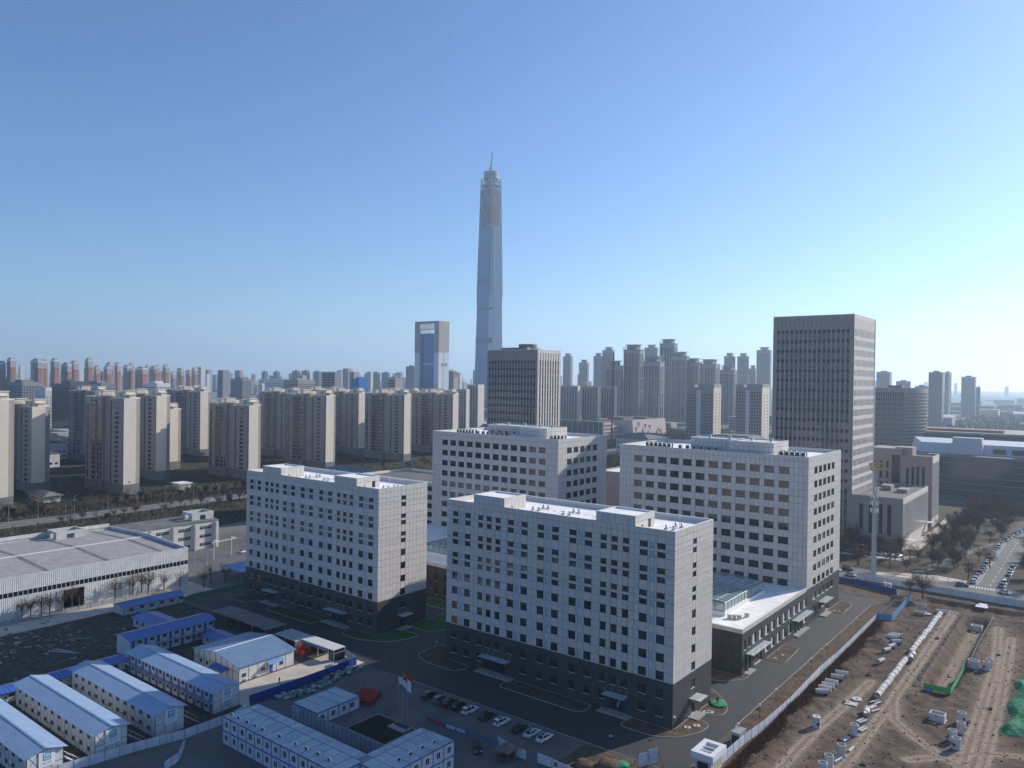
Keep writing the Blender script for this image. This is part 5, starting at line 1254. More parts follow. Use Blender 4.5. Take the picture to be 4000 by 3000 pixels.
MB().box(0, .06, 0, .5, 0, .9).box(0, .06, .9, 1.4, 0, .9).obj('house_number', M['core'], m17, (.02, 3.4, 8.2))
for x, y, lab in ((-438.2, 3.6, 'cream slab block cut by the left edge of the picture'), (-497, 131.8, 'cream slab block right behind the numbered one, its end wall half in shade'), (-690, 271, 'cream slab block standing alone far behind between the numbered block and the next group'), (-458, 262, 'cream slab block whose end wall rises over the left campus block roof'), (-560, 302, 'cream slab block mostly hidden, thin strip of end wall left of its brighter neighbour'), (-540, 369, 'cream slab block fourth from the right of the estate row'), (-464, 361, 'cream slab block third from the right with a broad pale end wall'), (-535, 446, 'cream slab block peeping out behind the broad pale end wall'), (-475, 443, 'rightmost cream slab block of the estate, left of the grey campus block'), (-640, 150, 'cream slab block at the back left, seen between the dark glass block and its neighbour'), (-620, 400, 'cream slab block at the back of the row, only its roof line showing'), (-640, 250, 'cream slab block behind the middle group, roof line showing left of the gap')):
    dup(m17, (x, y, 0), 0, lab, SG)
m15, _ = slab_master('lower cream slab block just left of the left campus block', 15, SG); m15.location = (-448, 180, 0); kids(m15)
dup(m15, (-492, 44, 0), 0, 'lower cream slab block with a shaded end wall, second from the left edge', SG)
m13, _ = slab_master('shortest cream slab block, a narrow pale end wall behind the numbered block', 13, SG); m13.location = (-554, 172, 0)
# ------------------------------------------------------------------ office tower with square dark windows (right)
def office_tower(name, label, loc, L, D, H, ncol, pitch, w0, head0, fh, rows, bays, fin, top):
    th = thing(name, label, 'office tower', loc, 0, 'pinkish office towers')
    MB().box(-L + .25, -.25, .25, D - .25, 0, H - 1).obj('wall', M['pink'], th)
    # front: piers, spandrels and one window unit per bay and floor
    u0 = -L + w0; ww = pitch * .62
    wm = MB().box(0, ww, .12, .16, 0, fh * .62, 1).box(0, ww, .1, .14, fh * .62, fh * .96, 0).box(ww * .5 - .03, ww * .5 + .03, .08, .12, 0, fh * .62, 2).box(0, ww, .08, .12, fh * .3, fh * .3 + .07, 2).mesh('window', [M['core'], M['win_tower'], M['frame']])
    cnt = 0; rest = MB()
    for r in range(rows):
        for c in range(ncol):
            if cnt < 300: place('window', wm, th, (u0 + pitch * c, 0, head0 - fh * (r + 1) + .04 * fh)); cnt += 1
            else:
                x = u0 + pitch * c; z = head0 - fh * (r + 1) + .04 * fh
                rest.box(x, x + ww, .12, .16, z, z + fh * .62, 1).box(x, x + ww, .1, .14, z + fh * .62, z + fh * .96, 0)
    if rest.f: rest.obj('lower_windows', [M['core'], M['win_tower']], th, kind='stuff')
    pier = MB().box(0, pitch - ww, 0, .25, 0, head0).mesh('pier', [M['pink']])
    for c in range(ncol - 1): place('pier', pier, th, (u0 + pitch * c + ww, 0, 0))
    MB().box(-L, u0, 0, .25, 0, head0).box(u0 + pitch * (ncol - 1) + ww, 0, 0, .25, 0, head0).obj('corner_pier', M['pink'], th)
    # plain panels over the top row
    nz = 4; hz_ = (H - head0) / nz; nx = round(L / 2.3)
    pm = MB().box(.04, L / nx - .04, 0, .25, .04, hz_ - .04, 0, 'b').mesh('cladding_panel', [M['pink']])
    for i in range(nx):
        for j in range(nz): place('cladding_panel', pm, th, (-L + L / nx * i, 0, head0 + hz_ * j))
    # right side: fins and floor bands over dark glass
    nb = bays; pw = D / nb
    MB().box(-.24, -.08 if fin == 'bands' else -.2, .6, D - .6, 0, H - 3, 0).obj('side_glass', M['pane_dark'], th)
    if fin == 'bands':
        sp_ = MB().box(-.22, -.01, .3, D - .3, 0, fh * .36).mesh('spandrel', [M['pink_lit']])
        for r in range(rows): place('spandrel', sp_, th, (0, 0, head0 - fh * (r + 1) - .2))
    else:
        sp_ = MB().box(-.22, -.16, .3, D - .3, 0, fh * .22).mesh('spandrel', [M['pink']])
        for r in range(rows): place('spandrel', sp_, th, (0, 0, head0 - fh * (r + 1)))
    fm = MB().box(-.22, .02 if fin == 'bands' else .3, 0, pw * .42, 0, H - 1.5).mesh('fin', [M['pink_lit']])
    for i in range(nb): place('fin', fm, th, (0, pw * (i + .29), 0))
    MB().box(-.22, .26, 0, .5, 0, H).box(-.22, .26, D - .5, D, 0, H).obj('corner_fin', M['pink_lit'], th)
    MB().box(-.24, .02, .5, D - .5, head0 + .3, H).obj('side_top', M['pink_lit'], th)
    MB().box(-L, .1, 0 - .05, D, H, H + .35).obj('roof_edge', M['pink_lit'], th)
    for x, y in ((-L + .5, .5), (-.5, .5), (-.5, D - .5)): MB().cyl((x, y, H + .3), (x, y, H + 1.8), .08, n=6).obj('lightning_rod', M['white'], th)
    if top:
        MB().box(-L + 8, -L * .3, 6, D - 6, H + .35, H + 2.2).obj('roof_house', M['pink'], th)
        MB().cyl((-L * .42, D * .5, H + 2.2), (-L * .42, D * .5, H + 4.6), 6.5, 6.5, 20).obj('roof_drum', M['slab_base'], th)
    return th
M['win_tower'] = glass('tower_glass', (0.12, 0.125, 0.135), 0.04, 0.9, 0.05)
office_tower('office_tower', 'tall pinkish office tower with rows of square dark windows at right', (-24.5, 250, 0), 41.1, 44, 116.5, 16, 2.36, 2.2, 109.2, 5.12, 21, 18, 'bands', False)
office_tower('office_tower', 'shorter pinkish office tower with a round roof drum in the middle of the picture', (-229, 258, 0), 44.2, 27.5, 101.5, 16, 2.62, 1.6, 94.3, 5.1, 18, 9, 'fins', True)
# annex of the right tower and stepped block behind it
def strip_block(name, label, loc, L, D, H, fstrips, rs, group=None, roofm='old_roof', houses=()):
    th = thing(name, label, 'building', loc, 0, group)
    MB().box(-L, 0, 0, D, 0, H - 1.0).obj('wall', M['pink'], th)
    rg = MB()
    for (a, b, c, d) in ((-L, 0, 0, .5), (-L, 0, D - .5, D), (-L, -L + .5, .5, D - .5), (-.5, 0, .5, D - .5)): rg.box(a, b, c, d, H - 1, H)
    rg.obj('parapet', M['pink'], th)
    MB().box(-L + .5, -.5, .5, D - .5, H - 1, H - .93).obj('roof', M[roofm], th)
    for (x, w_, z0, z1) in fstrips:
        so_ = MB().box(0, w_, -.04, .02, z0, z1, 0).obj('window', M['win_far'], th, (x, 0, 0))
        mb = MB(); k = max(1, int((z1 - z0) / 3.6))
        for i in range(1, k): z = z0 + (z1 - z0) * i / k; mb.box(0, w_, -.07, -.04, z - .45, z)
        mb.box(w_ / 2 - .05, w_ / 2 + .05, -.06, -.04, z0, z1)
        mb.obj('window_bar', M['frame'], so_)
    pw, n, z0, z1 = rs
    for i in range(n):
        MB().box(-.02, .04, 0, pw * .5, z0, z1).obj('window', M['win_far'], th, (0, 1.4 + pw * i, 0))
    fm = MB().box(0, .1, 0, pw * .34, z0 - .4, z1 + .4).mesh('fin', [M['pink_lit']])
    for i in range(n + 1): place('fin', fm, th, (.0, 1.4 + pw * i - pw * .42, 0))
    MB().box(0, .06, .0, D, z1 + .5, H + .02).box(0, .05, 0, D, 0, z0 - .5).obj('side_band', M['pink_lit'], th)  # pink granite again, painted in its sunlit tone on this side
    for (a, b, c, d, e) in houses: MB().box(a, b, c, d, H - .93, H + e).obj('roof_house', M['pink'], th)
    return th
an = strip_block('tower_annex', 'low pinkish annex with a black roof and tall fins beside the antenna mast', (-.7, 250.5, 0), 23.5, 64, 25.2, [(-15.5, 1.9, 6.5, 21), (-10.8, 1.6, 6.5, 21.5), (-7.0, 1.8, 6.5, 21.5), (-20, 1.8, 8, 21)], (2.7, 23, 5.5, 22), houses=[(-18, -13, 36, 44, 1.6), (-9, -4, 30, 40, 1.0)])
MB().box(-24, -1.5, -7, -.02, 4.6, 5.0).obj('canopy', M['slab_base'], an)
MB().add([(-9, -9.5, 5.4), (-1.0, -1.0, 6.2), (-9, -1, 5.4), (-9, -9.5, 5.2), (-1, -1, 6.0), (-9, -1, 5.2)], [(0, 1, 2), (5, 4, 3), (0, 3, 4, 1)]).obj('glass_canopy', M['canopy'], an)
MB().box(-4.2, -1.0, -3, -.1, 0, 5.0).obj('glass_porch', M['sky_glass'], an)
MB().box(.3, 5, 2, 6, 4.8, 5.0).box(.3, 5, 58, 63, 5.6, 5.8).obj('canopy', M['coping'], an)
sb = strip_block('stepped_block', 'stepped pinkish block with vertical window strips behind the annex', (-1.2, 330, 0), 16, 21, 40.2, [(-13.6, 1.5, 4, 33), (-10.8, 1.5, 4, 33.5), (-8.2, 1.5, 4, 34), (-5.4, 1.5, 4, 34)], (2.7, 7, 5, 36))
MB().box(-33, -16, .6, 21, 0, 43.6).box(-20, -11, 3, 14, 39.3, 44.4).obj('left_wing', M['pink'], sb)
for x, z in ((-31.5, 0), (-28, 0), (-24.5, 0)):
    for k in range(6): MB().box(0, 1.4, .52, .6, 36 - 6 * k - 4.2, 36 - 6 * k).obj('window', M['win_far'], sb, (x, 0, 0))
MB().box(-21.5, -17, .5, .6, 6, 40).obj('glass_strip', M['win_far'], sb)
gp_ = strip_block('lab_building', 'pinkish building with vertical windows in the gap between the two taller campus blocks', (-104, 205, 0), 44, 34, 31, [(-8, 1.3, 4, 22), (-5.6, 1.3, 4, 22), (-3.2, 1.3, 4, 22), (-11, 1.3, 4, 22), (-14, 1.3, 4, 22), (-17, 1.3, 4, 22)], (2.6, 11, 5, 26), roofm='membrane', houses=[(-14, -8, 4, 10, 1.4), (-22, -16, 12, 18, 1.4)])
# long glass building, far right
gb = thing('glass_block', 'long dark blue glass building with slanting reflections at the right edge', 'building', (-30, 484, 0))
MB().box(0, 150, 0, 60, 0, 29).obj('wall', M['glass_front'], gb)
for z in (4.4, 9.2, 14, 18.8, 23.6, 28.2): MB().box(-.1, 150.1, -.25, -.02, z, z + .7).obj('floor_band', M['slab_base'], gb)
mv = MB()
for i in range(62): mv.box(i * 2.4, i * 2.4 + .12, -.14, -.02, 0, 29)
mv.obj('mullions', M['frame'], gb, kind='stuff')
MB().box(-.4, 150, -.4, 60, 29, 29.6).obj('roof', M['rust_sheet'], gb)
MB().add([(-10, 18, 29.6), (150, 18, 29.6), (150, 60, 29.6), (-22, 60, 29.6), (-8, 22, 37), (150, 22, 37), (150, 60, 38.5), (-20, 60, 38.5)], [(0, 1, 5, 4), (4, 5, 6, 7), (3, 0, 4, 7)]).obj('upper_storey', M['coping_dull'], gb)
for (x, y, w_, d_, h_) in ((14, 12, 20, 14, 9), (14.5, 13, 19, 10, 12.5), (64, 10, 40, 26, 14)): MB().box(x, x + w_, y, y + d_, 29.6, 29.6 + h_).obj('plant_room', M['coping_dull'], gb)
for i in range(4): MB().box(40 + i * 12, 48 + i * 12, 17.9, 18.0, 31, 34.5).obj('window', M['win_far'], gb)
# grid tower with the curved flank and the curved low building
gt = thing('grid_tower', 'mid-height tower with a curved gridded flank behind the right office tower', 'building', (-92, 717, 0))
n = 14; pts = [(-28, 0), (0, 0)] + [(13 * math.sin(math.pi * .5 * i / n), 52 * i / n) for i in range(1, n + 1)] + [(-28, 52)]
MB().prism(pts, 0, 78).obj('wall', M['pink'], gt)
fwm = MB().box(0, 1.4, -.1, .05, 0, 4.6).mesh('window', [M['win_far']])
for r in range(13):
    for c in range(12): place('window', fwm, gt, (-26.6 + 2.25 * c, 0, 5.2 + 5.3 * r))
cv = MB()
for i in range(n):
    (ax, ay), (bx_, by) = pts[i + 1], pts[i + 2]; d = Vector((bx_ - ax, by - ay)); nn = Vector((d.y, -d.x)).normalized() * .08
    for r in range(20):
        for k in range(2):
            p_ = Vector((ax, ay)) + d * (.08 + .5 * k) + nn; q_ = Vector((ax, ay)) + d * (.40 + .5 * k) + nn; z = 3 + 3.55 * r
            cv.quad((p_.x, p_.y, z), (q_.x, q_.y, z), (q_.x, q_.y, z + 2.3), (p_.x, p_.y, z + 2.3))
cv.obj('side_windows', M['win_far'], gt, kind='stuff')
MB().box(-20, -6, 20, 34, 78, 80.5).obj('roof_house', M['slab_base'], gt)
cl = thing('curved_block', 'low curved building with ribbon windows and reddish roof beds, far right', 'building', (-100, 740, 0))
arc = [(-6 + 260 * i / 20, 60 - 70 * math.sin(math.pi * (.5 + .5 * i / 20)) + (i / 20) * 40) for i in range(21)]
arc = [(x, 20 + 28 * (i / 20) ** 1.5) for i, (x, _) in enumerate(arc)]
MB().prism(arc + [(254, 120), (-6, 120)], 0, 32).obj('wall', M['pink'], cl)
cwm = MB()
for i in range(20):
    (ax, ay), (bx_, by) = arc[i], arc[i + 1]; d = Vector((bx_ - ax, by - ay)); nn = Vector((d.y, -d.x)).normalized() * .1
    for z, zz in ((24, 30),):
        p_ = Vector((ax, ay)) + nn; q_ = Vector((bx_, by)) + nn; cwm.quad((p_.x, p_.y, z), (q_.x, q_.y, z), (q_.x, q_.y, zz), (p_.x, p_.y, zz))
    for k in range(4):
        for z in (4, 8.6, 13.2, 17.8):
            p_ = Vector((ax, ay)) + d * (.06 + .25 * k) + nn; q_ = Vector((ax, ay)) + d * (.22 + .25 * k) + nn; cwm.quad((p_.x, p_.y, z), (q_.x, q_.y, z), (q_.x, q_.y, z + 3.0), (p_.x, p_.y, z + 3.0))
cwm.obj('windows', M['win_far'], cl, kind='stuff')
MB().box(10, 90, 40, 60, 32, 34.5).box(110, 150, 50, 80, 32, 35).obj('roof_bed', M['brick'], cl); MB().box(0, 60, 45, 70, 32.2, 33.2).obj('roof_path', M['coping'], cl)
# museum-like halls with triangular windows
mu_ = thing('culture_hall', 'low pinkish hall with a slanted wall and triangular windows in the middle distance', 'building', (-450, 792, 0))
MB().add([(-60, 0, 0), (0, 0, 0), (4, 92, 0), (-60, 92, 0), (-60, 0, 26), (-3, 0, 26), (1, 92, 27), (-60, 92, 26)], [(0, 1, 5, 4), (1, 2, 6, 5), (2, 3, 7, 6), (3, 0, 4, 7)]).obj('wall', M['pink_mid'], mu_)
MB().add([(-60, 0, 25.4), (-3, 0, 25.4), (1, 92, 26.4), (-60, 92, 25.4)], [(0, 1, 2, 3)]).box(-50, -24, 12, 40, 25.4, 29).box(-40, -10, 52, 70, 25.6, 28.5).obj('roof', M['old_roof'], mu_)
for k, (y, z, up) in enumerate(((4, 8, 0), (12, 15, 0), (22, 8, 1), (18, 2, 1), (30, 12, 0), (36, 4, 1), (42, 10, 0), (66, 8, 1), (72, 3, 0), (60, 3, 1))):
    s_ = 8
    pts_ = [(y, z), (y + s_, z), (y + s_ / 2, z + s_)] if up else [(y, z + s_), (y + s_ / 2, z), (y + s_, z + s_)]
    tri = [(.14 + 4 * py / 92 - 3 * pz / 26, py, pz) for py, pz in pts_]
    MB().add(tri, [(0, 1, 2)] if up else [(1, 2, 0)]).obj('triangle_window', M['pane_dark'], mu_)
mg = thing('culture_hall', 'glass-fronted hall with a slanting flat roof in the middle distance', 'building', (-473, 737, 0))
MB().box(-70, 0, 0, 5, 0, 24).obj('wall', M['sky_glass2'], mg); MB().box(-73, 2, -4, 6, 24, 25.5).obj('roof', M['slab_base'], mg)
for i in range(9): MB().box(-70 + 8.6 * i - .3, -70 + 8.6 * i + .3, -.35, 0, 0, 24).obj('mullion', M['coping'], mg)
mo = thing('culture_hall', 'pinkish stepped hall with rows of small windows in the middle distance', 'building', (-470, 743, 0))
MB().box(-70, 0, 0, 48, 0, 19).box(-70, 0, 0, 26, 19, 23.5).obj('wall', M['pink_mid'], mo); MB().box(-69.5, -.5, 26, 47.5, 19, 19.3).box(-69.5, -.5, .5, 25.5, 23.5, 23.8).obj('roof', M['old_roof'], mo)
hw = MB().box(0, 1.5, -.08, 0, 0, 2.2).mesh('window', [M['pane_dark']]); hw2 = MB().box(0, .08, 0, 1.3, 0, 2.6).mesh('window', [M['pane_dark']])
for r in range(4):
    for c in range(20 if r < 3 else 9): place('window', hw2, mo, (0, 1.5 + 2.35 * c, 3 + 5.0 * r))
wl = thing('hip_block', 'white two-storey block with a dark hipped roof behind the right campus block', 'building', (-305, 560, 0))
MB().box(-38, 0, 0, 46, 0, 20).obj('wall', M['coping_dull'], wl); MB().add([(-39.5, -1.5, 20), (1.5, -1.5, 20), (1.5, 47.5, 20), (-39.5, 47.5, 20), (-30, 8, 24.5), (-8, 8, 24.5), (-8, 38, 24.5), (-30, 38, 24.5)], [(0, 1, 5, 4), (1, 2, 6, 5), (2, 3, 7, 6), (3, 0, 4, 7), (4, 5, 6, 7)]).obj('roof', M['old_roof'], wl)
for r in range(3):
    for c in range(9): place('window', hw, wl, (-36 + 4 * c, 0, 3 + 5.5 * r)); place('window', hw2, wl, (0, 3 + 4.8 * c, 3 + 5.5 * r))
bb = thing('blank_hall', 'plain grey windowless hall with a dark hipped roof left of the right office tower', 'building', (-196, 560, 0))
MB().box(-36, 0, 0, 40, 0, 25).obj('wall', M['clad'], bb); MB().add([(-44, -2, 25), (2, -2, 25), (2, 42, 25), (-44, 42, 25), (-38, 6, 29), (-4, 6, 29), (-4, 36, 29), (-38, 36, 29)], [(0, 1, 5, 4), (1, 2, 6, 5), (2, 3, 7, 6), (3, 0, 4, 7), (4, 5, 6, 7)]).obj('roof', M['old_roof'], bb)
MB().box(-44, -36, 0, 40, 0, 25).obj('side_wing', M['slab_base'], bb)
hp_ = thing('hip_hall', 'large grey hip-roofed hall with roof lights behind the left campus block', 'building', (-262, 150, 0))
MB().box(-56, 0, -10, 18, 0, 21).obj('wall', M['cream_front'], hp_); MB().add([(-58, -12, 21), (2, -12, 21), (2, 20, 21), (-58, 20, 21), (-46, 4, 25.5), (-12, 4, 25.5)], [(0, 1, 5, 4), (1, 2, 5), (2, 3, 4, 5), (3, 0, 4)]).obj('roof', M['rust_sheet'], hp_)
for i in range(8):
    MB().add([(-44 + 4.6 * i, -6, 22.75), (-41.6 + 4.6 * i, -6, 22.75), (-41.2 + 4.6 * i, -4.4, 23.2), (-43.6 + 4.6 * i, -4.4, 23.2)], [(0, 1, 2, 3)]).obj('roof_light', M['win_far'], hp_)
    MB().add([(-42 + 4.2 * i, -2, 23.85), (-39.8 + 4.2 * i, -2, 23.85), (-39.5 + 4.2 * i, -.6, 24.25), (-41.7 + 4.2 * i, -.6, 24.25)], [(0, 1, 2, 3)]).obj('roof_light', M['win_far'], hp_)
cb = thing('cream_block', 'cream building with ribbon windows between the two left campus blocks', 'building', (-206, 134, 0))
MB().box(-58, 0, 0, 36, 0, 24).obj('wall', M['cream'], cb)
for r in range(5):
    MB().box(-56, -.5, -.1, 0, 2.2 + 4.6 * r, 4.8 + 4.6 * r).obj('window', M['win_far'], cb); MB().box(0, .1, 1, 35, 2.2 + 4.6 * r, 4.8 + 4.6 * r).obj('window', M['win_far'], cb)
cr = MB()
for (a, b, c, d) in ((-58.3, .3, -.3, .6), (-58.3, .3, 35.4, 36.3), (-58.3, -57.4, .6, 35.4), (-.6, .3, .6, 35.4)): cr.box(a, b, c, d, 24, 25.4)
cr.obj('parapet', M['cream'], cb); MB().box(-57.4, -.6, .6, 35.4, 24, 24.1).obj('roof', M['old_roof'], cb)
rg_ = thing('red_gate_house', 'small red-brown portal building at the foot of the middle tower', 'building', (-773, 795, 0))
MB().box(-26, 0, 0, 5, 9, 14).box(-26, -20, 0, 5, 0, 9).box(-6, 0, 0, 5, 0, 9).obj('wall', M['brick'], rg_); MB().box(2, 60, 6, 30, 8, 9).obj('roof_wing', M['coping'], rg_)
rh = thing('red_block', 'dark red low building between two cream slab blocks', 'building', (-560, 470, 0))
MB().box(-30, 0, 0, 24, 0, 30).obj('wall', M['brick_dark'], rh)
for r in range(5):
    for c in range(5): place('window', hw, rh, (-28 + 5 * c, 0, 3 + 5.2 * r))
# ------------------------------------------------------------------ far city
M['far_wall'] = mat('far_render', (0.40, 0.38, 0.36), 0.85, 0.2, objvar=0.12)
M['far_white'] = mat('far_white', (0.62, 0.61, 0.60), 0.85, 0.2, objvar=0.06)
M['far_grey'] = mat('far_grey', (0.26, 0.265, 0.28), 0.8, 0.2, objvar=0.15)
M['far_stone'] = mat('far_stone', (0.36, 0.33, 0.30), 0.85, 0.2, objvar=0.08)
M['steel_frame'] = mat('raw_steel_frame', (0.30, 0.28, 0.28), 0.7, 0.3)
M['steel_pale'] = mat('pale_steel_mega_column', (0.50, 0.48, 0.49), 0.6, 0.3)
M['super_glass'] = glass('supertall_glass', (0.05, 0.15, 0.34), 0.12, 0.7)
M['super_band'] = mat('supertall_plant_band', (0.16, 0.20, 0.25), 0.4, 0.5)
M['super_fin'] = mat('supertall_fin', (0.52, 0.57, 0.63), 0.4, 0.5, 0.1)
M['blue_net'] = mat('blue_scaffold_net', (0.03, 0.17, 0.42), 0.8, 0.2)
FAR_N = ['first', 'second', 'third', 'fourth', 'fifth', 'sixth', 'seventh', 'eighth', 'ninth', 'tenth', 'eleventh', 'twelfth', 'thirteenth', 'fourteenth', 'fifteenth', 'sixteenth', 'seventeenth', 'eighteenth', 'nineteenth', 'twentieth', 'twenty-first', 'twenty-second', 'twenty-third', 'twenty-fourth']
def winquads(L, D, H, px, pz, fx, fz, z0=4.0, top=3.0, proud=.12, right=True):
    mb = MB(); nx = max(1, int((L - 1) / px)); nz = max(1, int((H - z0 - top) / pz)); ny = max(1, int((D - 1) / px))
    for j in range(nz):
        z = z0 + pz * j
        for i in range(nx): x = -L + .5 + (L - 1) * (i + .5) / nx; mb.quad((x - px * fx / 2, -proud, z), (x + px * fx / 2, -proud, z), (x + px * fx / 2, -proud, z + pz * fz), (x - px * fx / 2, -proud, z + pz * fz))
        if right:
            for i in range(ny): y = .5 + (D - 1) * (i + .5) / ny; mb.quad((proud, y - px * fx / 2, z), (proud, y + px * fx / 2, z), (proud, y + px * fx / 2, z + pz * fz), (proud, y - px * fx / 2, z + pz * fz))
    return mb
def far_tower(name, label, cat, b, wall, px=3.2, pz=3.4, fx=.55, fz=.5, group=None, roof='flat', side=None, right=True):
    x, y, L, D, H = b
    th = thing(name, label, cat, (x, y, 0), 0, group)
    MB().box(-L, 0, 0, D, 0, H).obj('wall', M[wall], th)
    winquads(L, D, H, px, pz, fx, fz, right=right and side is None).obj('windows', M['win_far'], th, kind='stuff')
    if side:
        MB().box(0, .25, .8, D - .8, 0, H * .86).obj('side_wall', M[side], th)
    if roof == 'step': MB().box(-L * .85, -L * .1, D * .1, D * .9, H, H + 2.6).box(-L * .7, -L * .25, D * .15, D * .85, H + 2.6, H + 4.4).obj('roof_house', M[wall], th)
    elif roof == 'flat': MB().box(-L * .7, -L * .3, D * .2, D * .8, H, H + 3).obj('roof_house', M[wall], th)
    elif roof == 'brim':
        MB().box(-L * .72, -L * .22, D * .1, D * .9, H, H + 7).box(-L * .8, -L * .14, -.5, D + .5, H + 7, H + 8.4).obj('roof_house', M[wall], th)
        MB().box(-L - .6, .6, -.6, D + .6, H + .6, H + 1.2).obj('roof_brim', M[wall], th)
        pp = MB()
        for i in range(9): pp.box(-L + L * i / 8 - .35, -L + L * i / 8 + .35, -.3, .3, H, H + .6); pp.box(-L + L * i / 8 - .2, -L + L * i / 8 + .2, -.3, .1, H - 8, H - .5)
        pp.obj('roof_posts', M[wall], th)
    return th
# red-brick and white towers, far left
BRICK = [(-1615, 414, 19, 10, 107), (-1551, 439, 35, 8, 105), (-1632, 477, 11, 10, 105), (-1548, 467, 18, 10, 107), (-1474, 461, 28, 8, 98), (-1624, 534, 18, 10, 104), (-1548, 530, 16, 10, 109), (-1483, 517, 10, 8, 94), (-1446, 521, 15, 9, 94), (-1616, 603, 19, 9, 103), (-1512, 571, 13, 8, 101), (-1688, 674, 19, 10, 99), (-1833, 752, 12, 9, 105), (-1661, 696, 35, 12, 95), (-1900, 826, 9, 8, 104), (-1689, 738, 25, 8, 98), (-1781, 792, 9, 9, 102), (-1668, 753, 13, 10, 101), (-1607, 738, 8, 8, 85), (-1687, 802, 21, 9, 92), (-1718, 841, 19, 8, 90), (-1662, 822, 13, 9, 96), (-1629, 403, 18, 8, 100)]
def screen_x(b):
    d = Vector((b[0], b[1], 80)) - CAM.matrix_world.translation; d = CAM.matrix_world.to_3x3().inverted() @ d
    return -d.x / d.z
BRICK.sort(key=screen_x)
for i, b in enumerate(BRICK):
    x, y, L, D, H = b
    th = far_tower('brick_tower', FAR_N[i] + ' red-brick and white apartment tower of the far row, counted from the left', 'apartment tower', b, 'far_wall', 3.0, 3.1, .5, .55, 'far red-brick and white towers', 'step', 'brick')  # white fronts given a greyer wall colour, their shade painted in
    MB().box(-L * .36, -.3, -.2, .0, 0, H * .87).obj('front_wall', M['brick'], th); MB().box(-L - .3, .4, -.35, D + .3, H * .97, H + .6).obj('cornice', M['far_white'], th)
    mw = winquads(L, D, H * .86, 3.4, 3.1, .3, .4, 3, 2, .32); mw.f = mw.f; mw.obj('side_windows', M['far_white'], th, kind='stuff')
# apartment towers with brimmed crowns, right of the middle
CROWN = [(-627, 1060, 32, 8, 117), (-600, 1081, 34, 15, 147), (-543, 1050, 33, 16, 124), (-641, 1303, 34, 15, 169), (-612, 1301, 35, 13, 142), (-592, 1316, 29, 14, 129), (-532, 1261, 33, 21, 125), (-496, 1264, 29, 15, 113)]
CROWN.sort(key=screen_x)
for i, b in enumerate(CROWN):
    x, y, L, D, H = b
    th = thing('crowned_tower', FAR_N[i] + ' stone apartment tower with a brimmed crown, counted from the left', 'apartment tower', (x, y, 0), 0, 'stone towers with brimmed crowns')
    MB().box(-L, 0, 0, D, 0, H - 9).obj('wall', M['far_stone'], th)
    gl = MB()
    for k, (a, c) in enumerate(((.06, .13), (.17, .24), (.33, .45), (.50, .62), (.70, .77), (.82, .89))):
        gl.box(-L + L * a, -L + L * c, -.15, .02, 4, H - 16)
    for a, c in ((.12, .36), (.5, .8)): gl.box(-.02, .2, D * a, D * c, 4, H - 16)
    gl.obj('window_strip', M['win_far'], th)
    bn = MB()
    z = 14
    while z < H - 20: bn.box(-L - .2, .3, -.4, .0, z, z + 1.2).box(0, .5, 0, D, z, z + 1.2); z += 24
    zz = 4
    while zz < H - 18: bn.box(-L * .94, -L * .06, -.22, -.1, zz, zz + .7); zz += 3.4
    bn.obj('floor_band', M['far_stone'], th)
    MB().box(-L - .8, .8, -.8, D + .8, H - 9, H - 7.6).box(-L * .8, -L * .2, .5, D - .5, H - 9, H).box(-L * .9, -L * .1, -.6, D + .6, H, H + 1.4).obj('crown', M['far_stone'], th)
    pp = MB()
    for k in range(10): pp.box(-L + L * k / 9 - .4, -L + L * k / 9 + .4, -.4, .4, H - 7.6, H - 3.6)
    pp.box(-L - .6, .6, -.5, .3, H - 3.6, H - 2.9); pp.obj('crown_posts', M['far_stone'], th)
    MB().cyl((-L * .5, -.3, H - 6), (-L * .5, .6, H - 6), 4.2, n=16).obj('arch_window', M['win_far'], th)
SLIM = [(-971, 1553, 23, 8, 145), (-947, 1572, 32, 9, 161), (-857, 1642, 36, 8, 169), (-662, 1668, 23, 15, 146), (-634, 1690, 26, 10, 146), (-590, 1724, 34, 12, 162), (-581, 1604, 16, 8, 114), (-1033, 1504, 24, 10, 143), (-1053, 1616, 27, 9, 130)]
SLIM.sort(key=screen_x)
for i, b in enumerate(SLIM): far_tower('slim_tower', FAR_N[i] + ' pale slim tower standing behind the crowned towers, from the left', 'apartment tower', b, 'far_wall', 3.4, 3.3, .5, .55, 'slim towers behind', 'brim')
for i, b in enumerate([(-281, 671, 33, 22, 75), (-230, 685, 30, 24, 76)]):
    th = far_tower('balcony_block', ['cream apartment block with white balcony columns, left of the pair', 'cream apartment block with white balcony columns, right of the pair beside the office tower'][i], 'apartment block', b, 'far_stone', 2.9, 3.6, .55, .58, 'cream balcony blocks', 'none', None, False)
    x, y, L, D, H = b
    MB().box(0, .2, .3, D - .3, 0, H).obj('side_wall', M['cream'], th); MB().box(-L * .62, -L * .46, -.5, -.1, 4, H - 3).obj('white_column', M['far_white'], th)
    for k in range(2): 
        so_ = MB()
        for r in range(18): so_.box(.2, .3, D * (.3 + .4 * k), D * (.3 + .4 * k) + 1.3, 5 + 3.6 * r, 7 + 3.6 * r)
        so_.obj('side_windows', M['win_far'], th, kind='stuff')
    MB().box(-L, -L * .7, 0, D, H, H + 3).box(-L * .6, 0, 2, D, H, H + 4).obj('roof_house', M['far_stone'], th)
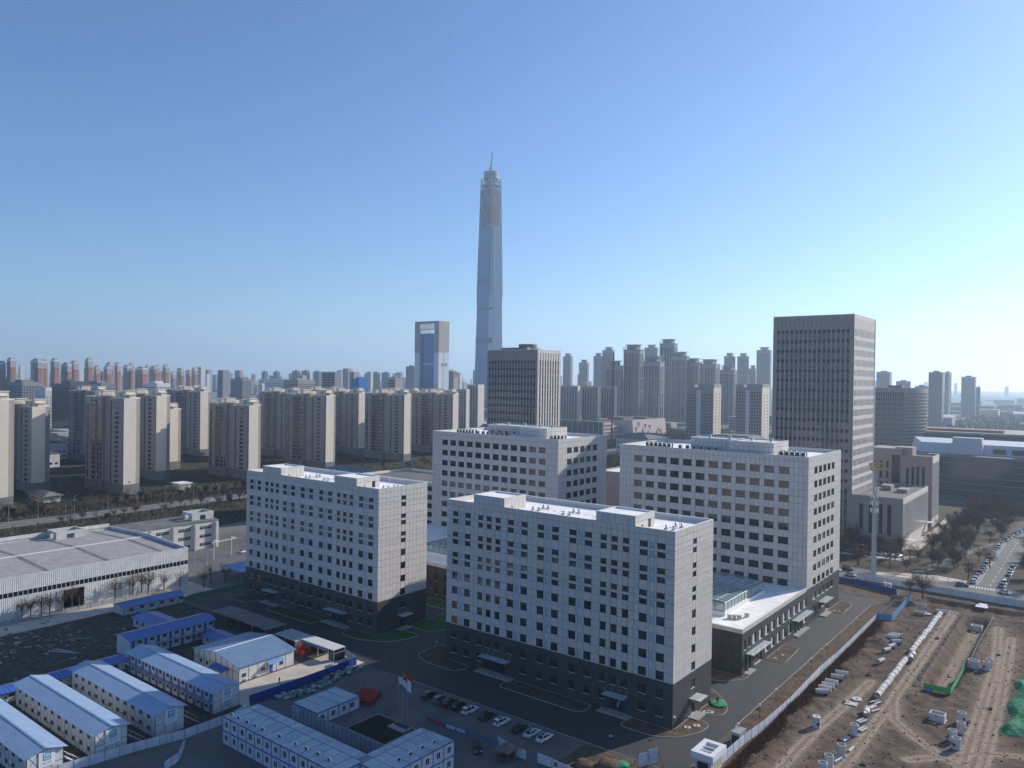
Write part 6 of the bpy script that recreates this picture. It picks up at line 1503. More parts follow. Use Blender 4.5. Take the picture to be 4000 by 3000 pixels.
for i, b in enumerate(sorted([(-634, 928, 35, 8, 72), (-607, 949, 32, 8, 72), (-595, 984, 27, 8, 72), (-734, 786, 23, 16, 72), (-716, 737, 26, 8, 65)], key=screen_x)):
    th = far_tower('glazed_slab', FAR_N[i] + ' dark-glazed slab block around the middle tower, counted from the left', 'apartment block', b, 'far_stone', 5, 3.4, .62, .8, 'glazed slab blocks', 'none', None, False)
    MB().box(0, .2, .2, b[3] - .2, 0, b[4] + .5).obj('side_wall', M['cream'], th)
for i, b in enumerate(sorted([(-357, 1906, 30, 26, 113), (-338, 2048, 33, 13, 91), (-184, 1534, 24, 23, 107), (-242, 1997, 9, 43, 114), (-205, 2152, 31, 26, 105), (-194, 2161, 9, 9, 78), (-244, 1741, 26, 8, 79)], key=screen_x)):
    far_tower('hazy_tower', FAR_N[i] + ' hazy blue tower on the right horizon, counted from the left', 'tower', b, 'far_grey', 3.2, 3.6, .5, .5, 'hazy towers on the right horizon')
# twin-walled tower under completion and its neighbours
tw = thing('frame_tower', 'tall blue glass tower with an open truss crown left of the supertall tower', 'office tower', (-958, 928, 0))
TL_, TD_, TH_ = 65, 30, 194
MB().box(-TL_, -TL_ * .78, 0, TD_, 0, TH_).box(-TL_ * .17, 0, 0, TD_, 0, TH_).obj('side_pier', M['super_fin'], tw)
MB().box(-TL_ * .78, -TL_ * .17, 1.5, TD_ - 1, 0, TH_ - 24).obj('wall', M['super_glass'], tw)
MB().box(-TL_ * .78, -TL_ * .66, .6, 1.5, 0, TH_ - 24).obj('open_floors', M['core'], tw)
ff = MB()
for k in range(42): ff.box(-TL_ * .8, -TL_ * .66, .3, 1.4, 4 + 4.0 * k, 4.9 + 4.0 * k); ff.box(-TL_ * .2, -TL_ * .17, .3, 1.4, 4 + 4.0 * k, 6.4 + 4.0 * k)
for z in (40, 108): ff.box(-TL_ * .8, -TL_ * .17, 1.0, 1.5, z, z + 2.5)
ff.obj('floor_slabs', M['super_fin'], tw)
tr = MB(); tr.box(-TL_, 0, 0, 1.2, TH_ - 5, TH_); tr.box(-TL_ * .78, -TL_ * .17, .4, 1.2, TH_ - 17, TH_ - 15.5)
for k in range(8):
    x0 = -TL_ * .78 + TL_ * .61 * k / 8; x1 = x0 + TL_ * .61 / 8
    tr.bar((x0, .8, TH_ - 16), (x1, .8, TH_ - 5), .45); tr.bar((x1, .8, TH_ - 16), (x0, .8, TH_ - 5), .45); tr.bar((x0, .8, TH_ - 24), (x0, .8, TH_ - 16), .4)
tr.obj('truss_crown', M['steel_frame'], tw)
MB().box(0, .4, .2, TD_ * .40, 0, TH_ - 62).obj('bright_side', M['far_white'], tw); MB().box(0, .4, TD_ * .47, TD_, 0, TH_ - 62).obj('pale_side', M['super_fin'], tw); MB().box(0, .4, .2, TD_, TH_ - 61, TH_).obj('bare_side', M['far_stone'], tw)
MB().box(-TL_ - .1, -TL_ * .78, -.4, 0, TH_ - 62, TH_).box(-TL_ * .17, .1, -.4, 0, TH_ - 62, TH_).obj('bare_front', M['far_stone'], tw)
for z in (36, 106): MB().box(.4, .8, TD_ * .3, TD_ * .45, z, z + 6).box(.4, .8, TD_ * .58, TD_ * .8, z, z + 6).obj('vent_panel', M['far_grey'], tw)
far_tower('podium_block', 'dotted blue-grey block at the foot of the truss-crowned tower', 'building', (-940, 905, 80, 20, 62), 'far_grey', 4, 4, .4, .4)
far_tower('plain_tower', 'plain grey tower left of the truss-crowned tower', 'tower', (-1353, 1254, 31, 10, 112), 'far_grey', 3.2, 3.6, .4, .4)
cf_ = thing('bare_frame_building', 'unfinished concrete frame building right of the truss-crowned tower', 'building', (-1205, 1243, 0))
MB().box(-22, 0, 3, 12, 0, 100).obj('wall', M['brick'], cf_)
bf = MB()
for k in range(24): bf.box(-22.5, .3, -.2, 3, 4 + 4.2 * k, 4.7 + 4.2 * k)
for k in range(5): bf.box(-22 + 5.3 * k, -21 + 5.3 * k, 0, 1.5, 0, 106)
bf.box(.01, .5, 0, 12, 0, 84); bf.obj('frame', M['far_wall'], cf_)
# ------------------------------------------------------------------ supertall tower
su = thing('supertall_tower', 'supertall tower under construction with a bare frame top and a crane, centre of the picture', 'skyscraper', (-1147, 1308, 0))
SH = 581.0
def hw_(z): return 29.3 - 10.0 * z / SH
def cor(z, s=1.0):
    h = hw_(z) * s; c = h * .24
    return [(-h + c, -h), (h - c, -h), (h, -h + c), (h, h - c), (h - c, h), (-h + c, h), (-h, h - c), (-h, -h + c)]
def shell(z0, z1, s=1.0, sides=None):
    a, b = cor(z0, s), cor(z1, s); mb = MB()
    for i in range(8):
        if sides is None or i in sides: j = (i + 1) % 8; mb.add([(*a[i], z0), (*a[j], z0), (*b[j], z1), (*b[i], z1)], [(0, 1, 2, 3)])
    return mb
GZ = 457
shell(0, GZ, .985).obj('core_wall', M['core'], su)
for i, nm in ((0, 'front_glass'), (2, 'right_glass'), (4, 'back_glass'), (6, 'left_glass')): shell(0, GZ, 1.0, (i,)).obj(nm, M['super_glass'], su)
for i in (1, 3, 5, 7):
    shell(0, 290, 1.0, (i,)).obj('corner_glass', M['super_fin'], su)
mc = MB()
for i in (1, 3, 5, 7):
    for z0, z1 in zip([290 + 29 * k for k in range(10)], [290 + 29 * (k + 1) for k in range(10)]):
        p_ = (Vector(cor(z0)[i]) + Vector(cor(z0)[(i + 1) % 8])) / 2; q_ = (Vector(cor(z1)[i]) + Vector(cor(z1)[(i + 1) % 8])) / 2
        mc.bar((*p_, z0), (*q_, z1), 2.3 - 1.1 * (z0 - 290) / 290)
mc.obj('mega_column', M['steel_pale'], su)
fn = MB()
for i in (0, 2):
    nk = 15 if i == 0 else 8
    for k in range(nk):
        t_ = (k + .5) / nk
        for z0, z1 in ((0, GZ),):
            a, b = cor(z0), cor(z1); j = (i + 1) % 8
            p_ = Vector(a[i]).lerp(Vector(a[j]), t_); q_ = Vector(b[i]).lerp(Vector(b[j]), t_); fn.bar((*p_, z0), (*q_, z1), .2 if i == 0 else 1.0)
fn.obj('glass_fins', M['super_fin'], su, kind='stuff')
bd_ = MB()
for z, dz in ((113, 4), (170, 13), (252, 5), (314, 13), (393, 7), (100, 0)):
    if dz == 0: continue
    a, b = cor(z, 1.012), cor(z + dz, 1.012)
    for i in range(8): j = (i + 1) % 8; bd_.add([(*a[i], z), (*a[j], z), (*b[j], z + dz), (*b[i], z + dz)], [(0, 1, 2, 3)])
bd_.obj('plant_band', M['super_band'], su)
of_ = MB()
for i in (1, 7, 3):
    for k in range(42):
        z = 290 + 4.0 * k
        a = cor(z, .998); p_, q_ = Vector(a[i]), Vector(a[(i + 1) % 8]); of_.bar((*p_, z), (*q_, z), .5)
of_.obj('open_corner_floors', M['steel_pale'], su)
shell(GZ, 556, .80).obj('concrete_core', M['steel_frame'], su)
fl = MB()
nf = 26
for k in range(nf + 1):
    z = GZ + (562 - GZ) * k / nf; a = cor(z, 1.0)
    if k > nf - 3 and k != nf: continue
    for i in range(8):
        p_, q_ = Vector(a[i]), Vector(a[(i + 1) % 8]); fl.bar((*p_, z), (*q_, z), .45)
    fl.add([(*c_, z) for c_ in a], [tuple(range(8))])
fl.obj('floor_frames', M['steel_pale'], su)
br = MB()
for i in (0, 2):
    for (z0, z1) in ((GZ, 515), (515, 562)):
        a, b = cor(z0, 1.006), cor(z1, 1.006); j = (i + 1) % 8
        br.bar((*a[i], z0), (*b[j], z1), .8); br.bar((*a[j], z0), (*b[i], z1), .8)
    for zt in (520, 566):
        a, b = cor(zt, 1.006), cor(zt + 7, 1.006); j = (i + 1) % 8
        for k in range(6):
            p0 = Vector(a[i]).lerp(Vector(a[j]), k / 6); p1 = Vector(b[i]).lerp(Vector(b[j]), (k + .5) / 6); p2 = Vector(a[i]).lerp(Vector(a[j]), (k + 1) / 6)
            br.bar((*p0, zt), (*p1, zt + 7), .55); br.bar((*p1, zt + 7), (*p2, zt), .55)
br.obj('bracing', M['steel_pale'], su)
cl_ = MB()
for i in (0, 2, 4, 6):
    for k in range(7):
        t_ = k / 6; a, b = cor(GZ), cor(573); j = (i + 1) % 8
        p_ = Vector(a[i]).lerp(Vector(a[j]), t_); q_ = Vector(b[i]).lerp(Vector(b[j]), t_); cl_.bar((*p_, GZ), (*q_, 573), .34)
cl_.obj('frame_columns', M['steel_frame'], su)
MB().cyl((0, 0, 556), (0, 0, 578), 13, 15, 16).cyl((0, 0, 578), (0, 0, 583), 19, 19, 16).cyl((0, 0, 583), (0, 0, 588), 16, 17, 16).cyl((0, 0, 588), (0, 0, 596), 17.5, 17, 16).obj('top_platform', M['steel_frame'], su)
nl = MB()
for i in range(24): a = i * math.pi / 12; nl.box(18 * math.cos(a) - .3, 18 * math.cos(a) + .3, 18 * math.sin(a) - .3, 18 * math.sin(a) + .3, 588, 598)
nl.obj('platform_posts', M['steel_pale'], su, kind='stuff')
hoist = MB()
for i in (7, 3):
    a = (Vector(cor(300)[i]) + Vector(cor(300)[(i + 1) % 8])) / 2
    hoist.box(a.x * 1.01 - 1.2, a.x * 1.01 + 1.2, a.y * 1.01 - 1.2, a.y * 1.01 + 1.2, 268, 300)
hoist.obj('hoist_platform', M['steel_frame'], su)
cr_ = thing('tower_crane', 'luffing crane perched on top of the supertall tower', 'crane', (-1147, 1308, 596))
MB().box(-2, 2, -2, 2, 0, 9).obj('mast', M['steel_frame'], cr_); MB().box(-7, 2.5, -2, 2, 9, 12).obj('machine_deck', M['steel_frame'], cr_)
jb = MB()
for o_ in (-.9, .9): jb.bar((1, o_, 12), (10.5, o_ - 9, 48), .45)
for k in range(12):
    t_ = k / 12; t2 = (k + 1) / 12
    jb.bar((1 + 9.5 * t_, -.9 - 9 * t_, 12 + 36 * t_), (1 + 9.5 * t2, .9 - 9 * t2, 12 + 36 * t2), .25)
jb.obj('jib', M['steel_frame'], cr_); MB().bar((-2, 0, 12), (-4, 0, 27), .5).bar((-4, 0, 27), (10, -8.8, 47), .18).obj('a_frame', M['steel_frame'], cr_)
# red mobile crane by the culture halls
rc = thing('mobile_crane', 'thin red crane boom standing upright beside the culture halls', 'crane', (-432, 700, 0))
MB().box(-2, 2, -4, 4, 0, 2.5).obj('truck', M['red'], rc); MB().bar((0, 0, 2.5), (1.0, 0, 38), .9).obj('lower_boom', M['red'], rc); MB().bar((1.0, 0, 38), (1.5, 0, 118), .5).obj('upper_boom', M['core'], rc)
# ------------------------------------------------------------------ blocks between the estate and the far towers
MIX = [((-881, 226, 52, 30, 69), 'far_dark', 'wide dark blue-grey glass block behind the cream slabs at left', .8, .8), ((-1037, 231, 57, 24, 69), 'far_grey', 'grey gridded office at the far left behind the estate', .5, .6), ((-960, 229, 32, 20, 60), 'far_white', 'white low block right of the gridded grey office', .3, .4), ((-998, 389, 42, 20, 69), 'far_white', 'white building with black roof edge in front of the brick towers', .7, .5), ((-1061, 340, 71, 20, 68), 'far_grey', 'grey complex with roof frames below the brick towers', .5, .5), ((-1169, 636, 39, 16, 76), 'far_grey', 'dark grey block with a pale end wall right of the brick towers', .5, .5), ((-1173, 760, 47, 41, 75), 'far_stone', 'wide tan block with a glazed front in the far middle', .5, .5), ((-925, 700, 19, 21, 79), 'blue_net', 'building wrapped in bright blue scaffold net', 0, 0), ((-1280, 803, 67, 14, 75), 'far_white', 'long pale block in the far middle', .5, .4), ((-1758, 1572, 27, 10, 85), 'far_grey', 'grey pair tower left of the truss-crowned tower', .5, .5)]
M['far_dark'] = mat('far_dark_glass', (0.085, 0.10, 0.125), 0.4, 0.5, objvar=0.05)
for b, w_, lab, fx, fz in MIX: far_tower('city_block', lab, 'building', b, w_, 3.2, 3.6, max(fx, .05), max(fz, .05), 'city blocks beyond the estate', 'flat')
PAIR = [(-2094, 1436, 29, 12, 101), (-2069, 1456, 30, 12, 101), (-2037, 1481, 31, 12, 100), (-2051, 1724, 30, 12, 101), (-2031, 1739, 29, 12, 101), (-2002, 1762, 31, 12, 101), (-2180, 1369, 20, 12, 97), (-2233, 1454, 24, 12, 98)]
PAIR.sort(key=screen_x)
for i, b in enumerate(PAIR): far_tower('horizon_tower', FAR_N[i] + ' dark tower on the horizon left of the truss-crowned tower, from the left', 'tower', b, 'far_grey', 3.4, 3.6, .5, .5, 'dark towers on the middle horizon')
# white halls behind the slabs
hl = [(-640, 80, 60, 40, 12, 'white hall with a grey barrel roof seen between the leftmost slabs'), (-700, 120, 80, 30, 16, 'white boxy hall behind the leftmost slabs'), (-760, 260, 70, 60, 20, 'white building with small square windows between two slab groups'), (-720, 330, 70, 40, 14, 'low white hall with a grey roof between two slab groups'), (-900, 330, 60, 50, 18, 'white low building with a dark roof between the slab groups, farther back')]
for x, y, L, D, H, lab in hl:
    th = thing('white_hall', lab, 'hall', (x, y, 0), 0, 'white halls behind the estate')
    MB().box(-L, 0, 0, D, 0, H).obj('wall', M['far_white'], th); MB().add([(-L - .6, -.6, H), (.6, -.6, H), (.6, D / 2, H + 3), (-L - .6, D / 2, H + 3), (.6, D + .6, H), (-L - .6, D + .6, H)], [(0, 1, 2, 3), (3, 2, 4, 5), (1, 4, 2), (0, 3, 5)]).obj('roof', M['old_roof'], th)
    winquads(L, D, H, 4, 4.2, .5, .4, 2.5, 1.5).obj('windows', M['win_far'], th, kind='stuff')
for x, y, L, D, H, lab in ((-170, 1560, 90, 40, 18, 'long pale hall with a bright roof edge on the right plain'), (-250, 1500, 30, 45, 26, 'dark pitched hall with one bright roof slope on the right plain'), (30, 1900, 40, 50, 14, 'small hall with a bright roof far out on the right plain'), (-60, 2150, 60, 40, 12, 'distant low hall with pale roof on the right plain')):
    th = thing('plain_hall', lab, 'hall', (x, y, 0), 0, 'halls on the right plain'); MB().box(-L, 0, 0, D, 0, H).obj('wall', M['far_wall'], th)
    MB().add([(-L - 1, -1, H), (1, -1, H), (1, D / 2, H + 5), (-L - 1, D / 2, H + 5), (1, D + 1, H), (-L - 1, D + 1, H)], [(0, 1, 2, 3), (3, 2, 4, 5), (1, 4, 2), (0, 3, 5)]).obj('roof', M['coping'], th)
# the mass of the far city: countless small blocks out to the horizon
rd = random.Random(101); fcw = MB(); fcd = MB()
Rm = CAM.matrix_world.to_3x3()
def far_box(ang, dist, w_, d_, h_, tone):
    a = R(38.043 + 90) - R(ang); x, y = 79.8 + dist * math.cos(a), -164.3 + dist * math.sin(a)
    fcw.box(x - w_, x, y, y + d_, 0, h_, tone, 'd')
    k = 4
    while k < h_ - 3: fcd.quad((x - w_ + 1, y - .3, k), (x - 1, y - .3, k), (x - 1, y - .3, k + 1.8), (x - w_ + 1, y - .3, k + 1.8)); k += 4.2 if h_ > 30 else 5
for i in range(1500):
    ang = rd.uniform(-37, 37); dist = rd.uniform(1250, 4200) if rd.random() < .6 else rd.uniform(3000, 8500)
    dens = 1.0 if ang < 2 else (.42 if ang < 17 else .16)
    if rd.random() > dens: continue
    tall = rd.random() < (.42 if dist > 2600 else .08) and (ang < 14 or dist > 5200)
    h_ = rd.uniform(55, 110) if tall else rd.uniform(6, 24)
    w_ = rd.uniform(16, 34) if tall else rd.uniform(20, 90)
    far_box(ang, dist, w_, rd.uniform(10, 18) if tall else rd.uniform(15, 50), h_, rd.randrange(4))
for i in range(420):
    ang = rd.uniform(-37, -5); dist = rd.uniform(620, 1400); 
    a = R(38.043 + 90) - R(ang); x, y = 79.8 + dist * math.cos(a), -164.3 + dist * math.sin(a)
    if -770 < x < -300 and y < 640: continue
    far_box(ang, dist, rd.uniform(14, 60), rd.uniform(12, 34), rd.uniform(5, 17), rd.randrange(4))
fcw.obj('far_city', [M['far_white'], M['far_wall'], M['far_grey'], M['far_stone']]); o = bpy.data.objects['far_city']; setp(o, 'endless pale mass of far city blocks out to the horizon', 'far city', kind='stuff')
fo = fcd.obj('windows', M['win_far'], o, kind='stuff')
M['scrub_twig'] = mat('scrub_twigs', (0.10, 0.075, 0.055), 0.95, 0.05, isl=0.45); M['mast_grey'] = mat('mast_grey', (0.40, 0.42, 0.42), 0.6, 0.3); M['gold'] = mat('gold_paint', (0.42, 0.27, 0.05), 0.5, 0.4)
# ------------------------------------------------------------------ trees
def tree_meshes(seed, h, r, twig_mat, n1=7, ntw=520, leafy=False):
    rd = random.Random(seed); tk = MB(); cw = MB(); tips = []
    th_ = h * rd.uniform(.30, .4); br_ = h * .022
    tk.cyl((0, 0, 0), (0, 0, th_), br_ * 1.25, br_, 6)
    tk.cyl((0, 0, th_), (rd.uniform(-.2, .2), rd.uniform(-.2, .2), h * .86), br_, br_ * .25, 5)
    for i in range(n1):
        a = 2 * math.pi * i / n1 + rd.uniform(-.4, .4); z0 = th_ * rd.uniform(.75, 1.45); L = r * rd.uniform(.75, 1.05); up = rd.uniform(.7, 1.4)
        p = Vector((0, 0, z0)); q = p + Vector((math.cos(a) * L * .55, math.sin(a) * L * .55, L * up * .6)); s = q + Vector((math.cos(a + rd.uniform(-.5, .5)) * L * .45, math.sin(a + rd.uniform(-.5, .5)) * L * .45, L * up * .5))
        tk.cyl(p, q, br_ * .55, br_ * .34, 5, caps=False); tk.cyl(q, s, br_ * .34, br_ * .12, 4, caps=False)
        for k in range(5): t = rd.random(); tips.append(q.lerp(s, t)); tips.append(p.lerp(q, .4 + .6 * t))
    for z in (.6, .7, .8): tips.append(Vector((0, 0, h * z)))
    for i in range(ntw):
        b = rd.choice(tips); a = rd.uniform(0, 6.283); el = rd.uniform(-.1, 1.3); L = h * rd.uniform(.07, .19)
        d = Vector((math.cos(a) * math.cos(el), math.sin(a) * math.cos(el), math.sin(el))); o_ = Vector((rd.gauss(0, .06), rd.gauss(0, .06), rd.gauss(0, .05))) * h
        s = d.orthogonal().normalized() * (h * (.0042 if not leafy else .02)); b2 = b + o_
        if leafy:
            cw.add([tuple(b2 - s), tuple(b2 + s), tuple(b2 + d * L * .35 + s * .6), tuple(b2 + d * L * .35 - s * .6)], [(0, 1, 2, 3)])
        else:
            cw.add([tuple(b2 - s), tuple(b2 + s), tuple(b2 + d * L)], [(0, 1, 2)])
            e = b2 + d * L * .5; d2 = (d + Vector((rd.gauss(0, .6), rd.gauss(0, .6), rd.gauss(0, .4)))).normalized(); cw.add([tuple(e - s * .7), tuple(e + s * .7), tuple(e + d2 * L * .6)], [(0, 1, 2)])
    return tk.mesh('trunk', [M['bark']]), cw.mesh('crown', [M[twig_mat]])
TV = {'bare': [tree_meshes(i, 8, 3.2, 'twig', 7, 430) for i in range(4)], 'red': [tree_meshes(20 + i, 8, 3.4, 'twig_red', 7, 900) for i in range(3)], 'ever': [tree_meshes(40 + i, 7, 2.2, 'leaf', 8, 900, True) for i in range(3)], 'thin': [tree_meshes(60 + i, 9, 2.6, 'twig', 6, 260) for i in range(3)]}
def tree(kind, x, y, s, label, group, rd, z=0.0):
    tk, cw = rd.choice(TV[kind])
    t_ = thing({'bare': 'bare_tree', 'red': 'rusty_tree', 'ever': 'evergreen_tree', 'thin': 'bare_tree'}[kind], label, 'tree', (x, y, z), rd.uniform(0, 6), group)
    t_.scale = (s, s, s * rd.uniform(.9, 1.1))
    place('trunk', tk, t_); place('crown', cw, t_)
    return t_
ZN = {}
_T = ['', '', 'twenty', 'thirty', 'forty', 'fifty', 'sixty', 'seventy', 'eighty', 'ninety']
def nth(n):
    if n <= 20: return FAR_N[n - 1]
    if n % 10 == 0: return _T[n // 10][:-1] + 'ieth'
    return _T[n // 10] + '-' + FAR_N[n % 10 - 1]
rd = random.Random(3)
for i, (x, y) in enumerate(((-201.2, -64.4), (-201.6, -61.6), (-200.9, -58.6), (-199.6, -56.6), (-201.3, -52.1), (-201.6, -48.8), (-201.1, -46.7), (-200.9, -34.5), (-201.2, -28.1), (-200.8, -25.1), (-201.0, -22.4), (-200.2, -17.0), (-199.9, -10.8), (-192.0, -5.7), (-196.1, -.4), (-193.5, 4.2))):
    tree('thin', x, y, rd.uniform(.7, 1.15), FAR_N[i] + ' bare tree along the warehouse wall, counted from the left', 'bare trees along the warehouse', rd)
pts = [(37.5, 236), (32, 247), (26, 231), (20, 218), (17, 222), (10, 228), (8.2, 221), (23.7, 161.9), (18.9, 165.5), (30.7, 299), (34.3, 320), (31.7, 381), (36.7, 400), (13.7, 306), (16.3, 324), (-8.8, 241), (1, 232)]
for k in range(75):
    pts.append((rd.uniform(9, 34), rd.uniform(203, 420)))
for k in range(20): pts.append((rd.uniform(-26, 6), rd.uniform(200, 246)))
for k in range(26): pts.append((rd.uniform(49, 64), rd.uniform(203, 400)))
for k in range(26): pts.append((rd.uniform(8, 60), rd.uniform(400, 470)))
pts.sort(key=lambda p: screen_x((p[0], p[1])))
for i, (x, y) in enumerate(pts):
    kind = 'red' if rd.random() < .45 else 'bare'
    zone = 'right street verge' if x > 47 else ('before the long glass building' if y > 398 else ('near mast and annex' if x < 9 and y < 250 else ('inside the street hoarding' if y < 200 else ('kerb side of the park' if x > 24 else 'inner side of the park'))))
    ZN[zone] = ZN.get(zone, 0) + 1
    tree(kind, x, y, rd.uniform(.85, 1.4), '%s %s tree from the left, %s' % (nth(ZN[zone]), 'rusty' if kind == 'red' else 'grey-brown', zone), 'park trees by the street', rd)
pts = []
for k in range(60): pts.append((-408 + rd.uniform(-8, 6), -40 + 250 * k / 60 + rd.uniform(-2, 2)))
for k in range(60): pts.append((rd.uniform(-560, -405), rd.uniform(-30, 330)))
for k in range(30): pts.append((-366 + rd.uniform(-5, 12), 10 + 6 * k + rd.uniform(-3, 3)))
for k in range(40): pts.append((rd.uniform(-440, -396), rd.uniform(210, 480)))
pts.sort(key=lambda p: screen_x((p[0], p[1])))
for x, y in pts:
    if any(abs(x - sx + 28) < 33 and abs(y - sy - 5) < 13 for sx, sy in ((-441, 81), (-438, 4), (-497, 132), (-458, 262), (-464, 361), (-448, 180), (-492, 44), (-540, 369), (-554, 172), (-560, 302), (-535, 446), (-475, 443), (-441, 34), (-430, 118))): continue
    q = rd.random(); kind = 'ever' if q < .30 else ('red' if q < .55 else 'bare')
    zone = 'near verge of the main road' if x > -372 else ('garden behind the main road' if x > -418 else 'between the cream slab blocks')
    ZN[zone] = ZN.get(zone, 0) + 1
    tree(kind, x, y, rd.uniform(.65, 1.15), '%s tree from the left, %s, %s' % (nth(ZN[zone]), zone, {'ever': 'dark evergreen', 'red': 'rusty and leafless', 'bare': 'grey and leafless'}[kind]), 'trees by the main road and the estate', rd)
# masses of far scrub that read as one
sb_ = MB(); rd = random.Random(8)
def scrub(x0, x1, y0, y1, n, h0, h1, w_):
    for i in range(n):
        x, y = rd.uniform(x0, x1), rd.uniform(y0, y1); h_ = rd.uniform(h0, h1); a = rd.uniform(0, 3.14); dx, dy = math.cos(a) * w_ * rd.uniform(.4, 1), math.sin(a) * w_ * rd.uniform(.4, 1); lx, ly = rd.gauss(0, w_ * .6), rd.gauss(0, w_ * .6)
        sb_.add([(x - dx, y - dy, 0), (x + dx, y + dy, 0), (x + lx, y + ly, h_)], [(0, 1, 2)])
scrub(-440, -395, 560, 760, 2600, 3, 8, 1.2); scrub(-520, -300, 800, 1000, 3500, 3, 9, 1.6); scrub(-200, 60, 1000, 2600, 5000, 3, 9, 3.0); scrub(-185, -100, 150, 230, 2600, 2, 7, .8); scrub(-330, -250, 430, 560, 2200, 3, 8, 1.2)
scrub(-300, 300, 850, 1500, 4000, 3, 8, 2.2); scrub(-420, -398, -60, 300, 5200, .6, 2.4, .5); scrub(-373, -310, -100, 200, 4200, .4, 1.8, .5); scrub(-560, -405, -60, 320, 3000, .6, 2.2, .6)
setp(sb_.obj('scrub', M['scrub_twig']), 'brown winter scrub and woods filling the gaps between the far buildings', 'scrub', kind='stuff')
# debris on the dark yard left of the sheds
db = MB(); rd = random.Random(14)
for i in range(170):
    x, y = rd.gauss(-172, 14), rd.gauss(-72, 14)
    if not (-203 < x < -145 and -110 < y < -44): continue
    s = rd.uniform(.15, .9); a = rd.uniform(0, 3); db.obox((x, y, .1), (s * math.cos(a), s * math.sin(a), 0), (-.4 * s * math.sin(a), .4 * s * math.cos(a), .05), (0, 0, rd.uniform(.04, .14)), rd.choice((0, 2, 2, 2, 2, 1)))
setp(db.obj('debris', [M['sack'], M['net'], M['rust_sheet']]), 'scattered boards, sheets and scraps on the dark yard left of the sheds', 'debris', kind='stuff')
for k, (x, y, L, lab) in enumerate(((-160, -68, 9, 'stack of long pale boards lying in the dark yard'), (-168, -60, 6, 'green and white sheeting heap near the low blue-roofed hut'), (-176, -84, 7, 'pile of grey planks in the dark yard at left'))):
    t_ = thing('board_stack', lab, 'board stack', (x, y, 0), .4 + .5 * k)
    for i in range(9): MB().box(-L / 2, L / 2, 0, .32, 0, .12).obj('board', M['sack'] if k != 1 else M['sack_green'], t_, (rd.uniform(-.6, .6), (i % 5) * .42 - 1, .13 * (i // 5)), rd.uniform(-.12, .12))
hd = hoarding('wall_fence', 'dark mesh fence running behind the sheds below the warehouse trees', [(-198.5, -100), (-198.5, -20), (-189, -19)], 1.6, 4.0, 'rail', 'frame')
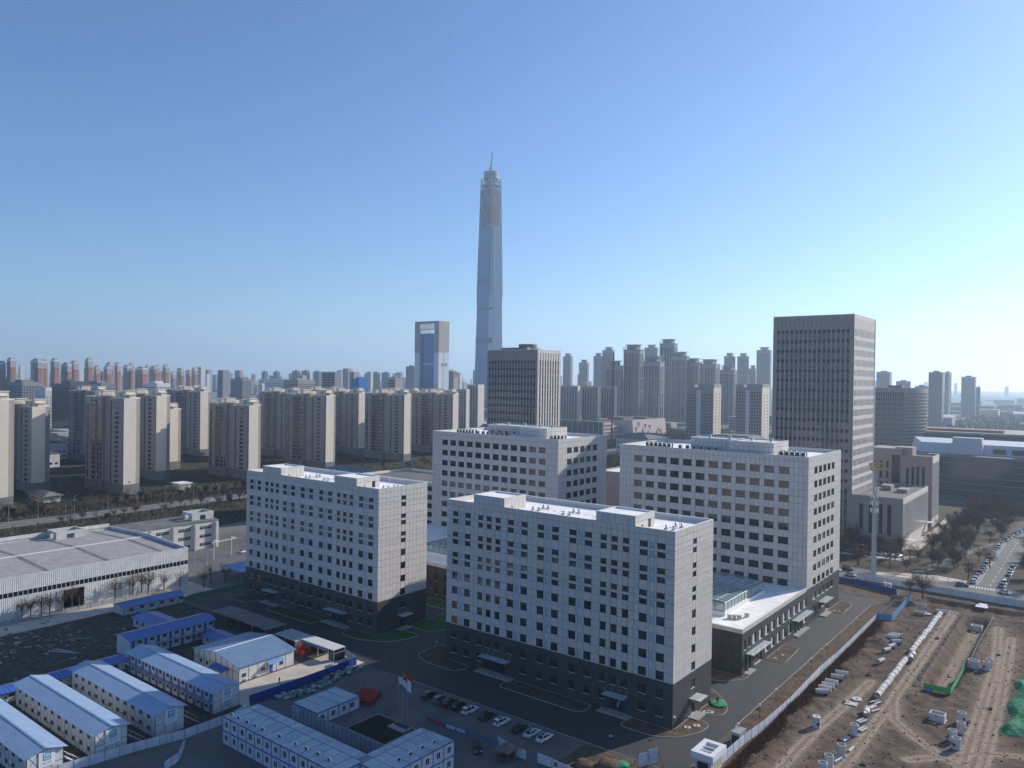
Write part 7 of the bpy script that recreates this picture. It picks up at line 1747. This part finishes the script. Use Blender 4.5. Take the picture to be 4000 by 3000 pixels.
# ------------------------------------------------------------------ cars
def loft(secs, mb, m=0):
    n = len(secs[0])
    for a, b in zip(secs, secs[1:]):
        mb.add(a + b, [(i, (i + 1) % n, n + (i + 1) % n, n + i) for i in range(n)], m, True)
def car_meshes(kind, paint):
    """length along x, front at +x"""
    if kind == 'suv': L, Wc, Hc, hood, belt = 4.75, 1.88, 1.68, 1.02, 1.02
    elif kind == 'van': L, Wc, Hc, hood, belt = 5.0, 1.9, 1.9, 1.1, 1.1
    else: L, Wc, Hc, hood, belt = 4.8, 1.84, 1.46, .88, .92
    b = MB(); h2 = Wc / 2
    prof = [(-L / 2, .36, .62), (-L / 2 + .05, .30, belt - .10), (-L / 2 + .35, .22, belt), (-L * .30, .2, belt + .02), (-L * .1, .2, belt), (L * .12, .2, belt - .02), (L * .22, .2, hood), (L * .38, .22, hood - .08), (L / 2 - .12, .26, hood - .22), (L / 2, .36, .60)]
    secs = []
    for i, (x, zl, zh) in enumerate(prof):
        k = .88 if i in (0, len(prof) - 1) else (.96 if i in (1, len(prof) - 2) else 1)
        y = h2 * k
        secs.append([(x, -y * .92, zl), (x, -y, zl + .14), (x, -y, zh - .2), (x, -y * .93, zh - .03), (x, -y * .6, zh), (x, y * .6, zh), (x, y * .93, zh - .03), (x, y, zh - .2), (x, y, zl + .14), (x, y * .92, zl)])
    loft(secs, b); b.add(secs[0], [tuple(range(10))]); b.add(secs[-1], [tuple(range(10))[::-1]])
    if kind == 'suv': rp = [(-L * .47, belt), (-L * .42, Hc - .16), (-L * .34, Hc - .02), (-L * .05, Hc), (L * .08, Hc - .06), (L * .24, hood)]
    elif kind == 'van': rp = [(-L * .485, belt), (-L * .47, Hc - .1), (-L * .4, Hc), (L * .1, Hc), (L * .2, Hc - .12), (L * .33, hood)]
    else: rp = [(-L * .40, belt), (-L * .26, Hc - .10), (-L * .16, Hc - .01), (-L * .0, Hc), (L * .07, Hc - .05), (L * .24, hood)]
    # roof skin
    rs = []
    for x, z in rp:
        t_ = (z - belt) / max(.01, Hc - belt); y = h2 * (.90 - .20 * max(0, t_)); rs.append([(x, -y, z), (x, -y * .7, z + .035), (x, y * .7, z + .035), (x, y, z)])
    for i in range(1, len(rs) - 2): b.add(rs[i] + rs[i + 1], [(0, 1, 5, 4), (1, 2, 6, 5), (2, 3, 7, 6)], 0, True)
    for s in (-1, 1):
        for i in (1, 2, 3, 4):
            x, z = rp[i]; t_ = (z - belt) / (Hc - belt); y = s * h2 * (.90 - .20 * t_)
        for i0, xb in ((1, -L * .40), (3, -L * .03), (4, L * .23)):
            x, z = rp[i0]; t_ = (z - belt) / (Hc - belt); b.bar((x, s * h2 * (.9 - .2 * t_), z), (xb, s * h2 * .93, belt), .045)
    body = b.mesh('body', [paint])
    g_ = MB()
    for i in (0, len(rs) - 2): g_.add(rs[i] + rs[i + 1], [(0, 1, 5, 4), (1, 2, 6, 5), (2, 3, 7, 6)])
    for s in (0, 3):
        poly = [rs[i][s] for i in range(len(rs))]; g_.add([(x, y * (1.0), z) for x, y, z in poly], [tuple(range(len(poly))) if s == 0 else tuple(range(len(poly)))[::-1]])
    if kind != 'van':
        z_ = Hc + .04; g_.add([(-L * .26, -h2 * .42, z_ + .005), (-L * .02, -h2 * .42, z_ + .012), (-L * .02, h2 * .42, z_ + .012), (-L * .26, h2 * .42, z_ + .005)], [(0, 1, 2, 3)])
    gl = g_.mesh('window', [M['car_glass']])
    r = .34 if kind != 'suv' else .37
    tyre = MB().cyl((0, -.11, 0), (0, .11, 0), r, n=16).mesh('tyre', [M['black']]); rim = MB().cyl((0, -.125, 0), (0, .125, 0), r * .62, n=12).mesh('rim', [M['steel']])
    hl_ = MB().box(-.12, .03, -.2, .2, -.06, .06).mesh('headlight', [M['coping']]); tl_ = MB().box(-.03, .12, -.2, .2, -.09, .09).mesh('taillight', [M['tail']])
    return dict(body=body, glass=gl, tyre=tyre, rim=rim, hl=hl_, tl=tl_, L=L, W=Wc, r=r, hood=hood, belt=belt)
M['car_glass'] = glass('car_glass', (0.012, 0.014, 0.017), 0.05, 0.6); M['tail'] = mat('tail_lamp', (0.25, 0.01, 0.01), 0.3, 0.5)
def car(kind, paint_key, loc, rz, label, group, full=True):
    k = (kind, paint_key)
    if k not in CARS: CARS[k] = car_meshes(kind, M[paint_key])
    c = CARS[k]
    t_ = thing('parked_car' if kind != 'van' else 'parked_van', label, 'car' if kind != 'van' else 'van', loc, rz, group)
    place('body', c['body'], t_); place('window', c['glass'], t_)
    for sx in (-1, 1):
        for sy in (-1, 1):
            w_ = place('wheel', c['tyre'], t_, (sx * c['L'] * .30, sy * (c['W'] / 2 - .10), c['r']))
            if full: place('rim', c['rim'], w_)
    if full:
        for sy in (-1, 1):
            place('headlight', c['hl'], t_, (c['L'] / 2 - .05, sy * c['W'] * .34, c['hood'] - .26)); place('taillight', c['tl'], t_, (-c['L'] / 2 + .02, sy * c['W'] * .36, c['belt'] - .16))
    return t_
CARS = {}
for nm, c in (('paint_white', (0.72, 0.73, 0.74)), ('paint_black', (0.012, 0.012, 0.014)), ('paint_brown', (0.08, 0.022, 0.016)), ('paint_grey', (0.16, 0.165, 0.17)), ('paint_blue', (0.04, 0.07, 0.14)), ('paint_silver', (0.42, 0.43, 0.44)), ('paint_red', (0.25, 0.02, 0.02))): M[nm] = mat(nm, c, 0.22, 0.6)
PG = 'cars parked in front of the foreground block'
for x, kd, pc, lab in ((-55.9, 'suv', 'paint_black', 'black SUV at the left end of the parked row'), (-52.1, 'suv', 'paint_grey', 'dark SUV second from the left of the parked row'), (-48.8, 'suv', 'paint_brown', 'dark red-brown car third from the left of the parked row'), (-45.7, 'suv', 'paint_black', 'black SUV just left of the first white car in the parked row'), (-42.4, 'suv', 'paint_white', 'white SUV, first white car from the left in the parked row'), (-37.0, 'suv', 'paint_black', 'black SUV between the first two white cars of the row'), (-32.5, 'suv', 'paint_white', 'white SUV, second white car from the left in the parked row'), (-27.1, 'sedan', 'paint_black', 'black saloon left of the last two white cars of the row'), (-23.6, 'sedan', 'paint_white', 'white saloon second from the right end of the parked row'), (-20.1, 'sedan', 'paint_white', 'white saloon at the right end of the parked row')):
    car(kd, pc, (x, -23.0, .008), R(88), lab, PG)
car('suv', 'paint_black', (-28.6, -36.4, .008), R(-42), 'black SUV standing alone below the parking rail', PG)
car('sedan', 'paint_white', (-366.8, 105, .006) if False else (-379, 108, .006), R(90), 'white car driving on the main road at left', None, False)
car('sedan', 'paint_white', (-234, 38.5, .01), R(100), 'white saloon in the yard between warehouse and left block', None)
car('suv', 'paint_grey', (-77, -92, .008), R(60), 'dark SUV in the lane at the bottom left', None); car('van', 'paint_silver', (-75.4, -99, .008), R(60), 'pale van behind the dark SUV in the lane at bottom left', None)
rd = random.Random(77)
ROW = [202.8, 209, 215.4, 223, 229.5, 236.2, 242.5, 248.9, 255, 261, 266.5, 272.5, 278.5, 284.5, 291, 297, 303, 309]
cols = ['paint_white', 'paint_white', 'paint_white', 'paint_red', 'paint_white', 'paint_white', 'paint_grey', 'paint_white', 'paint_white', 'paint_white', 'paint_silver', 'paint_white', 'paint_white', 'paint_silver', 'paint_white', 'paint_white', 'paint_white', 'paint_grey']
CN = {'paint_white': 'white', 'paint_red': 'dark red', 'paint_grey': 'grey', 'paint_silver': 'silver', 'paint_black': 'black', 'paint_blue': 'dark blue'}
for i, y in enumerate(ROW):
    kd = rd.choice(('sedan', 'suv', 'suv', 'van'))
    car(kd, cols[i], (38.2 - 2.6 + .0, y, .01), R(90 + rd.uniform(-3, 3)), FAR_N[i] + ' car of the left kerb row on the street, counted from the crossing, ' + CN[cols[i]], 'cars along the left kerb', False)
for i, (x, y) in enumerate(((36.5, 314), (37.3, 322), (37.6, 330), (38.6, 338), (40, 346), (41.2, 354), (42.5, 362), (44.4, 370))):
    car(rd.choice(('sedan', 'suv')), 'paint_white' if i % 3 else 'paint_silver', (x, y, .01), R(82), ORD[i] + ' car along the bend at the far end of the street row', 'cars along the bend', False)
for i, (x, y, pc) in enumerate(((45.5, 202, 'paint_grey'), (45.6, 208, 'paint_white'), (45.6, 214, 'paint_silver'), (45.6, 220.5, 'paint_black'), (45.7, 227, 'paint_silver'), (45.7, 234, 'paint_white'), (45.7, 241, 'paint_grey'))):
    car(rd.choice(('sedan', 'suv', 'van')), pc, (x, y, .01), R(-90 + rd.uniform(-3, 3)), ORD[i] + ' car of the right kerb row on the street, ' + CN[pc], 'cars along the right kerb', False)
car('sedan', 'paint_blue', (32.6, 193.2, .01), R(12), 'blue-grey saloon turning at the corner of the crossing', None, False); car('sedan', 'paint_white', (47.5, 191.6, .01), R(-30), 'white saloon stopped right of the zebra crossing', None, False)
LOT = [(-10.5, 190.2), (-6.6, 175.6 + 4.8), (-14, 186), (-17.5, 190), (-20, 231), (-16.5, 231.4), (-13, 231.8), (-9.4, 232), (-5.8, 232.3), (-2.3, 232.8), (1.2, 233.6)]
for i, (x, y) in enumerate(LOT): car(rd.choice(('sedan', 'suv')), rd.choice(('paint_white', 'paint_white', 'paint_silver', 'paint_black')), (x, y, .012), R(70 + rd.uniform(-8, 8)) if i > 3 else R(-25), ORD[i] + ' parked car beside the antenna mast and annex, counted from the campus road', 'cars by the annex', False)
for i in range(26):
    x, y = 2 + (i % 9) * 3.1, 374 + (i // 9) * 9 + rd.uniform(-1, 1)
    car(rd.choice(('sedan', 'suv')), rd.choice(('paint_white', 'paint_silver', 'paint_grey', 'paint_black', 'paint_blue')), (x, y, .01), R(90 + rd.uniform(-6, 6)), '%s car of the %s row in the far lot before the long glass building' % (ORD[i % 9], ['front', 'middle', 'back'][i // 9]), 'cars in the far lot', False)
# ------------------------------------------------------------------ lamps, mast, signs
for i, (x, y) in enumerate(((-391.8, -3.5), (-391.8, 11), (-391.8, 30), (-391.8, 49), (-391.8, 66), (-391.8, 84), (-391.8, 103))): lamp_post((x, y, 0), 0, 11, ORD[i] + ' tall lamp along the far side of the main road, from the left', 'main road lamps, far side', 2.2)
for i, (x, y) in enumerate(((-373.6, 18), (-373.6, 58), (-373.6, 110))): lamp_post((x, y, 0), math.pi, 11, ORD[i] + ' tall lamp along the near side of the main road, from the left', 'main road lamps, near side', 2.2)
for i, (x, y) in enumerate(((-232, 13.3), (-218, 11), (-231, 33), (-205, 12))): lamp_post((x, y, 0), .8, 8, ORD[i] + ' white lamp in the yard beside the warehouse', 'yard lamps', 1.2)
for i, (x, y, a) in enumerate(((-9.9, 205, .3), (16.5, 191.2, 2.0), (35.0, 177.2, 1.8), (48.2, 216, 3.1), (26.9, 197.4, .5))): lamp_post((x, y, 0), a, 9, ['street lamp between the annex cars and the campus block', 'street lamp in front of the park path', 'tall lamp behind the street hoarding near the crossing', 'street lamp on the right kerb of the street', 'lamp at the corner of the park by the crossing'][i], 'street lamps on the right', 1.8)
gt_ = thing('pipe_gantry', 'pale pipe gantry in the yard between warehouse and left block', 'gantry', (-231.5, 22, 0), R(98))
for x in (0, 9.5): MB().cyl((x, 0, 0), (x, 0, 8.5), .16, n=8).obj('post', M['white'], gt_)
MB().box(-1.2, 12, -.12, .12, 7.4, 7.6).bar((0, 0, 8.4), (3, 0, 7.5), .08).bar((9.5, 0, 8.4), (12, 0, 7.5), .08).obj('beam', M['white'], gt_)
bc = thing('blue_canopy', 'small blue sheet canopy on posts at the left block corner', 'canopy', (-196, 14, 0)); MB().add([(-7, -6, 4.4), (7, -6, 4.0), (7, 8, 4.0), (-7, 8, 4.4), (-7, -6, 4.3), (7, -6, 3.9)], [(0, 1, 2, 3), (4, 5, 1, 0)]).obj('roof', M['blue_roof'], bc)
for x in (-6.5, 6.5):
    for y in (-5.5, 7.5): MB().cyl((x, y, 0), (x, y, 4.0), .1, n=6).obj('post', M['steel'], bc)
mp = thing('antenna_mast', 'tall grey antenna mast with a gold crown ring at the street', 'mast', (.5, 187.5, 0))
MB().cyl((0, 0, 0), (0, 0, 26), .95, .75, 16).cyl((0, 0, 26), (0, 0, 45), .75, .45, 16).obj('pole', M['mast_grey'], mp)
for k, z in enumerate((27.5, 30.5, 33.5, 36.5)):
    rg2 = MB(); rg2.tube((0, 0, z), (0, 0, z + .12), 1.35, 1.2, 16)
    for i in range(6): a = i * math.pi / 3; rg2.bar((0, 0, z), (1.35 * math.cos(a), 1.35 * math.sin(a), z), .05)
    rg2.obj('ring_platform', M['mast_grey'], mp)
    for i in range(6):
        a = i * math.pi / 3 + .3 * k; MB().box(-.12, .12, -.18, .18, -.9, .9).obj('antenna', M['white'], mp, (1.5 * math.cos(a), 1.5 * math.sin(a), z + .2), a)
ld = MB(); ld.bar((1.1, 0, 0), (.8, 0, 44), .04).bar((1.1, .4, 0), (.8, .4, 44), .04)
for i in range(60): ld.bar((1.1 - .005 * i, 0, .7 * i + 1), (1.1 - .005 * i, .4, .7 * i + 1), .02)
ld.obj('ladder', M['mast_grey'], mp)
gr = MB(); gr.cyl((0, 0, 44.6), (0, 0, 45.0), 1.6, 1.9, 16)
for i in range(16): a = i * math.pi / 8; gr.bar((1.6 * math.cos(a), 1.6 * math.sin(a), 44.8), (2.4 * math.cos(a), 2.4 * math.sin(a), 47.6), .07)
gr.tube((0, 0, 47.5), (0, 0, 47.75), 2.5, 2.3, 16).tube((0, 0, 46.2), (0, 0, 46.35), 2.15, 2.0, 16); gr.obj('gold_crown', M['gold'], mp); MB().cyl((0, 0, 45), (0, 0, 50), .08, .04, 6).obj('rod', M['white'], mp)
bsn = thing('road_sign', 'blue direction sign over the main road behind the left block', 'sign', (-388, 299, 0), R(-20)); MB().box(-6, 0, -.1, .1, 6.2, 10, 0).box(-3.4, -2.9, -.14, -.1, 6.8, 9.4, 1).bar((-3.1, -.12, 8), (-1.4, -.12, 9.2), .14, 1).obj('panel', [M['blue'], M['white']], bsn); MB().cyl((.6, 0, 0), (.6, 0, 10), .16, n=8).obj('post', M['steel'], bsn)
bl = MB().box(-.55, .55, -.45, .45, 0, 1.6).box(-.6, .6, -.5, .5, 1.6, 1.7)
for k, (x, y) in enumerate(((8.6, 171.5), (10.4, 171.0))):
    o = thing('cabinet', ['left white cabinet behind the blue hoarding', 'right white cabinet behind the blue hoarding'][k], 'cabinet', (x, y, 0)); place('body', bl.mesh('body', [M['white']]), o); MB().box(-.4, .4, -.48, -.45, .2, 1.4).obj('door', M['coping_dull'], o)
# traffic signals and barrier poles at the crossing
for k, (x, y) in enumerate(((34.4, 197.6), (47.6, 197.8))):
    t_ = thing('traffic_signal', ['traffic signal at the left corner of the crossing', 'traffic signal at the right corner of the crossing'][k], 'signal', (x, y, 0)); MB().cyl((0, 0, 0), (0, 0, 4.2), .09, n=8).obj('pole', M['lamp_grey'], t_); MB().box(-.18, .18, -.16, .16, 3.2, 4.3).obj('signal_head', M['black'], t_)
# ------------------------------------------------------------------ people: one continuous skinned body each
def person(label, loc, rz, top, lower, walk):
    t_ = thing('person', label, 'person', loc, rz)
    J = [(0, 0, .95), (0, 0, 1.18), (0, .02, 1.42), (0, .03, 1.52), (0, .04, 1.62), (0, .05, 1.74)]; rad = [.155, .145, .165, .06, .105, .085]; E_ = [(0, 1), (1, 2), (2, 3), (3, 4), (4, 5)]
    for s in (-1, 1):
        w_ = walk * s; b0 = len(J)
        J += [(s * .10, 0, .88), (s * .11, w_ * .55, .50), (s * .11, w_ * .8 - .04, .09), (s * .12, w_ * .8 + .15, .04)]; rad += [.105, .075, .05, .045]; E_ += [(0, b0), (b0, b0 + 1), (b0 + 1, b0 + 2), (b0 + 2, b0 + 3)]
        b1 = len(J); J += [(s * .20, .02, 1.40), (s * .27, -w_ * .25, 1.13), (s * .27, -w_ * .35 + .10, .90), (s * .27, -w_ * .35 + .14, .80)]; rad += [.075, .055, .042, .045]; E_ += [(2, b1), (b1, b1 + 1), (b1 + 1, b1 + 2), (b1 + 2, b1 + 3)]
    me = bpy.data.meshes.new('body'); me.from_pydata(J, E_, [])
    for mt in (M[top], M[lower], M['skin']): me.materials.append(mt)
    o = place('body', me, t_)
    sk_ = o.modifiers.new('skin', 'SKIN'); me.skin_vertices.new() if not me.skin_vertices else None
    for i, r_ in enumerate(rad): me.skin_vertices[0].data[i].radius = (r_, r_)
    me.skin_vertices[0].data[0].use_root = True
    sk_.use_smooth_shade = True
    o.modifiers.new('sub', 'SUBSURF').levels = 1
    MB().cyl((0, .03, 1.66), (0, .03, 1.80), .115, .07, 10).obj('hair', M['black'], t_)
    MB().cyl((0, .02, .95), (0, .02, 1.46), .185, .20, 10).obj('jacket', M[top], t_)
    return t_
M['skin'] = mat('skin', (0.45, 0.28, 0.2), 0.6, 0.3); M['cloth_dark'] = mat('dark_cloth', (0.02, 0.02, 0.025), 0.9, 0.1); M['cloth_grey'] = mat('grey_cloth', (0.05, 0.05, 0.06), 0.9, 0.1)
person('person in dark clothes walking across the sunlit cement yard', (-92.4, -42, .012), 2.2, 'cloth_dark', 'cloth_grey', .28)
person('person in black standing on the green net beside the foreground block', (2.3, 20.4, .18), .5, 'cloth_dark', 'cloth_dark', .05)
# ------------------------------------------------------------------ haze: the air round the whole scene
hz = MB().box(-BIG - 60, BIG + 60, -BIG - 60, BIG + 60, -4.2, 660)
hm = bpy.data.materials.new('haze_air'); hm.use_nodes = True
ht = hm.node_tree; ht.nodes.clear()
ho = ht.nodes.new('ShaderNodeOutputMaterial'); hv = ht.nodes.new('ShaderNodeVolumePrincipled')
hv.inputs['Color'].default_value = (0.62, 0.81, 1.0, 1); hv.inputs['Density'].default_value = 0.00011; hv.inputs['Anisotropy'].default_value = 0.45
ht.links.new(hv.outputs[0], ho.inputs['Volume'])
setp(hz.obj('haze', hm), kind='stuff', label='thin pale blue haze over the whole city')
